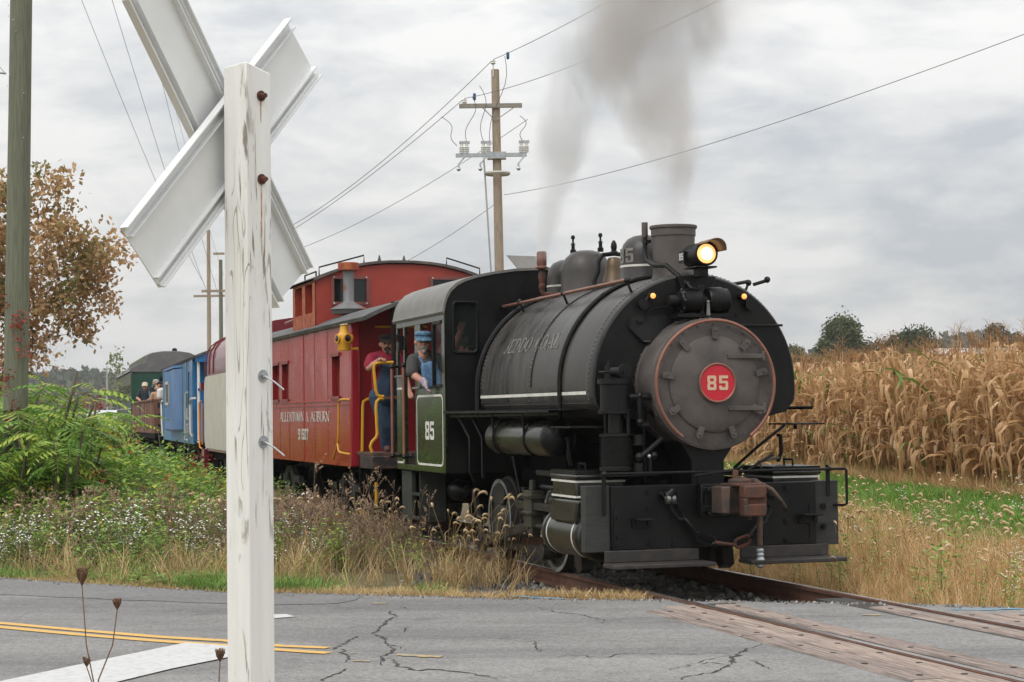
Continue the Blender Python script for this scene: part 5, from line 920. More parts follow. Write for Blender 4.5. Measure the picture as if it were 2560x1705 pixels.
MB().bx(-.04, 0, -1.38, 1.38, 1.0, 3.2).bx(-1.0, -.9, -1.37, 1.37, 1.2, 3.1).ob('end_wall', BLUE, bc)
by = [(-8.7, -1.42), (-8.5, -1.60), (-4.3, -1.60), (-3.6, -1.42)]
bay = MB().prism(by, 1.30, 3.02, 'z').ob('bay', BLUE, bc, bev=.05)
MB().prism([(a, b_ - .03 if b_ < -1.5 else b_) for a, b_ in by], 3.02, 3.08, 'z').ob('bay_roof', BLUE, bay)
for a, c in ((-8.1, -6.5),):
    w_ = MB().bx(a, a + .09, -1.63, -1.60, 2.05, 2.68).bx(c - .09, c, -1.63, -1.60, 2.05, 2.68).bx(a, c, -1.63, -1.60, 2.62, 2.70).bx(a, c, -1.63, -1.60, 2.03, 2.10).ob('bay_window', mat('frame_grey', (.50, .48, .44), .5), bay); MB().bx(a + .09, c - .09, -1.61, -1.606, 2.1, 2.62).ob('pane', WIN, w_)
tx_ = MB(); lettering(tx_, 'CNL', .27, lambda u, v, w=0.: (-2.95 + u, -1.436 - w, 1.62 + v), .2, .16, fit=1.5); number(tx_, '2105', .17, .06, lambda u, v: (-2.75 + u * 1.5, -1.437, 1.26 + v)); tx_.ob('car_lettering', mat('faded_white', (.62, .66, .70), .6), bc, smooth=False)
rb_ = arch_roof('roof', -LBb - .3, 1.45, 1.48, 3.18, 3.46, .05, ROOFD, bc); MB().bx(-LBb, 1.2, -.25, .25, 3.46, 3.50).ob('roof_walk', ROOFD, rb_)
MB().prism([(-1.46, 3.02), (1.46, 3.02), (1.46, 3.18)] + [(y, z - .03) for y, z in reversed(roof_arch(1.46, 3.18, 3.44))], 1.36, 1.42, 'x').ob('roof_fascia', BLUE, bc)
WHT = mat('handrail_white', (.70, .70, .68), .4)
MB().cyl((1.30, -1.38, 1.05), (1.30, -1.38, 3.15), .035, .035, 8).ob('end_post', WHT, bc)
MB().tube([(.1, -1.46, 1.2), (.1, -1.50, 1.3), (.1, -1.50, 2.0), (.4, -1.50, 2.13), (1.25, -1.46, 2.14)], .028, 6).ob('end_handrail', WHT, bc)
MB().tube([(-1.3, -1.46, 2.32), (-1.4, -1.5, 2.30), (-1.55, -1.5, 1.9), (-1.8, -1.5, 1.1), (-1.0, -1.5, 1.1)], .025, 6).ob('side_grab', WHT, bc); MB().tube([(-LBb + .1, -1.46, 2.2), (-LBb - .05, -1.48, 2.1), (-LBb + .15, -1.48, 1.5), (-LBb + .2, -1.46, 1.1)], .03, 6).ob('side_grab', WHT, bc)
MB().bx(-1.0, -.45, -1.45, -1.43, 1.35, 1.98).ob('tool_box_window', mat('frame_grey2', (.52, .50, .40), .5), bc); MB().bx(-.93, -.52, -1.453, -1.45, 1.42, 1.9).ob('window_pane', WIN, bc)
MB().bx(0, 1.4, -1.38, 1.38, 1.0, 1.06).bx(1.3, 1.4, -1.38, 1.38, .8, 1.0).tube([(1.35, -1.4, 2.35), (1.35, -.2, 2.35)], .03, 6).bx(-LBb + .3, 0, -1.1, 1.1, .75, 1.0).bx(.3, 1.3, -1.4, -1.0, .35, .4).ob('platform', DARK, bc)
MB().tube([(1.36, -1.4, 2.36), (1.36, .6, 2.36)], .03, 6).bx(1.30, 1.38, -1.35, -1.25, 1.9, 2.0).ob('end_rail', BLUE, bc)
truck(bc, -2.2, .42); truck(bc, -LBb + 2.0, .42)
# ---- brown gondola
gc, LG = car('gondola_car', 'brown board sided open gondola car carrying passengers', (-11.61, 62.0), (-14.15, 71.4), 1.45, 'railway car')
gr_ = random.Random(5)
nb = 22
for i in range(nb):
    x0 = -LG + i * LG / nb
    for s in (-1, 1): MB().bx(x0 + .012, x0 + LG / nb - .012, s * 1.40, s * (1.45 + gr_.uniform(-.008, .02)), 1.17, 2.22).ob('side_board', BROWN, gc)
for s in (-1, 1): MB().bx(-LG, 0, s * 1.36, s * 1.50, 2.22, 2.28).ob('top_rail', BROWN, gc)
for x0, x1 in ((-.05, 0), (-LG, -LG + .05)):
    for z0, z1 in ((1.17, 1.34), (1.46, 1.66), (1.80, 2.0)): MB().bx(x0, x1, -1.40, 1.40, z0, z1).ob('end_slat', BROWN, gc)
    MB().bx(x0 - .02, x1 + .03, -1.45, 1.45, 2.22, 2.275).ob('end_top_rail', BROWN, gc); MB().bx(x0 - .02, x1 + .02, -1.45, -1.32, 1.17, 2.22).ob('corner_post', BROWN, gc)
MB().bx(-LG, .1, -1.42, 1.42, 1.0, 1.17).bx(-LG, 0, -.3, .3, .6, 1.0).ob('deck', DARK, gc)
truck(gc, -1.8, .42); truck(gc, -LG + 1.8, .42)
# ---- dark green coach
ec, LE = car('green_coach', 'dark green heavyweight coach with grey clerestory roof at the far end of the train', (-14.42, 72.5), (-17.75, 86.0), 1.48, 'railway car')
OLV = mat('coach_shade_olive', (.10, .11, .06), .5)
MB().bx(-LE, -.02, -1.48, 1.48, 1.2, 3.5).ob('body', DGREEN, ec, smooth=False)
for i in range(16):
    x0 = -LE + .3 + i * (LE - .6) / 16; w_ = MB().bx(x0 + .06, x0 + .78, -1.495, -1.48, 2.55, 3.36).ob('window', OLV, ec); MB().bx(x0 + .14, x0 + .70, -1.50, -1.495, 2.6, 2.95).ob('pane', WIN, w_)
    MB().bx(x0 + .08, x0 + .76, -1.492, -1.48, 1.25, 1.9).ob('side_panel', mat('coach_lower_olive', (.045, .075, .03), .35), ec)
MB().bx(-LE, 0, -1.51, -1.48, 2.02, 2.06).bx(-LE, 0, -1.505, -1.48, 2.44, 2.48).ob('belt_stripe', mat('stripe_pale', (.4, .42, .4), .5), ec)
e_ = MB(); wall_with_openings(e_, -1.48, 1.48, 1.2, 3.5, [(-.42, .42, 1.3, 3.25)], lambda m, a, c, d, e: m.bx(-.02, .06, a, c, d, e)); e_.ob('end_wall', DGREEN, ec, smooth=False)
MB().prism(rrect(-.42, .42, 1.3, 3.25, .2, 5), -.012, -.008, 'x').ob('end_doorway', mat('void_black', (.004, .004, .004), .9), ec)
b = MB(); pr = [(-1.56, 3.42), (-1.5, 3.55), (-1.2, 3.72), (-.95, 3.78), (-.92, 4.06), (-.7, 4.16), (-.3, 4.22), (.3, 4.22), (.7, 4.16), (.92, 4.06), (.95, 3.78), (1.2, 3.72), (1.5, 3.55), (1.56, 3.42)]; k = len(pr)
for x, sc in ((-LE - .1, 1), (-.9, 1), (-.25, .985), (.12, .955)): b.v += [(x, y, 3.42 + (z - 3.42) * (1 if sc == 1 else sc)) for y, z in pr]
for i in range(3):
    for j in range(k - 1): b.f.append((i * k + j, i * k + j + 1, (i + 1) * k + j + 1, (i + 1) * k + j))
b.f += [tuple(range(3 * k, 4 * k)), tuple(reversed(range(k)))]; er = b.ob('roof', GREYR, ec, ang=30)
for i in range(12): x0 = -LE + .3 + i * (LE - .6) / 12; MB().bx(x0 + .1, x0 + .95, -.955, -.93, 3.82, 4.02).ob('clerestory_window', OLV, er)
MB().lathe([(.1, 4.2), (.1, 4.3), (.06, 4.33), (0, 4.35)], (-.8, .2, 0), 'z', 10).ob('roof_vent', BLACK, er)
truck(ec, -2.2, .45); truck(ec, -LE + 2.2, .45); MB().bx(-LE, 0, -1.2, 1.2, .8, 1.2).ob('underframe', DARK, ec)
# ================================================================== CROSSBUCK
SA = R(58); HS = Vector((math.cos(SA), math.sin(SA), 0)); NS = Vector((math.sin(SA), -math.cos(SA), 0)); PP = Vector((-1.085, 7.9, 0))
cbk = thing('crossbuck_sign', 'weathered white wooden post with the bare back of a railroad crossbuck', 'sign', (PP.x, PP.y, 0), SA)    # local x = along the sign, y = -normal
PAINT = bpy.data.materials.new('peeling_white_paint'); PAINT.use_nodes = True
t = PAINT.node_tree; nn = t.nodes; lk = t.links.new; b_ = nn['Principled BSDF']; b_.inputs['Roughness'].default_value = .75
co = nn.new('ShaderNodeTexCoord').outputs['Object']
def pn(sc, st, de=6, dist=0.):
    mp = nn.new('ShaderNodeMapping'); mp.inputs['Scale'].default_value = st; lk(co, mp.inputs[0]); n = nn.new('ShaderNodeTexNoise'); n.inputs['Scale'].default_value = sc; n.inputs['Detail'].default_value = de; n.inputs['Distortion'].default_value = dist; n.inputs['Roughness'].default_value = .6; lk(mp.outputs[0], n.inputs[0]); return n.outputs[0]
def ramp(src, p0, p1, c0, c1):
    r = nn.new('ShaderNodeValToRGB'); lk(src, r.inputs[0]); r.color_ramp.elements[0].position = p0; r.color_ramp.elements[1].position = p1; r.color_ramp.elements[0].color = (*c0, 1); r.color_ramp.elements[1].color = (*c1, 1); return r.outputs[0]
grain = pn(1., (55, 55, 2.2), 5, .6); chips = pn(1., (20, 20, 3.2), 7, .4); patch = pn(1., (5, 5, 1.4), 3)
base = ramp(pn(1., (18, 18, 1.1), 4), .35, .7, (.76, .76, .73), (.86, .86, .84))
def mixc(fac, a, b):
    m = nn.new('ShaderNodeMix'); m.data_type = 'RGBA'; lk(fac, m.inputs[0])
    for v, i in ((a, 6), (b, 7)):
        if isinstance(v, tuple): m.inputs[i].default_value = (*v, 1)
        else: lk(v, m.inputs[i])
    return m.outputs[2]
def mth(op, a, b):
    m = nn.new('ShaderNodeMath'); m.operation = op
    for v, i in ((a, 0), (b, 1)):
        if isinstance(v, (int, float)): m.inputs[i].default_value = v
        else: lk(v, m.inputs[i])
    return m.outputs[0]
f1 = ramp(grain, .60, .65, (0, 0, 0), (1, 1, 1)); f2 = ramp(chips, .60, .65, (0, 0, 0), (1, 1, 1)); pk = ramp(patch, .46, .56, (0, 0, 0), (1, 1, 1))
ctr = mth('FRACT', mth('MULTIPLY', pn(1., (7, 7, .75), 2, .3), 11.0), 0)
lin = ramp(mth('ABSOLUTE', mth('SUBTRACT', ctr, .5), 0), .025, .06, (1, 1, 1), (0, 0, 0)); pk2 = ramp(pn(1., (9, 9, .9), 3), .50, .58, (0, 0, 0), (1, 1, 1))
msk = mth('MAXIMUM', mth('MULTIPLY', mth('MAXIMUM', f1, f2), pk), mth('MULTIPLY', mth('MULTIPLY', lin, pk2), .75))
lk(mixc(msk, base, (.27, .235, .19)), b_.inputs['Base Color'])
bp = nn.new('ShaderNodeBump'); bp.inputs['Strength'].default_value = .5; bp.inputs['Distance'].default_value = .01; lk(mth('SUBTRACT', mth('MULTIPLY', grain, .5), msk), bp.inputs['Height']); lk(bp.outputs[0], b_.inputs['Normal'])
h = .069; pm = MB(); PR_ = Matrix.Rotation(R(-8), 4, 'Z')
for z in (-.6, 1.0, 2.0, 3.0, 3.105): pm.v += [(-h, -h, z), (h, -h, z), (h, h, z), (-h, h, z)]
pm.v[-4:] = [(-h, -h, 3.135), (h, -h, 3.10), (h, h, 3.10), (-h, h, 3.125)]
for i in range(4):
    for k in range(4): l = (k + 1) % 4; pm.f.append((4 * i + k, 4 * i + l, 4 * i + 4 + l, 4 * i + 4 + k))
pm.f += [(0, 3, 2, 1), (16, 17, 18, 19)]; po = pm.ob('post', PAINT, cbk, bev=.006); po.rotation_euler = (0, 0, R(-8))
BLADE = mat('sign_white_aluminium', (.78, .79, .79), .42, 0, (.72, .73, .73), 3)
for ang, off, tw in ((R(44), .073 + .025, 1), (R(180 - 52), .073 + .08, -1)):
    bl = MB(); Lb, Wb = (.715 if tw > 0 else .75), .155; ox_, oz_ = (0., 2.805) if tw > 0 else (.035, 2.835)
    def bb(x0, x1, w0, w1, d0, d1):
        c_, s_ = math.cos(ang), math.sin(ang); o = len(bl.v)
        for d in (d0, d1):
            for x, w in ((x0, w0), (x1, w0), (x1, w1), (x0, w1)): bl.v.append((ox_ + x * c_ - w * s_, off + d, oz_ + x * s_ + w * c_))
        bl.f += [tuple(o + q for q in f) for f in ((0, 1, 2, 3), (7, 6, 5, 4), (0, 4, 5, 1), (1, 5, 6, 2), (2, 6, 7, 3), (3, 7, 4, 0))]
    bb(-Lb, Lb, -Wb, Wb, .022, .027)
    for s in (-1, 1):
        bb(-Lb, Lb, s * (Wb - .006), s * Wb, -.012, .022); bb(-Lb, Lb, s * (Wb - .052), s * (Wb - .046), -.008, .022); bb(-Lb, Lb, s * (Wb - .020), s * (Wb - .0065), .006, .0215)
    bl.ob('blade', BLADE, cbk, smooth=False)
RUSTB = mat('bolt_rust', (.07, .025, .016), .8, 0, (.12, .04, .022), 30); ST_ = mat('rust_streak', (.42, .19, .07), .8, 0, (.60, .45, .30), 25, .4, .62)
for z, ln in ((3.0, .10), (2.655, .30)):
    o = MB().cyl((.012, -h - .001, z), (.012, -h - .007, z), .022, .022, 12).cyl((.012, -h - .006, z), (.012, -h - .032, z - .001), .013, .010, 6).ob('rusty_bolt', RUSTB, cbk); o.rotation_euler = (0, 0, R(-8))
    b = MB(); m_ = 14
    for i in range(m_ + 1): q = i / m_; w = .0045 * (1 - .6 * q) * random.uniform(.6, 1.2); b.v += [(.012 - w, -h - .0008, z - .012 - ln * q), (.012 + w, -h - .0008, z - .012 - ln * q)]
    for i in range(m_): b.f.append((2 * i, 2 * i + 1, 2 * i + 3, 2 * i + 2))
    b.ob('rust_stain', ST_, o, smooth=False)
for z in (1.845, 1.575):
    MB().cyl((.012, -h, z), (.012, -h - .004, z), .026, .026, 16).cyl((.012, -h - .003, z), (.012, -h - .014, z), .012, .012, 6).tube([(.012, -h - .01, z), (.03, -h - .05, z - .025), (.050, -h - .085, z - .058)], .0038, 6).ob('galvanised_bolt', GALV, cbk).rotation_euler = (0, 0, R(-8))
# ================================================================== UTILITY POLES AND WIRES
def shaft(name, pts, r0, r1, m, parent, n=14): rr = [r0 + (r1 - r0) * i / (len(pts) - 1) for i in range(len(pts))]; return MB().tube(pts, rr, n).ob(name, m, parent)
lp = thing('utility_pole', 'thick greenish treated utility pole beside the brown leaved tree', 'utility pole', (-7.03, 27, 0))
shaft('pole_shaft', [(0, 0, -.3), (.05, 0, 3), (.10, 0, 6), (.19, 0, 11.5)], .18, .145, POLEG, lp, 20)
b = MB()
for k in range(26): a = random.uniform(PI, 2 * PI); z = random.uniform(1.5, 8.5); b.rivet((.015 * z + .16 * math.cos(a), .16 * math.sin(a), z), (math.cos(a), math.sin(a), 0), .012)
o = b.ob('pole_nails', GALV, lp); o['kind'] = 'stuff'
MB().cyl((-.05, -.15, 6.55), (-.2, -.2, 6.56), .015, .015, 6).ob('pole_step', GALV, lp)
mp_ = thing('utility_pole', 'tall bare wood utility pole with crossarm and switches behind the locomotive cab', 'utility pole', (-.40, 62, 0))
shaft('pole_shaft', [(.05, 0, -.2), (.02, 0, 6), (-.04, 0, 12.85)], .175, .13, POLEW, mp_)
MB().bx(-1.22, .82, -.20, -.10, 11.58, 11.72).ob('crossarm', mat('crossarm_wood', (.30, .27, .22), .85, 0, (.2, .18, .15), 4, stretch=(1, 9, 9)), mp_)
MB().tube([(-.45, -.15, 11.58), (-.03, -.15, 11.15)], .022, 4).tube([(.55, -.15, 11.58), (.0, -.15, 11.2)], .022, 4).ob('crossarm_brace', GALV, mp_)
MB().bx(-1.35, .95, -.22, -.12, 9.98, 10.10).bx(-.33, .28, -.25, .15, 9.92, 10.14).ob('switch_arm', GALV, mp_)
for x in (-1.15, -.45, .78):
    o = MB().lathe([(.09, 10.12), (.06, 10.14), (.09, 10.18), (.06, 10.2), (.09, 10.24), (.06, 10.26), (.09, 10.3), (.05, 10.33), (.05, 10.42)], (x, -.17, 0), 'z', 10).lathe([(.09, 10.12), (.06, 10.14), (.09, 10.18), (.06, 10.2), (.09, 10.24), (.06, 10.26), (.09, 10.3), (.05, 10.33), (.05, 10.42)], (x + .16, -.17, 0), 'z', 10).ob('insulator', PORC, mp_)
    MB().bx(x - .08, x + .26, -.22, -.12, 10.42, 10.50).tube([(x + .1, -.2, 10.0), (x - .1, -.5, 9.72), (x - .1, -.5, 9.6)], .03, 6).ball((x - .1, -.5, 9.55), .07).ob('switch_blade', GALV, mp_)
MB().tube([(.36 * math.cos(a), -.05 + .36 * math.sin(a), 9.45) for a in np.linspace(0, 2 * PI, 25)[:-1]], .06, 6, True).ob('guard_ring', mat('guard_pale', (.42, .42, .36), .6), mp_)
MB().tube([(-.45, -.2, 9.95), (-.42, -.2, 9.6), (-.18, -.16, 4.9)], .03, 6).ob('operating_rod', GALV, mp_)
MB().cyl((-.10, -.14, 12.6), (-.10, -.14, 13.05), .02, .02, 6).lathe([(.05, 13.0), (.09, 13.04), (.06, 13.08), (.08, 13.11), (.03, 13.16)], (-.10, -.14, 0), 'z', 10).ob('pin_insulator', PORC, mp_); MB().lathe([(.05, 11.70), (.09, 11.78), (.06, 11.82), (.08, 11.85), (.03, 11.9)], (-1.05, -.14, 0), 'z', 10).ob('pin_insulator', PORC, mp_)
BLUEC = mat('blue_connector', (.04, .10, .26), .4)
for x, z in ((.38, 13.28), (-.72, 11.95)): MB().lathe([(.02, .12), (.05, .1), (.05, -.08), (.03, -.12)], (x, -.14, z), 'z', 8).ob('surge_arrester', BLUEC, mp_)
jm = MB()
for a, c in (((.28, 13.25), (-.25, 10.5)), ((-.8, 11.95), (-1.0, 10.5)), ((-1.8, 11.3), (-1.3, 10.35)), ((-.55, 12.3), (-.45, 10.5)), ((.75, 11.3), (.82, 10.5))):
    p0, p1 = Vector((a[0], -.2, a[1])), Vector((c[0], -.2, c[1])); pts = [p0.lerp(p1, q) + Vector((.12 * math.sin(PI * q * 2) + .08 * math.sin(PI * q), 0, 0)) for q in np.linspace(0, 1, 10)]; jm.tube(pts, .014, 4)
o = jm.ob('jumper_wires', WIRE, mp_); o['kind'] = 'stuff'
for nm, P, top, rr, m, lab, arms in (('utility_pole', (-18.97, 120), 13.4, .15, POLEW, 'slim distant utility pole with two crossarms behind the crossbuck', ((11.9, .3, 1.0), (9.25, -.95, 1.0))), ('utility_pole', (-16.70, 110), 10.7, .14, POLEG, 'short distant greenish utility pole beside the white post', ((8.9, -1.1, .3),)), ('utility_pole', (-126.9, 600), 17.8, .28, GALV, 'far pale lattice pole on the hills left of the coach', ((16.2, -1.8, 1.8), (14.6, -1.2, 1.2)))):
    q = thing(nm, lab, 'utility pole', (*P, 0)); shaft('pole_shaft', [(0, 0, -1), (0, 0, top)], rr, rr * .75, m, q, 8)
    for z, a, c in arms: MB().bx(a, c, -.1, .0, z - .07, z + .07).ob('crossarm', POLEW if P[1] < 500 else GALV, q)
def wire(label, p0, p1, sag, r, grp):
    pts = []
    for q in np.linspace(0, 1, 28): p = Vector(p0).lerp(Vector(p1), q); p.z -= sag * 4 * q * (1 - q); pts.append(p)
    w = MB().tube(pts, [r * .36 * (.25 + .75 * abs(p.y) / 62) for p in pts], 5).ob('overhead_wire', WIRE, smooth=True); tag(w, label, 'wire', grp); return w
G1 = 'overhead wires to the tall pole'
wire('highest wire rising right from the tall pole top through the smoke', (-.50, 61.86, 13.16), atd(1545, -10, 34), .05, .030, G1)
wire('second wire rising right from the tall pole crossarm into the smoke', (-1.45, 61.86, 11.9), atd(1900, -50, 30), .25, .028, G1)
wire('long wire sweeping from the tall pole up to the right picture edge', (-.20, 61.9, 8.75), atd(2700, 33, 24), .30, .026, G1)
wire('topmost wire running left from the tall pole top', (-.50, 61.86, 13.16), atd(600, 622, 112), .9, .030, G1)
wire('middle wire running left from the tall pole crossarm', (-1.45, 61.86, 11.9), atd(600, 645, 112), .5, .030, G1)
wire('lower wire running left below the tall pole switches', (.6, 61.9, 11.2), atd(600, 662, 112), .8, .026, G1)
wire('lowest wire falling left from the tall pole behind the red caboose', (-.5, 61.9, 8.45), atd(900, 705, 90), .25, .024, G1)
G2 = 'overhead wires left of the crossbuck'
wire('leftmost of the wires crossing the sky left of the crossbuck', atd(176, -70, 34), atd(505, 700, 120), .35, .020, G2)
wire('second wire from the left beside the crossbuck', atd(262, -60, 34), atd(520, 735, 120), .35, .020, G2)
wire('wire just left of the crossbuck partly behind its upper blade', atd(345, -40, 36), atd(545, 735, 120), .3, .018, G2)
wire('faintest thin wire nearest the crossbuck on its left', atd(360, -20, 40), atd(560, 690, 110), .25, .012, G2)
wire('short wire meeting the greenish pole at the left picture edge', atd(-60, 82, 26), (-7.1, 26.85, 6.56), .03, .016, G2)
# ================================================================== TREES
def tree(name, label, base, tops, nclus, per, rc, leaf, cmat, bark, tr, seed, group=None, bare=0, cvlo=0., cvhi=1., fork=.35):
    rg = np.random.default_rng(seed); root = thing(name, label, 'tree', base, 0, group); base = np.array(base, float)
    pts = []; vol = np.array([t_[1][0] * t_[1][1] * t_[1][2] for t_ in tops]); pr_ = vol / vol.sum()
    for _ in range(nclus):
        c, r = tops[rg.choice(len(tops), p=pr_)]; d = rg.normal(size=3); d /= np.linalg.norm(d); q = rg.uniform(.15, 1) ** .42; pts.append(np.array(c) + d * np.array(r) * q - base)
    pts = np.array(pts); ctr = pts.mean(0); hz_ = pts[:, 2].min() * fork + .1
    nodes = [np.array((0, 0, -.3)), np.array((ctr[0] * .05, ctr[1] * .05, hz_ * .5)), np.array((ctr[0] * .15, ctr[1] * .15, hz_))]; rad = [tr, tr * .85, tr * .75]
    for k in range(1, 6): f = k / 5; nodes.append(nodes[2] + (ctr - nodes[2]) * f * .9 + rg.normal(0, .05 * tr * 4, 3)); rad.append(tr * (.7 - .5 * f))
    tm = MB().tube(nodes, rad, 8); nodes = list(nodes); order = np.argsort(np.linalg.norm(pts - nodes[4], axis=1))
    for i in order:
        p = pts[i]; A = np.array(nodes); dd = np.linalg.norm(A - p, axis=1) + np.clip(A[:, 2] - p[2], 0, None) * 1.6; j = int(np.argmin(dd)); a = A[j]; r0 = min(rad[j] * .62, tr * .4); r0 = max(r0, tr * .035)
        mid = (a + p) / 2 + rg.normal(0, .1, 3) * np.linalg.norm(p - a); mid[2] += .06 * np.linalg.norm(p - a); tm.tube([a, mid, p], [r0, r0 * .8, r0 * .5], 4 if r0 < tr * .2 else 6); nodes += [mid, p]; rad += [r0 * .8, r0 * .5]
        if bare:
            for _ in range(bare): e_ = p + rg.normal(0, 1, 3) * rc * np.array((1, 1, 1.2)) + np.array((0, 0, rc * .4)); tm.tube([p, (p + e_) / 2 + rg.normal(0, .05, 3) * rc, e_], [r0 * .4, r0 * .3, r0 * .15], 3)
    tm.ob('trunk', bark, root)
    if per:
        n = nclus * per; cc = np.repeat(pts, per, 0) + rg.normal(0, rc * .5, (n, 3)); L_ = leaf * rg.uniform(.6, 1.3, n); d = rg.normal(size=(n, 3)); d[:, 2] -= .35; d /= np.linalg.norm(d, axis=1)[:, None]; q = np.cross(d, rg.normal(size=(n, 3))); q /= np.linalg.norm(q, axis=1)[:, None]
        v = np.stack([cc, cc + d * (L_ * .5)[:, None] + q * (L_ * .33)[:, None], cc + d * L_[:, None], cc + d * (L_ * .5)[:, None] - q * (L_ * .33)[:, None]], 1).reshape(-1, 3)
        k4 = np.arange(n) * 4; tt = np.stack([np.stack([k4, k4 + 1, k4 + 2], 1), np.stack([k4, k4 + 2, k4 + 3], 1)], 1).reshape(-1, 3)
        cv = np.clip(np.repeat(rg.uniform(cvlo, cvhi, nclus), per) * .6 + rg.uniform(cvlo, cvhi, n) * .4, 0, 1); vg = Veg(); vg.raw(v, tt, np.repeat(cv, 4)); vg.ob('crown', cmat, root)
    return root
BARK = mat('bark', (.075, .058, .045), .9, 0, (.12, .10, .085), 6, .4, .65, .5, 20); BARKG = mat('bark_grey', (.20, .18, .165), .9, 0, (.13, .115, .105), 6)
FALL = mat('leaves_brown', (.2, .1, .05), .75, trans=.3, attr=[(0, (.13, .155, .045)), (.25, (.26, .215, .08)), (.5, (.44, .265, .12)), (.8, (.57, .36, .195)), (1, (.64, .45, .28))])
GRN = mat('leaves_green', (.06, .1, .03), .7, trans=.3, attr=[(0, (.028, .048, .018)), (.5, (.062, .088, .028)), (1, (.13, .135, .045))])
tree('autumn_tree', 'large tree with rusty brown leaves behind the left utility pole', (-12.6, 48, -.2), [((-12.1, 48, 6.0), (2.0, 1.8, 1.75)), ((-10.4, 47.6, 5.9), (1.15, 1.1, .75)), ((-11.4, 48, 4.3), (1.3, 1.2, 1.0)), ((-13.9, 48.5, 5.8), (1.9, 1.8, 1.7)), ((-12.2, 48, 7.3), (1.2, 1.0, .75)), ((-10.9, 47.8, 4.9), (1.0, 1, .9)), ((-12.9, 48, 3.4), (1.6, 1.2, 1.0))], 225, 66, .38, .15, FALL, BARK, .34, 5, cvlo=.0)
tree('bare_sapling', 'thin bare grey sapling under the brown leaved tree', (-11.25, 46, -.2), [((-11.1, 46, 2.6), (.7, .6, 1.0))], 26, 4, .35, .10, FALL, BARKG, .05, 9, bare=4)
tree('leafy_tree', 'tall green tree standing above the corn nearest the locomotive', (37.6, 220, 4.2), [((37.6, 220, 8.6), (2.5, 2.2, 2.2)), ((37.9, 220, 10.8), (1.8, 1.8, 1.6)), ((36.6, 220, 7.9), (1.6, 1.6, 1.3)), ((39.2, 220, 8.3), (1.4, 1.5, 1.7))], 190, 70, .8, .34, GRN, BARK, .3, 21, 'trees beyond the corn', cvlo=.2)
tree('round_tree', 'wide rounded dark green tree beyond the corn field', (44.6, 220, 4.2), [((43.3, 220, 7.4), (2.8, 2.4, 3.2)), ((46.4, 220, 7.6), (2.9, 2.4, 3.4)), ((44.8, 220, 6.0), (4.2, 2.4, 2.6))], 260, 70, .75, .34, GRN, BARK, .35, 22, 'trees beyond the corn', cvhi=.6)
tree('pine_tree', 'dark irregular conifer at the right above the long shed', (58.3, 228, 4.4), [((58.0, 228, 10.6), (1.3, 1.2, 1.0)), ((58.6, 228, 9.2), (2.4, 1.8, .9)), ((57.0, 228, 8.4), (2.0, 1.5, .7)), ((59.8, 228, 8.0), (2.2, 1.5, .8))], 110, 70, .6, .34, mat('needles', (.03, .05, .03), .8, attr=[(0, (.018, .034, .022)), (1, (.05, .075, .045))]), BARK, .25, 23, 'trees beyond the corn')
tree('small_tree', 'low green tree just right of the smokebox over the corn', (31.5, 215, 4.2), [((31.2, 215, 7.0), (1.9, 1.6, 1.9)), ((33.3, 215, 6.4), (1.4, 1.4, 1.4))], 90, 60, .6, .32, GRN, BARK, .2, 24, 'trees beyond the corn', cvlo=.3)
for i, (x, y) in enumerate(((33.6, 200), (34.9, 204), (36.1, 201))): tree('bare_bush', ('leftmost', 'middle', 'rightmost')[i] + ' of the bare grey bushes in front of the leafy tree', (x, y, 4.2), [((x, y, 7.6 - .3 * i), (.9, .8, 1.5))], 34, 0, .6, .1, GRN, BARKG, .06, 30 + i, 'bare bushes beyond the corn', bare=6)
tree('young_poplar', 'slender pale sapling rising left of the green coach roof', (-16.05, 78, -.2), [((-16.0, 78, 3.4), (.45, .4, 1.2)), ((-16.0, 78, 4.3), (.25, .25, .6))], 30, 9, .22, .15, mat('poplar_leaves', (.2, .25, .1), .7, trans=.3, attr=[(0, (.12, .16, .05)), (1, (.30, .32, .16))]), BARKG, .05, 40)
# far shed and white roofs
shd = thing('long_shed', 'long low farm shed with pale metal roof beyond the corn', 'building', (42.4, 190, 0))
MB().bx(0, 34, 0, 9, 3.0, 7.0).ob('wall', mat('shed_wall', (.17, .085, .075), .8, 0, (.13, .07, .06), 2), shd); MB().prism([(-.4, 7.0), (9.4, 7.0), (4.5, 7.7)], -.4, 34.4, 'x').ob('roof', mat('shed_roof', (.62, .62, .60), .5), shd)
for x in (.05, 8.1): MB().bx(x, x + .75, -.06, 0, 3.2, 6.9).ob('white_panel', WHITE, shd)
for i, (x, y, w_, lab) in enumerate(((-60, 270, 7, 'white farm building roof far left beyond the sumac'), (-51.5, 255, 4, 'small white shed nearest the green coach'))):
    q = thing('farm_building', lab, 'building', (x, y, 0)); MB().bx(0, w_, 0, 6, -.5, 1.5).ob('wall', mat('far_wall', (.45, .45, .43), .7), q); MB().prism([(-.3, 1.5), (6.3, 1.5), (3, 2.8)], -.3, w_ + .3, 'x').ob('roof', mat('far_roof', (.55, .56, .58), .6), q)
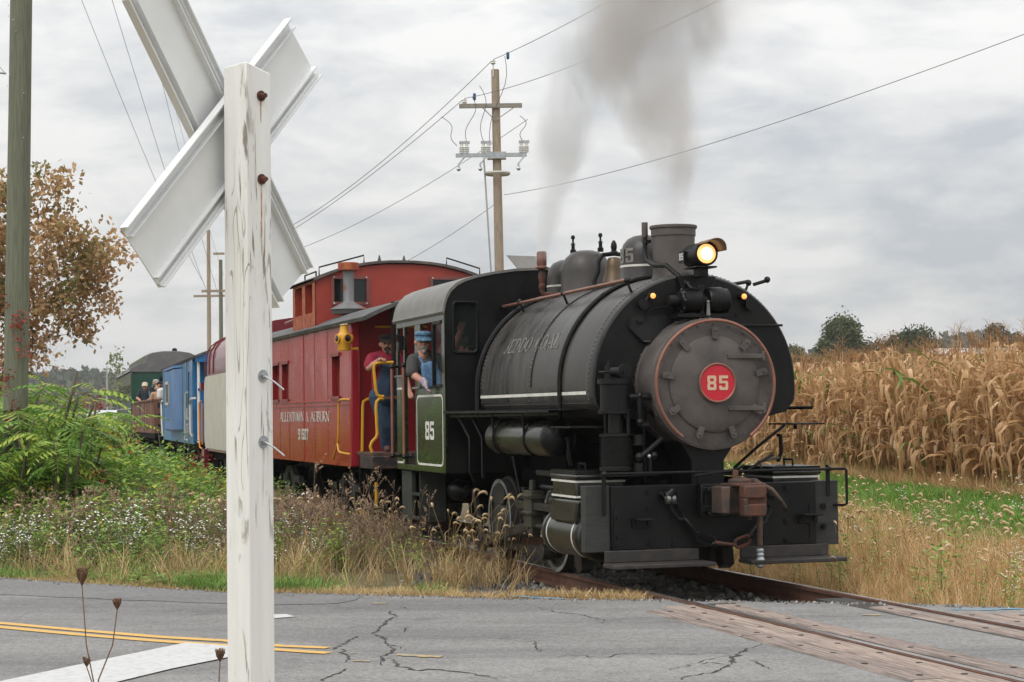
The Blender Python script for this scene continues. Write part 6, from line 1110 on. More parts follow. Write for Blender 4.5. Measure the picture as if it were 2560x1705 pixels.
# wooded hills
def hill(name, label, prof, Y, depth, n, leaf, seed):
    rg = np.random.default_rng(seed); xs_ = [p[0] for p in prof]; zs_ = [p[1] for p in prof]; b = MB(); K = 60; X = np.linspace(xs_[0], xs_[-1], K); Z = np.interp(X, xs_, zs_)
    for f, dy in ((0, -depth), (.55, -depth * .5), (.93, 0), (0, depth)):
        for x, z in zip(X, Z): b.v.append((x, Y + dy, -2 + f * (z + 2)))
    for j in range(3):
        for i in range(K - 1): b.f.append((j * K + i, j * K + i + 1, (j + 1) * K + i + 1, (j + 1) * K + i))
    WOOD = mat('hill_wood_floor', (.035, .05, .025), .9); o = struct(b.ob(name, WOOD), label)
    x = rg.uniform(xs_[0], xs_[-1], n); t_ = rg.uniform(0, 1, n) ** .6; zt = np.interp(x, xs_, zs_); z = -2 + (zt + 2) * np.where(t_ < .5, t_ * 1.1, .55 + (t_ - .5) * .76) + 0; y = Y - depth * (1 - t_)
    nb = n; bump = leaf * .55 * np.abs(np.sin(x * .21 + 3 * np.sin(y * .05))) ; cc = np.stack([x, y, z + bump * rg.uniform(.2, 1.2, n)], 1)
    d = rg.normal(size=(n, 3)); d /= np.linalg.norm(d, axis=1)[:, None]; q = np.cross(d, rg.normal(size=(n, 3))); q /= np.linalg.norm(q, axis=1)[:, None]; L_ = leaf * rg.uniform(.5, 1.3, n)
    v = np.stack([cc, cc + d * (L_ * .5)[:, None] + q * (L_ * .4)[:, None], cc + d * L_[:, None], cc + d * (L_ * .5)[:, None] - q * (L_ * .4)[:, None]], 1).reshape(-1, 3); k4 = np.arange(n) * 4; tt = np.stack([np.stack([k4, k4 + 1, k4 + 2], 1), np.stack([k4, k4 + 2, k4 + 3], 1)], 1).reshape(-1, 3)
    vg = Veg(); cv = np.clip(.5 + .35 * np.sin(x * .08) * np.sin(x * .031 + y * .02) + rg.normal(0, .2, n), 0, 1); vg.raw(v, tt, np.repeat(cv, 4)); w = vg.ob('hill_woodland', mat('far_wood', (.05, .07, .03), .9, attr=[(0, (.022, .038, .02)), (.6, (.05, .068, .03)), (.9, (.10, .095, .04)), (1, (.16, .09, .04))])); tag(w, 'far woodland covering ' + label, None, kind='stuff')
hill('hills', 'the low blue hills beyond the corn at right', [(60, 6), (95, 27), (130, 29), (165, 27), (185, 32), (215, 37), (240, 34), (290, 35), (360, 30), (520, 22)], 900, 150, 26000, 4, 3)
hill('hills', 'the low wooded hills at left beyond the train', [(-420, 26), (-330, 24), (-260, 20), (-225, 22), (-200, 24), (-175, 20), (-120, 17), (0, 14), (60, 8)], 900, 160, 22000, 4, 4)
# ================================================================== VEGETATION
def jit(a): return random.uniform(-a, a)
def blade_pts(h, lean, az, n=4, droop=1.0):
    p = []; 
    for i in range(n + 1): t = i / n; r = lean * t ** 2 * h; z = h * (t - .32 * droop * lean * t ** 3); p.append(Vector((math.cos(az) * r, math.sin(az) * r, z)))
    return p
def clump(n, h, w, lean, cv0, cv1, spread=.08, seg=3):
    b = PB()
    for i in range(n):
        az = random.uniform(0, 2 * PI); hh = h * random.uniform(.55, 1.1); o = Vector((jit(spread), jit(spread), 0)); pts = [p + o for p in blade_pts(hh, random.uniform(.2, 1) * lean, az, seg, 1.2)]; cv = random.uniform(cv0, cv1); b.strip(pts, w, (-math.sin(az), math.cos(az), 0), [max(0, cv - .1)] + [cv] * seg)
    return b.get()
def brown_weed(h=1., nt=8):
    b = PB(); st = [Vector((jit(.02), jit(.02), h * t)) for t in (0, .35, .7, 1)]; st[0] = Vector((0, 0, 0)); b.tube(st, [.0045, .004, .003, .002], .35)
    for i in range(nt):
        z = h * random.uniform(.3, .95); az = random.uniform(0, 2 * PI); ln = h * random.uniform(.12, .34) * (1.15 - z / h * .6); d = Vector((math.cos(az) * .55, math.sin(az) * .55, .8)); p0 = Vector((0, 0, z)); pts = [p0, p0 + d * ln * .5 + Vector((0, 0, .01)), p0 + d * ln]; b.tube(pts, [.0028, .0022, .0016], .3)
        for k in range(6):
            q = pts[0].lerp(pts[2], random.uniform(.3, 1)) + Vector((jit(.012), jit(.012), jit(.012))); s = random.uniform(.006, .013); cv = random.uniform(.35, .8); b.tri(q + Vector((s, 0, -s)), q + Vector((-s, s * .6, 0)), q + Vector((0, -s, s)), cv); b.tri(q + Vector((-s, 0, -s)), q + Vector((s, s, 0)), q + Vector((0, 0, s)), cv)
    return b.get()
def aster(h=.8, nf=46):
    b = PB(); b.tube([(0, 0, 0), (jit(.03), jit(.03), h * .5), (jit(.06), jit(.06), h)], [.004, .003, .002], .18)
    for i in range(9):
        z = h * random.uniform(.45, .95); az = random.uniform(0, 2 * PI); ln = random.uniform(.08, .22); p0 = Vector((0, 0, z)); p1 = p0 + Vector((math.cos(az) * ln, math.sin(az) * ln, ln * .7)); b.tube([p0, p1], [.0025, .0015], .2)
        for k in range(nf // 9):
            q = p0.lerp(p1, random.uniform(.5, 1.08)) + Vector((jit(.03), jit(.03), jit(.03))); s = random.uniform(.006, .0105); a = random.uniform(0, 2 * PI); u = Vector((math.cos(a), math.sin(a), .3)) * s; v = Vector((-math.sin(a), math.cos(a), .3)) * s; cv = random.uniform(.88, 1.); b.tri(q - u - v, q + u - v, q + u + v, cv); b.tri(q - u - v, q + u + v, q - u + v, cv)
    for k in range(16): az = random.uniform(0, 2 * PI); b.leaf((0, 0, h * random.uniform(.1, .8)), (math.cos(az), math.sin(az), .3), (0, 0, 1), random.uniform(.04, .09), .014, random.uniform(.3, .6))
    return b.get()
def leafy(h=.8, nl=26, ll=.10, lw=.045, c0=.3, c1=.8):
    b = PB(); b.tube([(0, 0, 0), (jit(.04), jit(.04), h * .5), (jit(.07), jit(.07), h)], [.006, .005, .003], .1)
    for i in range(nl): z = h * random.uniform(.2, 1.02); az = random.uniform(0, 2 * PI); o = Vector((math.cos(az), math.sin(az), random.uniform(-.25, .55))); b.leaf(Vector((0, 0, z)) + o * random.uniform(.02, .10), o, (jit(.4), jit(.4), 1), ll * random.uniform(.6, 1.25), lw * random.uniform(.7, 1.2), random.uniform(c0, c1))
    return b.get()
def foxtail(h=.7, hl=.10):
    b = PB(); az = 0.; pts = [Vector((0, 0, 0)), Vector((.03 * h, 0, h * .45)), Vector((.11 * h, 0, h * .85)), Vector((.19 * h, 0, h))]; b.tube(pts, [.0026, .0024, .002, .0018], .3)
    p = pts[-1]; hd = []; a = R(62)
    for i in range(6): hd.append(p.copy()); p = p + Vector((math.cos(a), 0, math.sin(a))) * hl / 5; a -= R(30)
    b.tube(hd, [.004, .0105, .0125, .0115, .0085, .003], [.72, .8, .86, .9, .86, .8], 5)
    for k in range(3): q = pts[0].lerp(pts[2], random.uniform(.2, .8)); z = random.uniform(0, 2 * PI); b.strip([q + v for v in blade_pts(.24, 1.3, z, 3, 1.6)], .008, (-math.sin(z), math.cos(z), 0), random.uniform(.3, .6))
    return b.get()
def rosette(n=9, ln=.13, lw=.04, c0=.3, c1=.8):
    b = PB()
    for i in range(n): az = 2 * PI * i / n + jit(.3); b.strip([Vector((math.cos(az), math.sin(az), 0)) * ln * t + Vector((0, 0, ln * (t * .9 - .75 * t * t) + .01)) for t in (0, .4, .75, 1)], [lw * .3, lw, lw * .8, lw * .1], (-math.sin(az), math.cos(az), 0), random.uniform(c0, c1))
    return b.get()
def trefoil(c0=.3, c1=.7):
    b = PB()
    for i in range(7):
        x, y, z = jit(.10), jit(.10), random.uniform(.04, .16)
        for k in range(3): a = 2 * PI * k / 3 + jit(.3); b.leaf((x, y, z), (math.cos(a), math.sin(a), .15), (0, 0, 1), random.uniform(.03, .055), .03, random.uniform(c0, c1))
    return b.get()
# material ramps
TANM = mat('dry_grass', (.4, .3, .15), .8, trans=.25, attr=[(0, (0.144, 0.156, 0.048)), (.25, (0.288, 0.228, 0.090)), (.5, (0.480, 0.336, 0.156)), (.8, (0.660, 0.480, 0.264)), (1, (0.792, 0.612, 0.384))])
GRSM = mat('green_grass', (.1, .2, .05), .7, trans=.3, attr=[(0, (0.072, 0.143, 0.026)), (.45, (0.143, 0.273, 0.046)), (.75, (0.286, 0.364, 0.091)), (1, (0.546, 0.442, 0.195))])
BRWM = mat('brown_weed', (.12, .08, .05), .85, attr=[(0, (0.108, 0.074, 0.051)), (.4, (0.270, 0.182, 0.115)), (.7, (0.432, 0.304, 0.196)), (1, (0.621, 0.486, 0.338))])
ASTM = mat('aster', (.5, .5, .4), .8, attr=[(0, (.07, .06, .03)), (.3, (.10, .13, .04)), (.7, (.16, .19, .07)), (.85, (.68, .67, .60)), (1, (.86, .85, .80))])
LEFM = mat('weed_leaves', (.1, .2, .04), .65, trans=.32, attr=[(0, (0.065, 0.143, 0.026)), (.35, (0.143, 0.286, 0.039)), (.65, (0.260, 0.416, 0.058)), (.85, (0.494, 0.481, 0.072)), (.93, (0.715, 0.429, 0.039)), (1, (0.585, 0.104, 0.052))])
FOXM = mat('foxtail', (.5, .38, .2), .8, trans=.2, attr=[(0, (0.184, 0.161, 0.069)), (.3, (0.380, 0.265, 0.115)), (.6, (0.483, 0.345, 0.161)), (.8, (0.575, 0.414, 0.230)), (1, (0.713, 0.552, 0.345))])
def stuff(v, name, m, label): o = v.ob(name, m); tag(o, label, None, kind='stuff'); return o
def place(X, Y, dz=0.): return np.stack([X, Y, gh(X, Y) + dz], 1)
# ---- left verge: between the road and the track
N0 = 42000; X = RNG.uniform(-9.5, 2.2, N0); Y = RNG.uniform(16.5, 44, N0)
lx = (X - O0.x) * FX.x + (Y - O0.y) * FX.y; lyy = (X - O0.x) * LY.x + (Y - O0.y) * LY.y; e = Y - road_far(X) - .18
pxx = 1280 + FPX * X / Y; vis = (pxx > -60) & (pxx < 1480)
ok = (e > 0) & (lyy < -1.35) & vis; X, Y, lx, lyy, e = X[ok], Y[ok], lx[ok], lyy[ok], e[ok]; n = len(X); u = RNG.uniform(0, 1, n)
nz1 = np.sin(X * 1.9 + 2 * np.sin(Y * .7)) * np.cos(Y * 1.1 + X * .6)
def hcap(X, Y):      # how tall plants may grow here: the verge thins out towards the track and the train stays in view
    px0 = 1280 + FPX * X / Y; yl = np.interp(px0, [-60, 0, 150, 250, 330, 420, 500, 560, 690, 900, 1000, 1100, 1250], [960, 960, 985, 1075, 1135, 1170, 1205, 1225, 1235, 1240, 1270, 1300, 1340])
    wv = .80 + .30 * np.sin(X * 2.7 + 1.7 * np.sin(Y * .9)) * np.cos(Y * 1.3 - X) + .15 * np.sin(X * 6.1 + Y * 2.2)
    return wv * np.maximum(.12, HCAM + .18 - (yl - 1050) / FPX * Y)
V1 = Veg()      # short dry fringe + green grass along the road
N1 = 8500; Xe = RNG.uniform(-6.2, 1.55, N1); ee = RNG.gamma(1.6, .22, N1); Ye = road_far(Xe) + .08 + ee + .1 * np.sin(Xe * 5); lyf = (Xe - O0.x) * LY.x + (Ye - O0.y) * LY.y; k = (lyf < -1.0) & ((Xe < -.55) | (ee < .33)); Xe, Ye, ee = Xe[k], Ye[k], ee[k]
gcol = np.sin(Xe * 2.1 + 1) + .6 * np.sin(Xe * 5.3) + RNG.normal(0, .5, len(Xe)); dry = (ee < .26) | (gcol < .35) | (Xe > -.4)
tan_c = [clump(9, .16, .008, .9, .3, .8, .06) for _ in range(4)]; grn_c = [clump(9, .2, .010, .9, .1, .6, .06) for _ in range(4)]
for q in range(4):
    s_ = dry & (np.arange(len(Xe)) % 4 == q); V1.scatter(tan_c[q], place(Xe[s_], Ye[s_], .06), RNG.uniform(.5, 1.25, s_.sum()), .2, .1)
tmid = [clump(11, .62, .009, 1.0, .25, .85, .09, 4) for _ in range(4)]
for q in range(4):
    s_ = (e > .3) & (e < 8) & (lx < -3.4) & (u > .30) & (u < .30 + np.where(e < 3, .16, .10)) & (np.arange(n) % 4 == q); V1.scatter(tmid[q], place(X[s_], Y[s_]), np.minimum(RNG.uniform(.55, 1.2, s_.sum()), 1.3 * hcap(X[s_], Y[s_])), .25, .12)
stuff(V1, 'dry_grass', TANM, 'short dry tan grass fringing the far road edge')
V2 = Veg()
for q in range(4):
    s_ = ~dry & (np.arange(len(Xe)) % 4 == q); V2.scatter(grn_c[q], place(Xe[s_], Ye[s_], .05), RNG.uniform(.6, 1.4, s_.sum()), .2, .12)
band = (e > .1) & (e < 2.2) & (lx < -3.0); tl = [clump(10, .5, .011, 1.3, .15, .95, .10, 4) for _ in range(4)]
for q in range(4):
    s_ = band & (u < .30) & (np.arange(n) % 4 == q); V2.scatter(tl[q], place(X[s_], Y[s_]), RNG.uniform(.35, .95, s_.sum()), .3, .2, .16)
stuff(V2, 'green_grass', GRSM, 'green grass along the weedy verge left of the track')
V3 = Veg(); bw = [brown_weed(1., random.randint(7, 11)) for _ in range(6)]; tallok = (e > .7) & (lx < -5.0); mid = (X > -5.6)
for q in range(6):
    s_ = tallok & (u < np.where(mid, .62, .30) * np.where(e > 7, .5, 1)) & (np.arange(n) % 6 == q); hh = np.clip(.45 + .16 * e[s_], .4, .92) * RNG.uniform(.65, 1.15, s_.sum()); hh *= np.clip((-lx[s_] - 4.4) / 2.5, .45, 1); hh = np.minimum(hh, hcap(X[s_], Y[s_]) * RNG.uniform(.7, 1.1, s_.sum())); V3.scatter(bw[q], place(X[s_], Y[s_]), hh, .16, .1)
tw = [brown_weed(1.35, 14) for _ in range(3)]   # tall seed stalks in front of the caboose trucks
TS = [(-2.55, 24.0, 1.25), (-2.7, 24.3, 1.1), (-1.95, 23.5, 1.05), (-1.85, 23.8, 1.1), (-1.75, 23.3, .95), (-1.5, 23.3, 1.05), (-2.2, 23.6, .95), (-1.3, 23.0, .95), (-2.05, 24.2, 1.15), (-1.62, 23.5, 1.1), (-2.9, 24.6, .9), (-1.05, 22.9, .9), (-2.4, 23.4, .8), (-3.2, 25, .85), (-1.9, 23.0, .9), (-1.45, 22.8, .85)]
for q in range(3): V3.scatter(tw[q], np.array([(a, b_, -.2) for a, b_, c in TS[q::3]]), np.array([c * .78 for a, b_, c in TS[q::3]]), .28, .05)
stuff(V3, 'dead_weeds', BRWM, 'dense brown dead weeds between the road and the train')
V4 = Veg(); av = [aster(.8, 54) for _ in range(4)]; ac = [(-5.3, 21.9, .9), (-4.6, 22.2, .8), (-4.2, 22.6, .7), (-5.6, 22.9, .9), (-3.4, 21.2, .6), (-3.1, 20.9, .5), (-6.0, 23.6, .8), (-2.8, 22.7, .6), (-5.0, 24.4, .8), (-3.6, 24.5, .7), (-6.6, 25.2, .7), (-4.1, 26.2, .8), (-5.6, 21.2, .5), (-3.0, 24.8, .5), (-4.9, 23.1, .6)]
P = []
for a, b_, r in ac: k = int(7 * r); P.append(np.stack([RNG.normal(a, r * .42, k), RNG.normal(b_, r * .5, k)], 1))
P = np.concatenate(P); k = ((P[:, 0] - O0.x) * LY.x + (P[:, 1] - O0.y) * LY.y < -1.6) & (P[:, 1] - road_far(P[:, 0]) > .35); P = P[k]
for q in range(4): s_ = np.arange(len(P)) % 4 == q; V4.scatter(av[q], place(P[s_, 0], P[s_, 1]), np.minimum(RNG.uniform(.65, 1.15, s_.sum()), 1.25 * hcap(P[s_, 0], P[s_, 1])), .15, .05)
s_ = (u > .994) & (e > .6) & (lx < -4); V4.scatter(av[1], place(X[s_], Y[s_]), RNG.uniform(.5, .9, s_.sum()), .15, .05)
stuff(V4, 'white_asters', ASTM, 'drifts of small white asters in the weeds at left')
V5 = Veg(); lf = [leafy(.8, 28) for _ in range(4)] + [leafy(1.1, 44, .12, .05) for _ in range(3)]; tre = [trefoil() for _ in range(3)]; ros = [rosette() for _ in range(3)]
lowz = (e > .12) & (e < 1.1) & (lx < -2.6) & (nz1 > -.2)
for q in range(3):
    s_ = lowz & (u > .45) & (u < .80) & (np.arange(n) % 3 == q); V5.scatter(tre[q], place(X[s_], Y[s_], .04), RNG.uniform(.7, 1.5, s_.sum()), .1, .1, -.05); s_ = lowz & (u > .80) & (u < .9) & (np.arange(n) % 3 == q); V5.scatter(ros[q], place(X[s_], Y[s_], .04), RNG.uniform(.6, 1.5, s_.sum()), .1, .1, -.05)
gz = (e > 1.6) & (X < -3.4 - .02 * (Y - 20)) & (u < np.clip((-X - 3.6) * .35 + (e - 2) * .04, .05, .8))
for q in range(7):
    s_ = gz & (np.arange(n) % 7 == q); V5.scatter(lf[q], place(X[s_], Y[s_]), np.minimum(RNG.uniform(.6, 1.1, s_.sum()) * np.clip(.45 + e[s_] * .10, .4, 1.5), hcap(X[s_], Y[s_]) * RNG.uniform(.75, 1.1, s_.sum())), .15, .13, -.06)
s_ = (u > .93) & (e > .5) & (lx < -4) & (e < 9); V5.scatter(lf[0], place(X[s_], Y[s_]), np.minimum(RNG.uniform(.4, .9, s_.sum()), hcap(X[s_], Y[s_])), .15, .15)
stuff(V5, 'green_weeds', LEFM, 'tangled leafy green weeds on the left verge')
VB = Veg(); fb_ = PB()
fb_.tube([(0, 0, 0), (.02, .01, .5), (0, .03, 1)], [.003, .0025, .002], .0)
for z in (1.0, .82, .66):
    for k in range(6): a = 2 * PI * k / 6; fb_.leaf((jit(.03), jit(.03), z), (math.cos(a), math.sin(a), .25), (0, 0, 1), .022, .014, 1.)
s_ = (u > .984) & (e > .3) & (e < 4) & (lx < -3); VB.scatter(fb_.get(), place(X[s_], Y[s_]), RNG.uniform(.4, .8, s_.sum()), .2, .0)
stuff(VB, 'chicory_flowers', mat('chicory', (.4, .4, .7), .8, attr=[(0, (.12, .13, .05)), (.5, (.12, .13, .05)), (.9, (.36, .40, .78)), (1, (.46, .48, .82))]), 'scattered pale blue chicory flowers among the dead weeds')
# foxtail clump standing beside the near rail
FXP = [foxtail(.72, .105), foxtail(.6, .09), foxtail(.8, .11), foxtail(.66, .10)]
V6 = Veg(); k = 46; cx_ = RNG.normal(-.52, .26, k); cy_ = RNG.normal(21.4, .5, k)
for q in range(4): s_ = np.arange(k) % 4 == q; V6.scatter(FXP[q], place(cx_[s_], cy_[s_]), RNG.uniform(.7, 1.38, s_.sum()), .22, .06, azim=RNG.normal(.0, .9, s_.sum()))
tc_ = [clump(14, .55, .010, 1.2, .3, .8, .10, 4) for _ in range(3)]; k = 60; cx2 = RNG.normal(-.5, .35, k); cy2 = RNG.normal(21.2, .7, k)
for q in range(3): s_ = np.arange(k) % 3 == q; V6.scatter(tc_[q], place(cx2[s_], cy2[s_]), RNG.uniform(.5, 1.0, s_.sum()), .2, .1)
s_ = (u > .955) & (e > .8) & (lx < -6) & (e < 7); V6.scatter(FXP[0], place(X[s_], Y[s_]), RNG.uniform(.8, 1.2, s_.sum()), .2, .06)
fr = (e > .0) & (e < .30) & (lx > -4.6) & (u < .35); V6.scatter(tan_c[0], place(X[fr], Y[fr], .03), RNG.uniform(.5, 1.3, fr.sum()), .2, .1)
stuff(V6, 'foxtail_grass', FOXM, 'dry foxtail grass clump leaning by the near rail and wheels')
# ---- right verge: tan grass, foxtails, green strip
NR_ = 60000; X = RNG.uniform(1.0, 14, NR_); Y = RNG.uniform(15.5, 62, NR_); lyy = (X - O0.x) * LY.x + (Y - O0.y) * LY.y; s = X - corn_edge(Y); pxx = 1280 + FPX * X / Y
ok = (lyy > 1.25) & (s < .5) & (Y > road_far(X) + .1) & (pxx > 1560) & (pxx < 2640); X, Y, s, lyy, pxx = X[ok], Y[ok], s[ok], lyy[ok], pxx[ok]; n = len(X); u = RNG.uniform(0, 1, n); wob = .6 * np.sin(Y * .9) + .4 * np.sin(Y * 2.3 + X)
green = (s > -4.3 + wob) & (s < -.35)
V7 = Veg(); rt = [clump(12, .48, .010, .85, .3, .9, .08, 3) for _ in range(5)]
for q in range(5): k = ~green & (u < .80) & (np.arange(n) % 5 == q); V7.scatter(rt[q], place(X[k], Y[k]), RNG.uniform(.55, 1.15, k.sum()) * np.clip(.55 + (lyy[k] - 1.2) * .25, .5, 1.05), .25, .12)
stuff(V7, 'tan_grass', mat('golden_grass', (.4, .3, .15), .8, trans=.3, attr=[(0, (.20, .17, .05)), (.25, (.38, .25, .09)), (.5, (.58, .37, .16)), (.8, (.72, .50, .26)), (1, (.80, .60, .36))]), 'tall tan grass between the far rail and the green strip')
V8 = Veg(); gt = [clump(10, .2, .011, .9, .1, .6, .08, 2) for _ in range(4)]
for q in range(4): k = green & (np.arange(n) % 4 == q); V8.scatter(gt[q], place(X[k], Y[k]), RNG.uniform(.7, 1.5, k.sum()), .2, .12)
k = ~green & (u > .95); V8.scatter(lf[1], place(X[k], Y[k]), RNG.uniform(.3, .75, k.sum()), .2, .15) if k.sum() else None
stuff(V8, 'green_strip', mat('strip_grass', (.1, .2, .05), .7, trans=.3, attr=[(0, (.09, .19, .025)), (.45, (.16, .31, .04)), (.75, (.28, .38, .075)), (1, (.50, .42, .18))]), 'bright green grass strip in front of the corn')
V9 = Veg()
for q in range(4): k = (s < -.8) & (u > .80) & (u < np.where(s > -4, .808, .90)) & (np.arange(n) % 4 == q); V9.scatter(FXP[q], place(X[k], Y[k]), RNG.uniform(.65, 1.15, k.sum()), .22, .07)
stuff(V9, 'foxtail_heads', FOXM, 'nodding foxtail heads above the tan grass at right')
VA = Veg(); k = (u > .972) & (u < .9735) & (s < -2); VA.scatter(av[2], place(X[k], Y[k]), RNG.uniform(.5, .8, k.sum()), .15, .05); k = (pxx > 2440) & (u > .9) & (u < .905); VA.scatter(av[0], place(X[k], Y[k]), RNG.uniform(.6, .9, k.sum()), .15, .05)
stuff(VA, 'verge_asters', ASTM, 'sprinkled white asters in the tan grass at right')
# ---- corn
CORNM = mat('dry_corn', (.4, .3, .15), .7, trans=.34, attr=[(0, (.10, .17, .03)), (.06, (.20, .105, .042)), (.3, (.36, .195, .082)), (.6, (.53, .32, .150)), (.85, (.68, .47, .265)), (1, (.80, .63, .42))], rnd=.24)
def corn_leaf(k):
    rg = random.Random(100 + k); b = PB(); ln = rg.uniform(.5, .85); drop = rg.uniform(.7, 1.9); kink = rg.randrange(2, 6); base = rg.uniform(.15, .65); tw_ = rg.uniform(-1.2, 1.2); p = Vector((0, 0, 0)); a = R(rg.uniform(48, 75)); pts = []; m = 7
    for i in range(m + 1): pts.append(p.copy()); p = p + Vector((math.cos(a), rg.uniform(-.12, .12), math.sin(a))) * ln / m; a -= R(rg.uniform(8, 34)) * drop * (1.3 if i > 1 else .8) + (R(rg.uniform(15, 60)) if i == kink else 0); a = max(a, R(-100)) + R(rg.uniform(-9, 9))
    o = 0
    for i, q in enumerate(pts):
        t = i / m; w = .066 * rg.uniform(.7, 1.2) * (min(1, .5 + 2.2 * t)) * (1 - t ** 2.4) + .006; tw = tw_ * t + rg.uniform(-.5, .5); sd = Vector((-.25 * math.sin(tw), math.cos(tw), math.sin(tw) * .6)); b.v += [tuple(q - sd * w * .5), tuple(q + Vector((0, 0, -.012))), tuple(q + sd * w * .5)]; cv = base + rg.uniform(-.08, .12) + .1 * t; b.c += [cv, cv - .12, cv]
    for i in range(m): a0 = 3 * i; b.t += [(a0, a0 + 1, a0 + 4), (a0, a0 + 4, a0 + 3), (a0 + 1, a0 + 2, a0 + 5), (a0 + 1, a0 + 5, a0 + 4)]
    return b
def corn_ear():
    b = PB(); pts = [Vector((0, 0, 0)), Vector((.05, 0, -.02)), Vector((.075, 0, -.09)), Vector((.085, 0, -.17)), Vector((.09, 0, -.24))]; b.tube(pts, [.012, .030, .036, .030, .008], [.7, .85, .92, .9, .8], 7); return b
def corn_tassel():
    b = PB(); b.tube([(0, 0, 0), (.01, .01, .30)], [.004, .002], .35)
    for i in range(6): az = i * 1.05; b.tube([(0, 0, .05 + .02 * i), (.06 * math.cos(az), .06 * math.sin(az), .17 + .02 * i), (.13 * math.cos(az), .13 * math.sin(az), .22 + .015 * i)], [.003, .0028, .0015], .38)
    return b
def corn_stalk(H): b = PB(); b.tube([(0, 0, -.05), (jit(.03), jit(.03), H * .4), (jit(.05), jit(.05), H * .75), (jit(.06), jit(.06), H)], [.014, .012, .009, .006], [.45, .5, .5, .4], 5); return b
LV = [corn_leaf(k) for k in range(9)]; EAR = corn_ear(); TAS = corn_tassel(); ST = [corn_stalk(h_) for h_ in (2.15, 2.3, 2.4)]
def pbmesh(pb, name, m): v, t_, c = pb.get(); vg = Veg(); vg.raw(v, t_, np.clip(c, .08, 1)); o = vg.ob(name, m); o.data.shade_smooth(); me = o.data; bpy.data.objects.remove(o); return me
LM_ = [pbmesh(b, 'leaf', CORNM) for b in LV]; gl_ = corn_leaf(40); gl_.c = [0.] * len(gl_.c); vgx = Veg(); vgx.raw(*[np.array(a) for a in (gl_.v, gl_.t, gl_.c)]); og = vgx.ob('leaf', mat('green_corn_leaf', (.16, .24, .05), .6, trans=.3)); GLM = og.data; bpy.data.objects.remove(og)
EM = pbmesh(EAR, 'ear', CORNM); TM = pbmesh(TAS, 'tassel', CORNM); SM = [pbmesh(b, 'corn_plant', CORNM) for b in ST]
def corn_layout(H, rg):      # (mesh index, height, azimuth, scale)
    L_ = []; az = rg.uniform(0, PI); n_ = rg.randint(9, 12)
    for i in range(n_): L_.append((rg.randrange(9), H * (.16 + .80 * i / n_) + rg.uniform(-.04, .04), az + PI * (i % 2) + rg.gauss(0, .45), rg.uniform(1.0, 1.55) * (1.05 if i < n_ - 2 else .75)))
    return L_
rg = random.Random(77); count = 0
edge_dir = Vector((-.1067, 1, 0)).normalized(); rows = []
for row in range(3):
    Yc = 29.5
    while Yc < 52.5:
        rows.append((corn_edge(Yc) + .1 + .72 * row + rg.gauss(0, .06), Yc + rg.gauss(0, .05), row)); Yc += .185
rows = [r for r in rows if 1280 + FPX * r[0] / r[1] < 2650]; rows.sort(key=lambda r: (r[2], r[1])); ind = rows[:290]
for X0, Y0, row in ind:
    k = rg.randrange(3); H = (2.15, 2.3, 2.4)[k]; o = bpy.data.objects.new('corn_plant', SM[k]); C.objects.link(o); sc = rg.uniform(1.06, 1.3); o.location = (X0, Y0, float(gh(X0, Y0))); o.scale = (sc,) * 3; o.rotation_euler = (rg.gauss(0, .05), rg.gauss(.03, .05), rg.uniform(0, 6.3))
    tag(o, 'dry tan corn plant standing in the front rows of the field', 'corn plant', 'corn plants at the field edge')
    for mi, z, az, s_ in corn_layout(H, rg):
        c_ = bpy.data.objects.new('leaf', GLM if rg.random() < .02 else LM_[mi]); C.objects.link(c_); c_.parent = o; c_.location = (0, 0, z); c_.rotation_euler = (0, 0, az); c_.scale = (s_,) * 3
    if rg.random() < .8: c_ = bpy.data.objects.new('ear', EM); C.objects.link(c_); c_.parent = o; c_.location = (0, 0, rg.uniform(.75, 1.15)); c_.rotation_euler = (0, 0, rg.uniform(0, 6.3))
    c_ = bpy.data.objects.new('tassel', TM); C.objects.link(c_); c_.parent = o; c_.location = (0, 0, H - .05)
VC = Veg(); protos = []
for q in range(6):
    k = q % 3; H = (2.15, 2.3, 2.4)[k]; vs, ts, cs = [], [], []; nn0 = 0
    def addp(pb, z, az, s_, off):
        global nn0
        v, t_, c = pb.get(); ca, sa = math.cos(az), math.sin(az); w = np.stack([(v[:, 0] * ca - v[:, 1] * sa) * s_, (v[:, 0] * sa + v[:, 1] * ca) * s_, v[:, 2] * s_ + z], 1); vs.append(w); ts.append(t_ + nn0); cs.append(c + off); nn0 += len(v)
    addp(ST[k], 0, 0, 1, 0)
    for mi, z, az, s_ in corn_layout(H, rg): addp(LV[mi], z, az, s_, .06)
    addp(TAS, H - .05, 0, 1, 0)
    if q % 2: addp(EAR, 1.0, 1., 1, 0)
    protos.append((np.concatenate(vs), np.concatenate(ts), np.clip(np.concatenate(cs), .08, 1)))
rest = np.array([(a, b_) for a, b_, r in rows[290:]]).reshape(-1, 2); Yb = RNG.uniform(29, 75, 2400); Xb = corn_edge(Yb) + 2.3 + RNG.gamma(1.3, 4.2, 2400)
Yc2 = RNG.uniform(52, 85, 520); Xc2 = corn_edge(Yc2) + RNG.uniform(.05, 2.2, 520); Yd = RNG.uniform(75, 205, 3000); Xd = corn_edge(np.minimum(Yd, 80)) + RNG.uniform(1, 62, 3000)
Xb = np.concatenate([rest[:, 0], Xb, Xc2, Xd]); Yb = np.concatenate([rest[:, 1], Yb, Yc2, Yd]); pxx = 1280 + FPX * Xb / Yb; k = (pxx < 2680) & (pxx > 1700); Xb, Yb = Xb[k], Yb[k]
for q in range(6): s_ = np.arange(len(Xb)) % 6 == q; VC.scatter(protos[q], place(Xb[s_], Yb[s_]), RNG.uniform(1.06, 1.32, s_.sum()), .05, .07)
stuff(VC, 'corn_field', CORNM, 'the dry corn field behind the front rows')
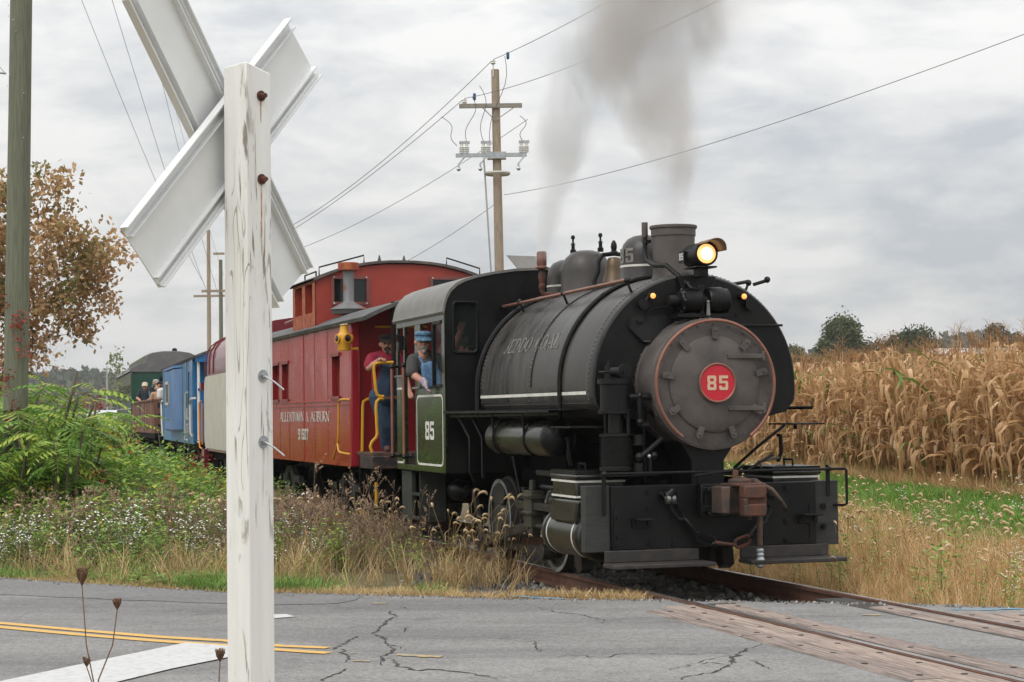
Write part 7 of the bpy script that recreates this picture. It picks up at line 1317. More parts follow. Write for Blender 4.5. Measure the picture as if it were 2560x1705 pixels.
# ---- sumac shrubs at left
SUMM = mat('sumac_leaves', (.08, .2, .04), .6, trans=.36, attr=[(0, (0.081, 0.196, 0.029)), (.4, (0.172, 0.322, 0.040)), (.7, (0.345, 0.437, 0.057)), (.9, (0.460, 0.391, 0.046)), (1, (0.483, 0.069, 0.034))], rnd=.18)
def frond(b, p, az, ln, cv, droop):
    pts = []; a = R(42); q = Vector(p); d = Vector((math.cos(az), math.sin(az), 0)); m = 11
    for i in range(m + 1): pts.append(q.copy()); q = q + (d * math.cos(a) + Vector((0, 0, math.sin(a)))) * ln / m; a -= R(9.5 * droop)
    b.tube(pts[::3] + [pts[-1]], .004, cv * .5, 3); sd = Vector((-d.y, d.x, 0))
    for i in range(1, m + 1):
        t = i / m; L_ = ln * .27 * math.sin(PI * min(.93, .25 + .7 * t)) ; fw = (pts[i] - pts[i - 1]).normalized()
        for s_ in (-1, 1): b.leaf(pts[i], sd * s_ * .9 + fw * .45 + Vector((0, 0, -.28 + jit(.12))), (0, 0, 1), L_, L_ * .27, cv + jit(.06))
    b.leaf(pts[-1], pts[-1] - pts[-2], (0, 0, 1), ln * .14, ln * .045, cv)
SP = []
for k in range(5):
    st = PB(); fo = PB(); h_ = 1.0; 
    for j in range(3):
        ax, ay = jit(.25), jit(.25); top = Vector((ax * 2.0, ay * 2.0, h_ * random.uniform(1.0, 1.5))); st.tube([(ax * .3, ay * .3, -.1), (ax, ay, top.z * .5), top], [.022, .016, .009], .3, 5)
        for i in range(11): t = random.uniform(.45, 1.0); p = Vector((ax, ay, top.z * .5)).lerp(top, t * 2 - 1) if t > .5 else Vector((ax, ay, top.z * t)); frond(fo, p, 2 * PI * i / 11 + jit(.4), random.uniform(.42, .66), random.uniform(.12, .68), random.uniform(.7, 1.3))
    v, t_, c = fo.get(); vg = Veg(); vg.raw(v, t_, np.clip(c, 0, .8)); fm = vg.ob('foliage', SUMM); v, t_, c = st.get(); vg = Veg(); vg.raw(v, t_, c); sm_ = vg.ob('stem', mat('sumac_stem', (.10, .075, .05), .8)); SP.append((fm.data, sm_.data)); bpy.data.objects.remove(fm); bpy.data.objects.remove(sm_)
rg = random.Random(12); spots = []
for i in range(400):
    Y0 = rg.uniform(24.5, 40); px0 = rg.uniform(-40, 225); top = np.interp(px0, [-40, 100, 200, 300, 340], [865, 865, 965, 1075, 1130]); X0 = (px0 - 1280) / FPX * Y0; 
    if all((X0 - a) ** 2 + (Y0 - b_) ** 2 > .34 for a, b_, c in spots) and toloc((X0, Y0))[1] < -2.6: spots.append((X0, Y0, (HCAM + (1050 - (top + rg.uniform(0, 95))) / FPX * Y0 + .2) / 1.75))
for i, (X0, Y0, sc) in enumerate(spots[:64]):
    o = thing('sumac_shrub', 'green sumac shrub with fern like leaves in the thicket by the left pole', 'shrub', (X0, Y0, float(gh(X0, Y0)) - .02), rg.uniform(0, 6.3), 'sumac shrubs in the left thicket'); o.scale = (max(.5, min(sc * rg.uniform(.7, 1.2), 1.85)),) * 3
    for nm, me in (('foliage', SP[i % 5][0]), ('stem', SP[i % 5][1])): c_ = bpy.data.objects.new(nm, me); C.objects.link(c_); c_.parent = o
# individual saplings in front of the coaches
for (px0, top, Y0, lab, cc, h_) in ((600, 1000, 33, 'x', .5, 1), ):
    pass
YLM = mat('yellowing_leaves', (.3, .3, .05), .65, trans=.35, attr=[(0, (.06, .13, .02)), (.4, (.16, .24, .04)), (.7, (.42, .36, .04)), (1, (.62, .36, .02))])
for px0, top, Y0, lab, cv, k in ((375, 1115, 33, 'yellowing leafy bush in front of the brown gondola', .45, 90), (430, 1080, 34, 'bright green sapling below the blue caboose', .12, 70), (350, 1210, 30, 'low golden leaved shrub left of the blue caboose', .75, 50), (560 - 60, 1190, 31, 'mossy low green clump beside the rail under maroon car', .2, 60), (300, 1035, 37, 'twiggy green bush before the green coach', .2, 70)):
    X0 = (px0 - 1280) / FPX * Y0; ht = HCAM + (1050 - top) / FPX * Y0 + .2; b = PB(); stb = PB()
    for j in range(5):
        tx0, ty0 = jit(.3), jit(.25); tp = Vector((tx0, ty0, ht * random.uniform(.7, 1.0))); stb.tube([(tx0 * .1, ty0 * .1, 0), (tx0 * .6, ty0 * .6, tp.z * .5), tp], [.012, .009, .004], .2, 4)
        for i in range(k // 2): q = Vector((tx0 * .1, ty0 * .1, 0)).lerp(tp, random.uniform(.25, 1.03)) + Vector((jit(.16), jit(.16), jit(.08))); az = random.uniform(0, 6.3); b.leaf(q, (math.cos(az), math.sin(az), jit(.5)), (jit(.4), jit(.4), 1), random.uniform(.06, .12), .055, cv + jit(.15))
    o = thing('leafy_bush', lab, 'bush', (X0, Y0, float(gh(X0, Y0)))); v, t_, c = b.get(); vg = Veg(); vg.raw(v, t_, np.clip(c, 0, 1)); vg.ob('foliage', YLM, o); v, t_, c = stb.get(); vg = Veg(); vg.raw(v, t_, c); vg.ob('stem', BARKG, o)
# red creeper at the foot of the left pole and in the thicket
VR = Veg(); rl = PB()
for i in range(14): az = random.uniform(0, 6.3); rl.leaf((jit(.12), jit(.12), random.uniform(.0, .25)), (math.cos(az), math.sin(az), jit(.4)), (0, -1, .5), random.uniform(.05, .09), .05, random.random())
pr = np.array([(-7.0 + .02 * z + RNG.normal(0, .07), 26.80 - RNG.uniform(0, .06), z) for z in RNG.uniform(1.6, 3.3, 20)]); VR.scatter(rl.get(), pr, RNG.uniform(.4, .8, len(pr)), .1, .1)
for px0, py0, Y0 in ((500, 1160, 31), (285, 1095, 34), (255, 1105, 33), (280, 1125, 33), (235, 1210, 26), (240, 1010, 36)):
    p = atd(px0, py0, Y0); k = 9; VR.scatter(rl.get(), np.stack([RNG.normal(p.x, .14, k), RNG.normal(p.y, .2, k), RNG.normal(p.z - .1, .10, k)], 1), RNG.uniform(.6, 1., k), .1, .1)
stuff(VR, 'red_creeper', mat('creeper_red', (.3, .05, .03), .7, trans=.25, attr=[(0, (.20, .04, .025)), (.6, (.36, .05, .035)), (1, (.42, .10, .04))]), 'red autumn creeper on the left pole and thicket')
# dried seed heads in the foreground
for i, (px0, py0, px1, py1, s_, lab) in enumerate(((205, 1465, 245, 1760, 1.0, 'tallest dried seed head on a thin stalk over the stop line'), (293, 1525, 246, 1700, .62, 'second dried seed head right of the tallest one'), (217, 1668, 224, 1760, .55, 'small closed seed head low at left'), (550, 1655, 520, 1760, .7, 'ragged dried seed head just left of the white post'))):
    Y0 = 8.0; a, b2 = atd(px0, py0, Y0), atd(px1, py1, Y0); o = thing('dried_seed_head', lab, 'wildflower', (b2.x, b2.y, 0), 0, 'dried wildflower heads in the foreground'); b2 = b2 - Vector((b2.x, Y0, 0)); a = a - Vector(o.location)
    BR = mat('seed_brown', (.16, .085, .05), .85, 0, (.23, .14, .09), 40); m_ = (a + b2) / 2 + Vector((-.015 if i == 0 else .02, 0, 0)); MB().tube([(b2.x, 0, -.2), b2, m_, a], [.004, .0035, .003, .0025], 6).ob('stalk', BR, o)
    hb = MB(); rg2 = random.Random(i)
    for k in range(70):
        t = rg2.uniform(0, 2 * PI); e_ = rg2.uniform(.2, 1) ** .5; rr = .030 * s_; tip = a + Vector((math.cos(t) * rr * e_, math.sin(t) * rr * e_, .075 * s_ * rg2.uniform(.65, 1.05) - .0)); md = a + Vector((math.cos(t) * rr * e_ * .75, math.sin(t) * rr * e_ * .75, .035 * s_)); hb.tube([a, md, tip], [.0016, .0014, .001], 3); hb.ball(tip, .0042 * s_ * rg2.uniform(.7, 1.3), 4)
    hb.ob('seed_cluster', BR, o)
# ================================================================== PEOPLE
def limb(mb, pts, rr, n=10):
    for (a, r0), (b, r1) in zip(zip(pts[:-1], rr[:-1]), zip(pts[1:], rr[1:])): mb.cyl(a, b, r0, r1, n)
    for p, r in zip(pts, rr): mb.ball(p, r, n)
    return mb
def hand(mb, w, d, pn, s=1., curl=.5):
    w = Vector(w); d = Vector(d).normalized(); pn = Vector(pn); pn = (pn - d * pn.dot(d)).normalized(); side = d.cross(pn)
    for k in (-1, 0, 1): limb(mb, [w + side * k * .012 * s, w + d * .085 * s + side * k * .027 * s], [.020 * s, .017 * s], 8)
    for i, (o, ln) in enumerate(((-.033, .062), (-.011, .074), (.011, .07), (.033, .054))):
        p = w + d * .088 * s + side * o * s; a = 0.; pts = [p]
        for k in range(3): a += curl * (.6 + .35 * k); p = p + (d * math.cos(a) + pn * math.sin(a)) * ln * s * (.45, .32, .23)[k]; pts.append(p)
        limb(mb, pts, [.0098 * s, .0092 * s, .0085 * s, .0072 * s], 8)
    p = w + d * .03 * s - side * .035 * s; limb(mb, [w + d * .015 * s - side * .01 * s, p, p + (d * .75 - side * .45 + pn * .35).normalized() * .035 * s, p + (d * .9 - side * .1 + pn * .6).normalized() * .06 * s], [.015 * s, .0125 * s, .011 * s, .0085 * s], 8)
def head(mb, c, f, s=1.):
    c = Vector(c); f = Vector(f).normalized(); u = Vector((0, 0, 1)); r = f.cross(u).normalized()
    mb.ball(c + u * .02 * s, .094 * s, 14, (1, 1, 1.12)); mb.ball(c + f * .018 * s - u * .035 * s, .078 * s, 12); mb.ball(c + f * .045 * s - u * .085 * s, .042 * s, 10)
    limb(mb, [c + f * .088 * s + u * .012 * s, c + f * .112 * s - u * .022 * s], [.011 * s, .017 * s], 8); limb(mb, [c + f * .082 * s + u * .032 * s + r * .038 * s, c + f * .082 * s + u * .032 * s - r * .038 * s], [.016 * s, .016 * s], 8)
    for k in (-1, 1): mb.ball(c + r * k * .094 * s - u * .002, .024 * s, 8, (.9, .9, 1.3)); mb.ball(c + f * .062 * s + r * k * .036 * s - u * .03 * s, .034 * s, 8)
    limb(mb, [c - u * .07 * s - f * .01, c - u * .17 * s - f * .02 * s], [.058 * s, .066 * s], 12)
def face_bits(root, c, f, s, hair, beard):
    c = Vector(c); f = Vector(f).normalized(); u = Vector((0, 0, 1)); r = f.cross(u).normalized()
    e_ = MB()
    for k in (-1, 1): e_.ball(c + f * .087 * s + r * k * .034 * s + u * .008 * s, .0125 * s, 8)
    e_.ob('eyes', mat('eye_dark', (.02, .015, .012), .2), root)
    b = MB()
    for k in (-1, 1): limb(b, [c + f * .094 * s + r * k * .018 * s + u * .032 * s, c + f * .086 * s + r * k * .055 * s + u * .034 * s], [.007 * s, .005 * s], 6)
    if beard in ('goatee', 'full'):
        limb(b, [c + f * .085 * s - r * .04 * s - u * .062 * s, c + f * .104 * s - u * .046 * s, c + f * .085 * s + r * .04 * s - u * .062 * s], [.012 * s, .016 * s, .012 * s], 8)
        b.ball(c + f * .078 * s - u * .105 * s, .027 * s, 10, (1, 1, 1.2)); limb(b, [c + f * .085 * s - r * .04 * s - u * .062 * s, c + f * .08 * s - u * .115 * s, c + f * .085 * s + r * .04 * s - u * .062 * s], [.009 * s, .014 * s, .009 * s], 8)
    if beard == 'full':
        limb(b, [c + r * .085 * s - u * .03 * s + f * .01, c + r * .07 * s + f * .045 * s - u * .085 * s, c + f * .075 * s - u * .115 * s, c - r * .07 * s + f * .045 * s - u * .085 * s, c - r * .085 * s - u * .03 * s + f * .01], [.016 * s, .026 * s, .034 * s, .026 * s, .016 * s], 8)
    o = b.ob('facial_hair', mat('hair_' + hair, {'grey': (.30, .28, .26), 'dark': (.035, .024, .018), 'brown': (.10, .06, .035)}[hair], .8), root); remesh(o, .008 * s)
    h_ = MB(); h_.ball(c - f * .018 * s + u * .012 * s, .099 * s, 12, (1, 1, 1.0)); h_.v = [p for p in h_.v]
    o = h_.ob('hair', MATS['hair_' + hair], root)
def cap(root, c, f, s, m, style='rail'):
    c = Vector(c); f = Vector(f).normalized(); u = Vector((0, 0, 1)); r = f.cross(u).normalized(); b = MB()
    z0 = .060
    def ring(rad, z, n=20, oy=0): return [c + u * z * s + (f * math.cos(t) + r * math.sin(t)) * rad * s + f * oy for t in np.linspace(0, 2 * PI, n, endpoint=False)]
    prof = [(.099, z0), (.099, .084), (.108, .094), (.107, .112), (.09, .130), (.05, .138)] if style == 'rail' else [(.104, z0), (.103, .09), (.092, .125), (.062, .148), (.02, .156)]
    o = len(b.v)
    for rr, z in prof: b.v += [tuple(p) for p in ring(rr, z)]
    for i in range(len(prof) - 1):
        for k in range(20): l = (k + 1) % 20; b.f.append((20 * i + k, 20 * i + l, 20 * i + 20 + l, 20 * i + 20 + k))
    b.f.append(tuple(range(20 * (len(prof) - 1), 20 * len(prof))))
    vz = []; n = 9
    for t in np.linspace(-1.15, 1.15, n): vz.append((c + u * (z0 + .006) * s + (f * math.cos(t) + r * math.sin(t)) * .103 * s, c + u * (z0 - .018 - .012 * math.cos(t)) * s + (f * math.cos(t) * 1.0 + r * math.sin(t) * .9) * (.103 + .075 * math.cos(t * 1.1)) * s))
    o = len(b.v)
    for a, d in vz: b.v += [tuple(a), tuple(d), tuple(a - u * .008 * s), tuple(d - u * .008 * s)]
    for i in range(n - 1): q = o + 4 * i; b.f += [(q, q + 4, q + 5, q + 1), (q + 2, q + 3, q + 7, q + 6), (q + 1, q + 5, q + 7, q + 3)]
    return b.ob('cap', m, root)
def remesh(o, v, sm=2):
    m = o.modifiers.new('remesh', 'REMESH'); m.mode = 'VOXEL'; m.voxel_size = v; m.use_smooth_shade = True; s = o.modifiers.new('smooth', 'SMOOTH'); s.iterations = sm; s.factor = .5; return o
DEN_L = mat('denim_light', (.13, .25, .42), .85, 0, (.08, .17, .31), 25, bump=.3, bsc=90); DEN_D = mat('denim_navy', (.016, .034, .068), .85, 0, (.028, .055, .10), 14, bump=.4, bsc=60)
SH_G = mat('shirt_charcoal', (.045, .043, .043), .9, 0, (.06, .057, .055), 20, bump=.3, bsc=40); SH_R = mat('shirt_crimson', (.25, .010, .032), .9, 0, (.20, .010, .028), 20, bump=.3, bsc=40)
CAPB = mat('cap_denim', (.045, .11, .18), .9, 0, (.12, .22, .31), 34, .45, .6); CAPK = mat('cap_black', (.022, .018, .016), .9)
def person(base, label):      # base in the locomotive frame; returns a converter to local coordinates
    bx_ = Vector(base); return lambda *p: Vector(p) - bx_
# engineer leaning from the cab window
base = (-5.72, -1.30, 1.0); J = person(base, ''); f = Vector((1, -.16, -.08))
bm_ = MB(); hc = J(-5.62, -1.425, 2.555); head(bm_, hc, f, 1.0)
limb(bm_, [J(-5.74, -1.12, 1.55), J(-5.73, -1.16, 1.9), J(-5.70, -1.34, 2.25)], [.14, .13, .13], 14)
limb(bm_, [J(-5.70, -1.53, 2.33), J(-5.60, -1.57, 2.17), J(-5.36, -1.475, 2.055)], [.065, .052, .036]); limb(bm_, [J(-5.70, -1.22, 2.33), J(-5.66, -1.15, 2.1), J(-5.4, -1.2, 2.02)], [.065, .05, .036])
limb(bm_, [J(-5.74, -1.12, 1.55), J(-5.5, -1.05, 1.45), J(-5.5, -1.05, 1.02)], [.11, .085, .06]); limb(bm_, [J(-5.74, -1.2, 1.55), J(-5.5, -1.2, 1.45), J(-5.5, -1.2, 1.02)], [.11, .085, .06])
hand(bm_, J(-5.40, -1.2, 2.02), (1, 0, -.2), (0, 0, -1), 1.0, .3); hand(bm_, J(-5.36, -1.475, 2.055), (.45, .18, -.88), (.3, .9, .2), 1.0, .45)
eng = bm_.ob('person', SKIN, None); eng.location = wl(*base); eng.rotation_euler = (0, 0, RZ); remesh(eng, .0085)
tag(eng, 'bearded man in striped cap and light denim overalls leaning from the locomotive cab', 'person', 'train crew')
g_ = MB(); hand(g_, J(-5.362, -1.477, 2.06), (.45, .18, -.88), (.3, .9, .2), 1.16, .45); limb(g_, [J(-5.40, -1.49, 2.085), J(-5.355, -1.475, 2.04)], [.044, .042]); remesh(g_.ob('glove', mat('work_glove', (.46, .43, .38), .9, 0, (.30, .22, .34), 16, .44, .54), eng), .0075)
sh_ = MB(); limb(sh_, [J(-5.74, -1.12, 1.7), J(-5.72, -1.19, 2.02), J(-5.69, -1.36, 2.28)], [.15, .15, .15], 14); limb(sh_, [J(-5.69, -1.535, 2.335), J(-5.68, -1.375, 2.40), J(-5.69, -1.215, 2.335)], [.082, .075, .082], 12); limb(sh_, [J(-5.69, -1.535, 2.335), J(-5.60, -1.572, 2.19)], [.085, .082], 12); limb(sh_, [J(-5.69, -1.215, 2.335), J(-5.66, -1.15, 2.15)], [.085, .08], 12)
remesh(sh_.ob('shirt', SH_G, eng), .010)
ov = MB(); limb(ov, [J(-5.63, -1.18, 1.80), J(-5.60, -1.25, 2.05), J(-5.575, -1.355, 2.26)], [.14, .125, .072], 12); limb(ov, [J(-5.585, -1.43, 2.27), J(-5.61, -1.475, 2.37), J(-5.70, -1.47, 2.435)], [.018, .019, .019], 8); limb(ov, [J(-5.585, -1.32, 2.27), J(-5.61, -1.28, 2.37), J(-5.70, -1.27, 2.43)], [.018, .019, .019], 8)
[limb(ov, [J(-5.56, y * .85 - .19, 2.03), J(-5.55, y, 2.27)], [.05, .036]) for y in (-1.44, -1.405, -1.37, -1.335, -1.30)]
remesh(ov.ob('overalls', DEN_L, eng), .009); face_bits(eng, hc, f, 1.0, 'grey', 'goatee'); cap(eng, hc, f, 1.0, CAPB)
# man on the caboose platform
base = (-9.02, -1.05, 1.16); J = person(base, ''); f = Vector((1, -.22, 0)); hc = J(-8.93, -1.095, 2.655)
bm_ = MB(); head(bm_, hc, f, 1.02); limb(bm_, [J(-9.0, -1.12, 1.95), J(-9.0, -1.12, 2.2), J(-8.98, -1.11, 2.42)], [.14, .15, .13], 14)
limb(bm_, [J(-8.98, -1.30, 2.45), J(-8.86, -1.37, 2.33), J(-8.78, -1.24, 2.425)], [.068, .054, .038]); limb(bm_, [J(-8.98, -.92, 2.45), J(-8.95, -.84, 2.2), J(-8.8, -.82, 2.0)], [.068, .054, .038])
hand(bm_, J(-8.79, -1.25, 2.435), (.75, .35, .12), (.35, -.1, -1), 1.05, .62); hand(bm_, J(-8.8, -.82, 2.0), (.8, 0, -.5), (0, 0, -1), 1.0, .4)
for y, x in ((-1.20, -8.98), (-1.02, -9.06)): limb(bm_, [J(-9.0, -1.13 + (y + 1.11) * .8, 1.93), J(x + .06, y + .08, 1.53), J(x - .02, y + .10, 1.24)], [.12, .085, .055], 12); limb(bm_, [J(x - .04, y + .10, 1.205), J(x + .13, y + .08, 1.195)], [.045, .036])
man = bm_.ob('person', SKIN, None); man.location = wl(*base); man.rotation_euler = (0, 0, RZ); remesh(man, .0085)
tag(man, 'moustached man in crimson shirt and navy overalls gripping the yellow platform rail', 'person', 'train crew')
sh_ = MB(); limb(sh_, [J(-9.0, -1.12, 2.0), J(-9.0, -1.12, 2.22), J(-8.98, -1.11, 2.42)], [.175, .185, .155], 14); limb(sh_, [J(-8.98, -1.30, 2.455), J(-8.98, -1.11, 2.51), J(-8.98, -.92, 2.455)], [.085, .08, .085], 12); limb(sh_, [J(-8.98, -1.30, 2.455), J(-8.89, -1.36, 2.36)], [.088, .08], 12); limb(sh_, [J(-8.98, -.92, 2.455), J(-8.96, -.86, 2.27)], [.088, .082], 12)
remesh(sh_.ob('shirt', SH_R, man), .010)
ov = MB(); limb(ov, [J(-8.97, -1.12, 1.93), J(-8.93, -1.12, 2.08), J(-8.88, -1.12, 2.3)], [.185, .16, .10], 14); limb(ov, [J(-8.85, -1.19, 2.32), J(-8.87, -1.22, 2.44), J(-8.97, -1.23, 2.54)], [.022, .022, .022], 8); limb(ov, [J(-8.85, -1.05, 2.32), J(-8.87, -1.0, 2.44), J(-8.97, -.99, 2.54)], [.022, .022, .022], 8)
for y, x in ((-1.20, -8.98), (-1.02, -9.06)): limb(ov, [J(-9.0, -1.13 + (y + 1.11) * .8, 1.93), J(x + .06, y + .08, 1.53), J(x - .02, y + .10, 1.25)], [.145, .108, .085], 12)
remesh(ov.ob('overalls', DEN_D, man), .010)
bt_ = MB()
for y, x in ((-1.20, -8.98), (-1.02, -9.06)): limb(bt_, [J(x - .05, y + .10, 1.215), J(x + .04, y + .095, 1.215), J(x + .14, y + .08, 1.20)], [.053, .05, .042]); 
remesh(bt_.ob('boots', mat('boot_brown', (.09, .045, .03), .6), man), .010); face_bits(man, hc, f, 1.02, 'dark', 'goatee'); cap(man, hc, f, 1.02, CAPK)
# fireman seen through the cab front window
base = (-5.75, -.90, 1.0); J = person(base, ''); f = Vector((.9, .4, -.2)); hc = J(-5.62, -.93, 2.50); bm_ = MB(); head(bm_, hc, f, 1.0); limb(bm_, [J(-5.75, -.9, 1.7), J(-5.72, -.9, 2.28)], [.15, .14], 12)
limb(bm_, [J(-5.72, -1.02, 2.30), J(-5.60, -1.06, 2.45), J(-5.45, -1.0, 2.68)], [.062, .05, .036]); limb(bm_, [J(-5.72, -.76, 2.30), J(-5.65, -.7, 2.05), J(-5.5, -.7, 1.95)], [.062, .05, .036]); hand(bm_, J(-5.45, -1.0, 2.68), (.4, .1, .9), (1, 0, -.3), 1., .6); hand(bm_, J(-5.5, -.7, 1.95), (1, 0, 0), (0, 0, -1), 1., .5)
for y in (-1.0, -.8): limb(bm_, [J(-5.75, y, 1.7), J(-5.7, y, 1.35), J(-5.72, y, 1.05)], [.11, .08, .06])
fm_ = bm_.ob('person', SKIN, None); fm_.location = wl(*base); fm_.rotation_euler = (0, 0, RZ); remesh(fm_, .010); tag(fm_, 'crewman in grey cap and white shirt seen through the cab front window', 'person', 'train crew')
sh_ = MB(); limb(sh_, [J(-5.75, -.9, 1.75), J(-5.72, -.9, 2.28)], [.17, .16], 12); limb(sh_, [J(-5.72, -1.03, 2.31), J(-5.72, -.9, 2.36), J(-5.72, -.76, 2.31)], [.085, .08, .085]); limb(sh_, [J(-5.72, -.76, 2.31), J(-5.66, -.71, 2.1)], [.08, .075]); remesh(sh_.ob('shirt', mat('shirt_white', (.62, .61, .58), .9), fm_), .011); face_bits(fm_, hc, f, 1.0, 'brown', ''); cap(fm_, hc, f, 1.0, mat('cap_grey', (.10, .10, .09), .9), 'ball')
tr_ = MB()
for y in (-1.0, -.8): limb(tr_, [J(-5.75, y, 1.72), J(-5.7, y, 1.35), J(-5.72, y, 1.05)], [.13, .10, .08])
remesh(tr_.ob('trousers', DEN_D, fm_), .012)
# passengers in the gondola
def passenger(px0, Y0, dz, face, label, shirt, capm, capst, arms, susp=None, s=1.0, hair='brown', hat=False):
    P = atd(px0, 1000, Y0); o0 = Vector((P.x, Y0, 1.17)); f = Vector((math.cos(face), math.sin(face), 0)); r = f.cross(Vector((0, 0, 1))); U = Vector((0, 0, 1)); H = lambda a, b, c: f * a * s + r * b * s + U * (c * s + dz)
    b = MB(); hc = H(.06, 0, 1.58); head(b, hc, f, s); limb(b, [H(0, 0, .92), H(0, 0, 1.15), H(.02, 0, 1.36)], [.14 * s, .14 * s, .13 * s], 12); AR = []
    for k in (-1, 1):
        A = [H(.02, k * .19, 1.40), H(.12, k * .26, 1.17), H(.34, k * .14, 1.10)] if arms == 'lean' else [H(.0, k * .19, 1.40), H(-.02, k * .25, 1.12), H(.12, k * .22, .92)]; AR.append(A); limb(b, A, [.062 * s, .05 * s, .036 * s]); d = (A[2] - A[1]).normalized(); hand(b, A[2], d, -U, s, .4)
        limb(b, [H(0, k * .09, .9), H(.02, k * .10, .5), H(0, k * .10, .1)], [.11 * s, .08 * s, .055 * s]); limb(b, [H(0, k * .1, .05), H(.14, k * .11, .04)], [.045 * s, .036 * s])
    p = b.ob('person', SKIN, None); p.location = o0; remesh(p, .013); tag(p, label, 'person', 'passengers in the gondola')
    q = MB(); limb(q, [H(0, 0, .95), H(0, 0, 1.18), H(.02, 0, 1.36)], [.16 * s, .165 * s, .15 * s], 12); limb(q, [H(.01, -.19, 1.405), H(0, 0, 1.45), H(.01, .19, 1.405)], [.08 * s, .075 * s, .08 * s])
    for A in AR: limb(q, [A[0], A[0].lerp(A[1], .7)], [.082 * s, .075 * s])
    remesh(q.ob('shirt', shirt, p), .014)
    q = MB()
    for k in (-1, 1): limb(q, [H(0, k * .08, .92), H(.02, k * .10, .5), H(0, k * .10, .08)], [.14 * s, .1 * s, .08 * s])
    remesh(q.ob('trousers', DEN_L if susp else DEN_D, p), .016)
    if susp:
        q = MB()
        for k in (-1, 1): limb(q, [H(.16, k * .09, 1.1), H(.155, k * .10, 1.36), H(0, k * .11, 1.50), H(-.16, k * .07, 1.3), H(-.16, k * .03, 1.0)], [.02 * s] * 5, 6)
        q.ob('suspenders', susp, p)
    face_bits(p, hc, f, s, hair, ''); cap(p, hc, f, s, capm, capst)
FC = math.atan2(-1, .2)
passenger(363, 67.8, .03, FC - .15, 'passenger in cream cap and navy shirt leaning on the gondola side', mat('shirt_navy', (.02, .026, .035), .9), mat('cap_cream', (.55, .47, .36), .9), 'ball', 'lean', hair='grey')
passenger(386, 65.4, .08, R(-25), 'passenger in grey cap and black shirt with pale blue suspenders', mat('shirt_black', (.014, .014, .015), .9), mat('cap_lightgrey', (.33, .31, .28), .9), 'ball', 'lean', mat('susp_blue', (.22, .42, .60), .7), hair='grey')
passenger(406, 63.4, -.02, R(160), 'passenger in dark cap and white shirt beside the blue caboose edge', mat('shirt_white2', (.62, .6, .58), .9), CAPK, 'rail', 'down')
passenger(396, 64.6, -.12, FC, 'partly hidden passenger in tan shirt between the other riders', mat('shirt_tan', (.42, .26, .16), .9), mat('hat_straw', (.4, .27, .15), .9), 'ball', 'down')
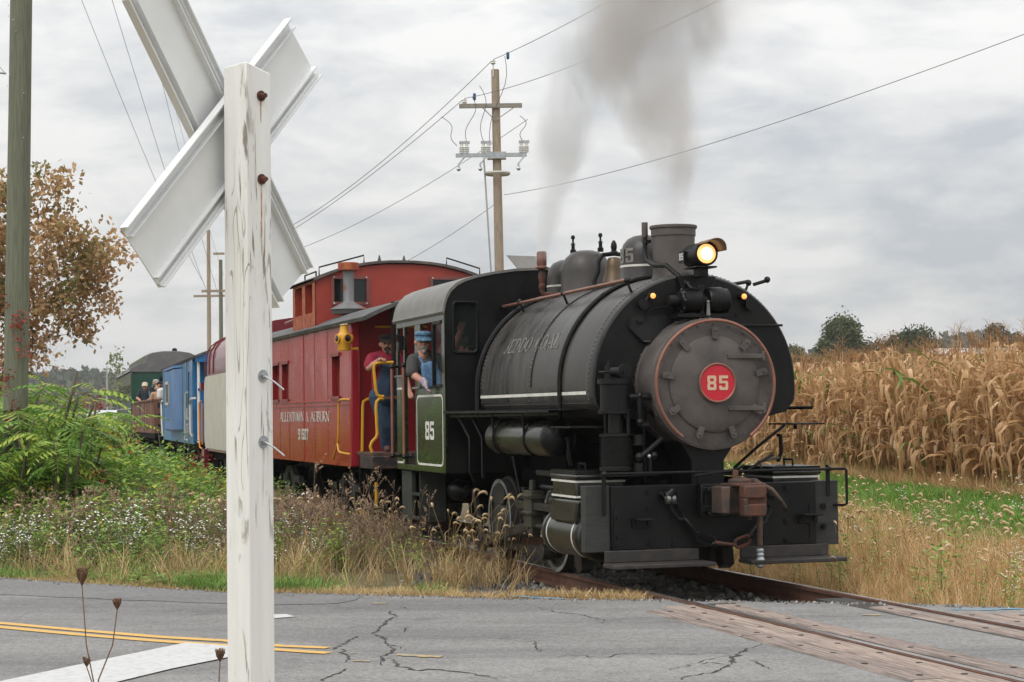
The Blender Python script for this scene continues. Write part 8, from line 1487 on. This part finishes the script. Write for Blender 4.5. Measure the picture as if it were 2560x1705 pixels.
# ================================================================== SMOKE AND HAZE
def plume(name, label, base, H, R0, k, ax, ay, dens, col, absb, nscale, seed, fade_in, lo=.42, hi=.72):
    b = MB(); n = 20; m = 16
    def A(z): return (ax[0] * z + ax[1] * z * z, ay[0] * z + ay[1] * z * z)
    def RR(z): return R0 + k * z
    for i in range(m + 1):
        z = H * i / m; c = A(z)
        for j in range(n): t = 2 * PI * j / n; b.v.append((c[0] + RR(z) * 1.35 * math.cos(t), c[1] + RR(z) * 1.35 * math.sin(t), z))
    for i in range(m):
        for j in range(n): l = (j + 1) % n; b.f.append((i * n + j, i * n + l, i * n + n + l, i * n + n + j))
    b.f += [tuple(reversed(range(n))), tuple(range(m * n, (m + 1) * n))]
    mt = bpy.data.materials.new(name); mt.use_nodes = True; t = mt.node_tree; nn = t.nodes; lk = t.links.new; nn.remove(nn['Principled BSDF']); out = nn['Material Output']
    def MM(op, a, b=None, c=None, cl=False):
        q = nn.new('ShaderNodeMath'); q.operation = op; q.use_clamp = cl
        for i, v in enumerate((a, b, c)):
            if v is None: continue
            if isinstance(v, (int, float)): q.inputs[i].default_value = v
            else: lk(v, q.inputs[i])
        return q.outputs[0]
    co = nn.new('ShaderNodeTexCoord').outputs['Object']; s = nn.new('ShaderNodeSeparateXYZ'); lk(co, s.inputs[0]); x, y, z = s.outputs
    cx_ = MM('ADD', MM('MULTIPLY', z, ax[0]), MM('MULTIPLY', MM('MULTIPLY', z, z), ax[1])); cy_ = MM('ADD', MM('MULTIPLY', z, ay[0]), MM('MULTIPLY', MM('MULTIPLY', z, z), ay[1]))
    dx = MM('SUBTRACT', x, cx_); dy = MM('SUBTRACT', y, cy_); r = MM('SQRT', MM('ADD', MM('MULTIPLY', dx, dx), MM('MULTIPLY', dy, dy))); Rz = MM('MULTIPLY_ADD', z, k, R0); rel = MM('DIVIDE', r, Rz)
    nz = nn.new('ShaderNodeTexNoise'); nz.inputs['Scale'].default_value = nscale; nz.inputs['Detail'].default_value = 4; nz.inputs['Roughness'].default_value = .55; nz.inputs['Distortion'].default_value = .6
    mp = nn.new('ShaderNodeMapping'); mp.inputs['Location'].default_value = (seed, seed * .7, 0); mp.inputs['Scale'].default_value = (1, 1, .62); lk(co, mp.inputs[0]); lk(mp.outputs[0], nz.inputs[0])
    wn = nn.new('ShaderNodeTexNoise'); wn.inputs['Scale'].default_value = nscale * .8; wn.inputs['Detail'].default_value = 3; lk(mp.outputs[0], wn.inputs[0]); ws = nn.new('ShaderNodeSeparateColor'); lk(wn.outputs['Color'], ws.inputs[0]); am = MM('MINIMUM', MM('MULTIPLY', z, .55), 1.1)
    dx = MM('ADD', dx, MM('MULTIPLY', MM('SUBTRACT', ws.outputs[0], .5), am)); dy = MM('ADD', dy, MM('MULTIPLY', MM('SUBTRACT', ws.outputs[1], .5), am)); r = MM('SQRT', MM('ADD', MM('MULTIPLY', dx, dx), MM('MULTIPLY', dy, dy))); rel = MM('DIVIDE', r, MM('MULTIPLY', Rz, .86))
    mr = nn.new('ShaderNodeMapRange'); mr.interpolation_type = 'SMOOTHSTEP'; mr.inputs[1].default_value = lo; mr.inputs[2].default_value = hi; lk(nz.outputs[0], mr.inputs[0])
    fo = nn.new('ShaderNodeMapRange'); fo.interpolation_type = 'SMOOTHSTEP'; fo.inputs[1].default_value = 1.; fo.inputs[2].default_value = .1; lk(MM('ADD', rel, MM('MULTIPLY', MM('SUBTRACT', .5, nz.outputs[0]), .9)), fo.inputs[0])
    fi = MM('DIVIDE', z, fade_in, cl=True); fz = MM('SUBTRACT', 1.0, MM('POWER', MM('DIVIDE', z, H, cl=True), 3.0), cl=True)
    d = MM('MULTIPLY', MM('MULTIPLY', fo.outputs[0], MM('MULTIPLY_ADD', mr.outputs[0], .9, .1)), MM('MULTIPLY', MM('MULTIPLY', fi, fz), MM('DIVIDE', dens * .5, Rz)))
    sc = nn.new('ShaderNodeVolumeScatter'); sc.inputs['Color'].default_value = (*col, 1); lk(d, sc.inputs['Density'])
    ab = nn.new('ShaderNodeVolumeAbsorption'); ab.inputs['Color'].default_value = (.35, .27, .22, 1); lk(MM('MULTIPLY', d, absb), ab.inputs['Density'])
    ad = nn.new('ShaderNodeAddShader'); lk(sc.outputs[0], ad.inputs[0]); lk(ab.outputs[0], ad.inputs[1]); lk(ad.outputs[0], out.inputs['Volume'])
    o = b.ob(name, mt); o.location = base; tag(o, label, 'smoke', None, 'stuff'); return o
plume('chimney_smoke', 'brownish grey smoke rising from the locomotive smokestack', wl(-.97, 0, 3.50), 6.0, .20, .33, (-.05, -.0), (.06, .0), 11, (.72, .63, .575), .34, 1.7, 3.3, .12, .33, .66)
plume('whistle_steam', 'pale beige smoke drifting from the whistle behind the domes', wl(-4.0, -.42, 3.42), 6.0, .11, .25, (.14, .06), (-.05, .0), 12, (.90, .83, .77), .06, 1.9, 7.7, .06, .30, .62)
plume('drifting_smoke', 'thin smoke veil spreading right above the locomotive', wl(-2.6, .6, 4.6), 5.5, .5, .55, (.22, .02), (.15, 0), 2.6, (.80, .78, .76), .10, .7, 12.1, 1.2, .38, .75)
S.cycles.volume_step_rate = 2.0; S.cycles.volume_max_steps = 96
hz_ = MB().bx(-3600, 3600, -250, 5100, -2.5, 48); hm = bpy.data.materials.new('haze'); hm.use_nodes = True; t = hm.node_tree; t.nodes.remove(t.nodes['Principled BSDF']); pv = t.nodes.new('ShaderNodeVolumePrincipled'); pv.inputs['Color'].default_value = (.86, .90, .96, 1); pv.inputs['Density'].default_value = .0002; pv.inputs['Anisotropy'].default_value = .2; t.links.new(pv.outputs[0], t.nodes['Material Output'].inputs['Volume'])
o = hz_.ob('haze', hm, smooth=False); tag(o, 'thin autumn haze in the air over the fields', None, kind='stuff')
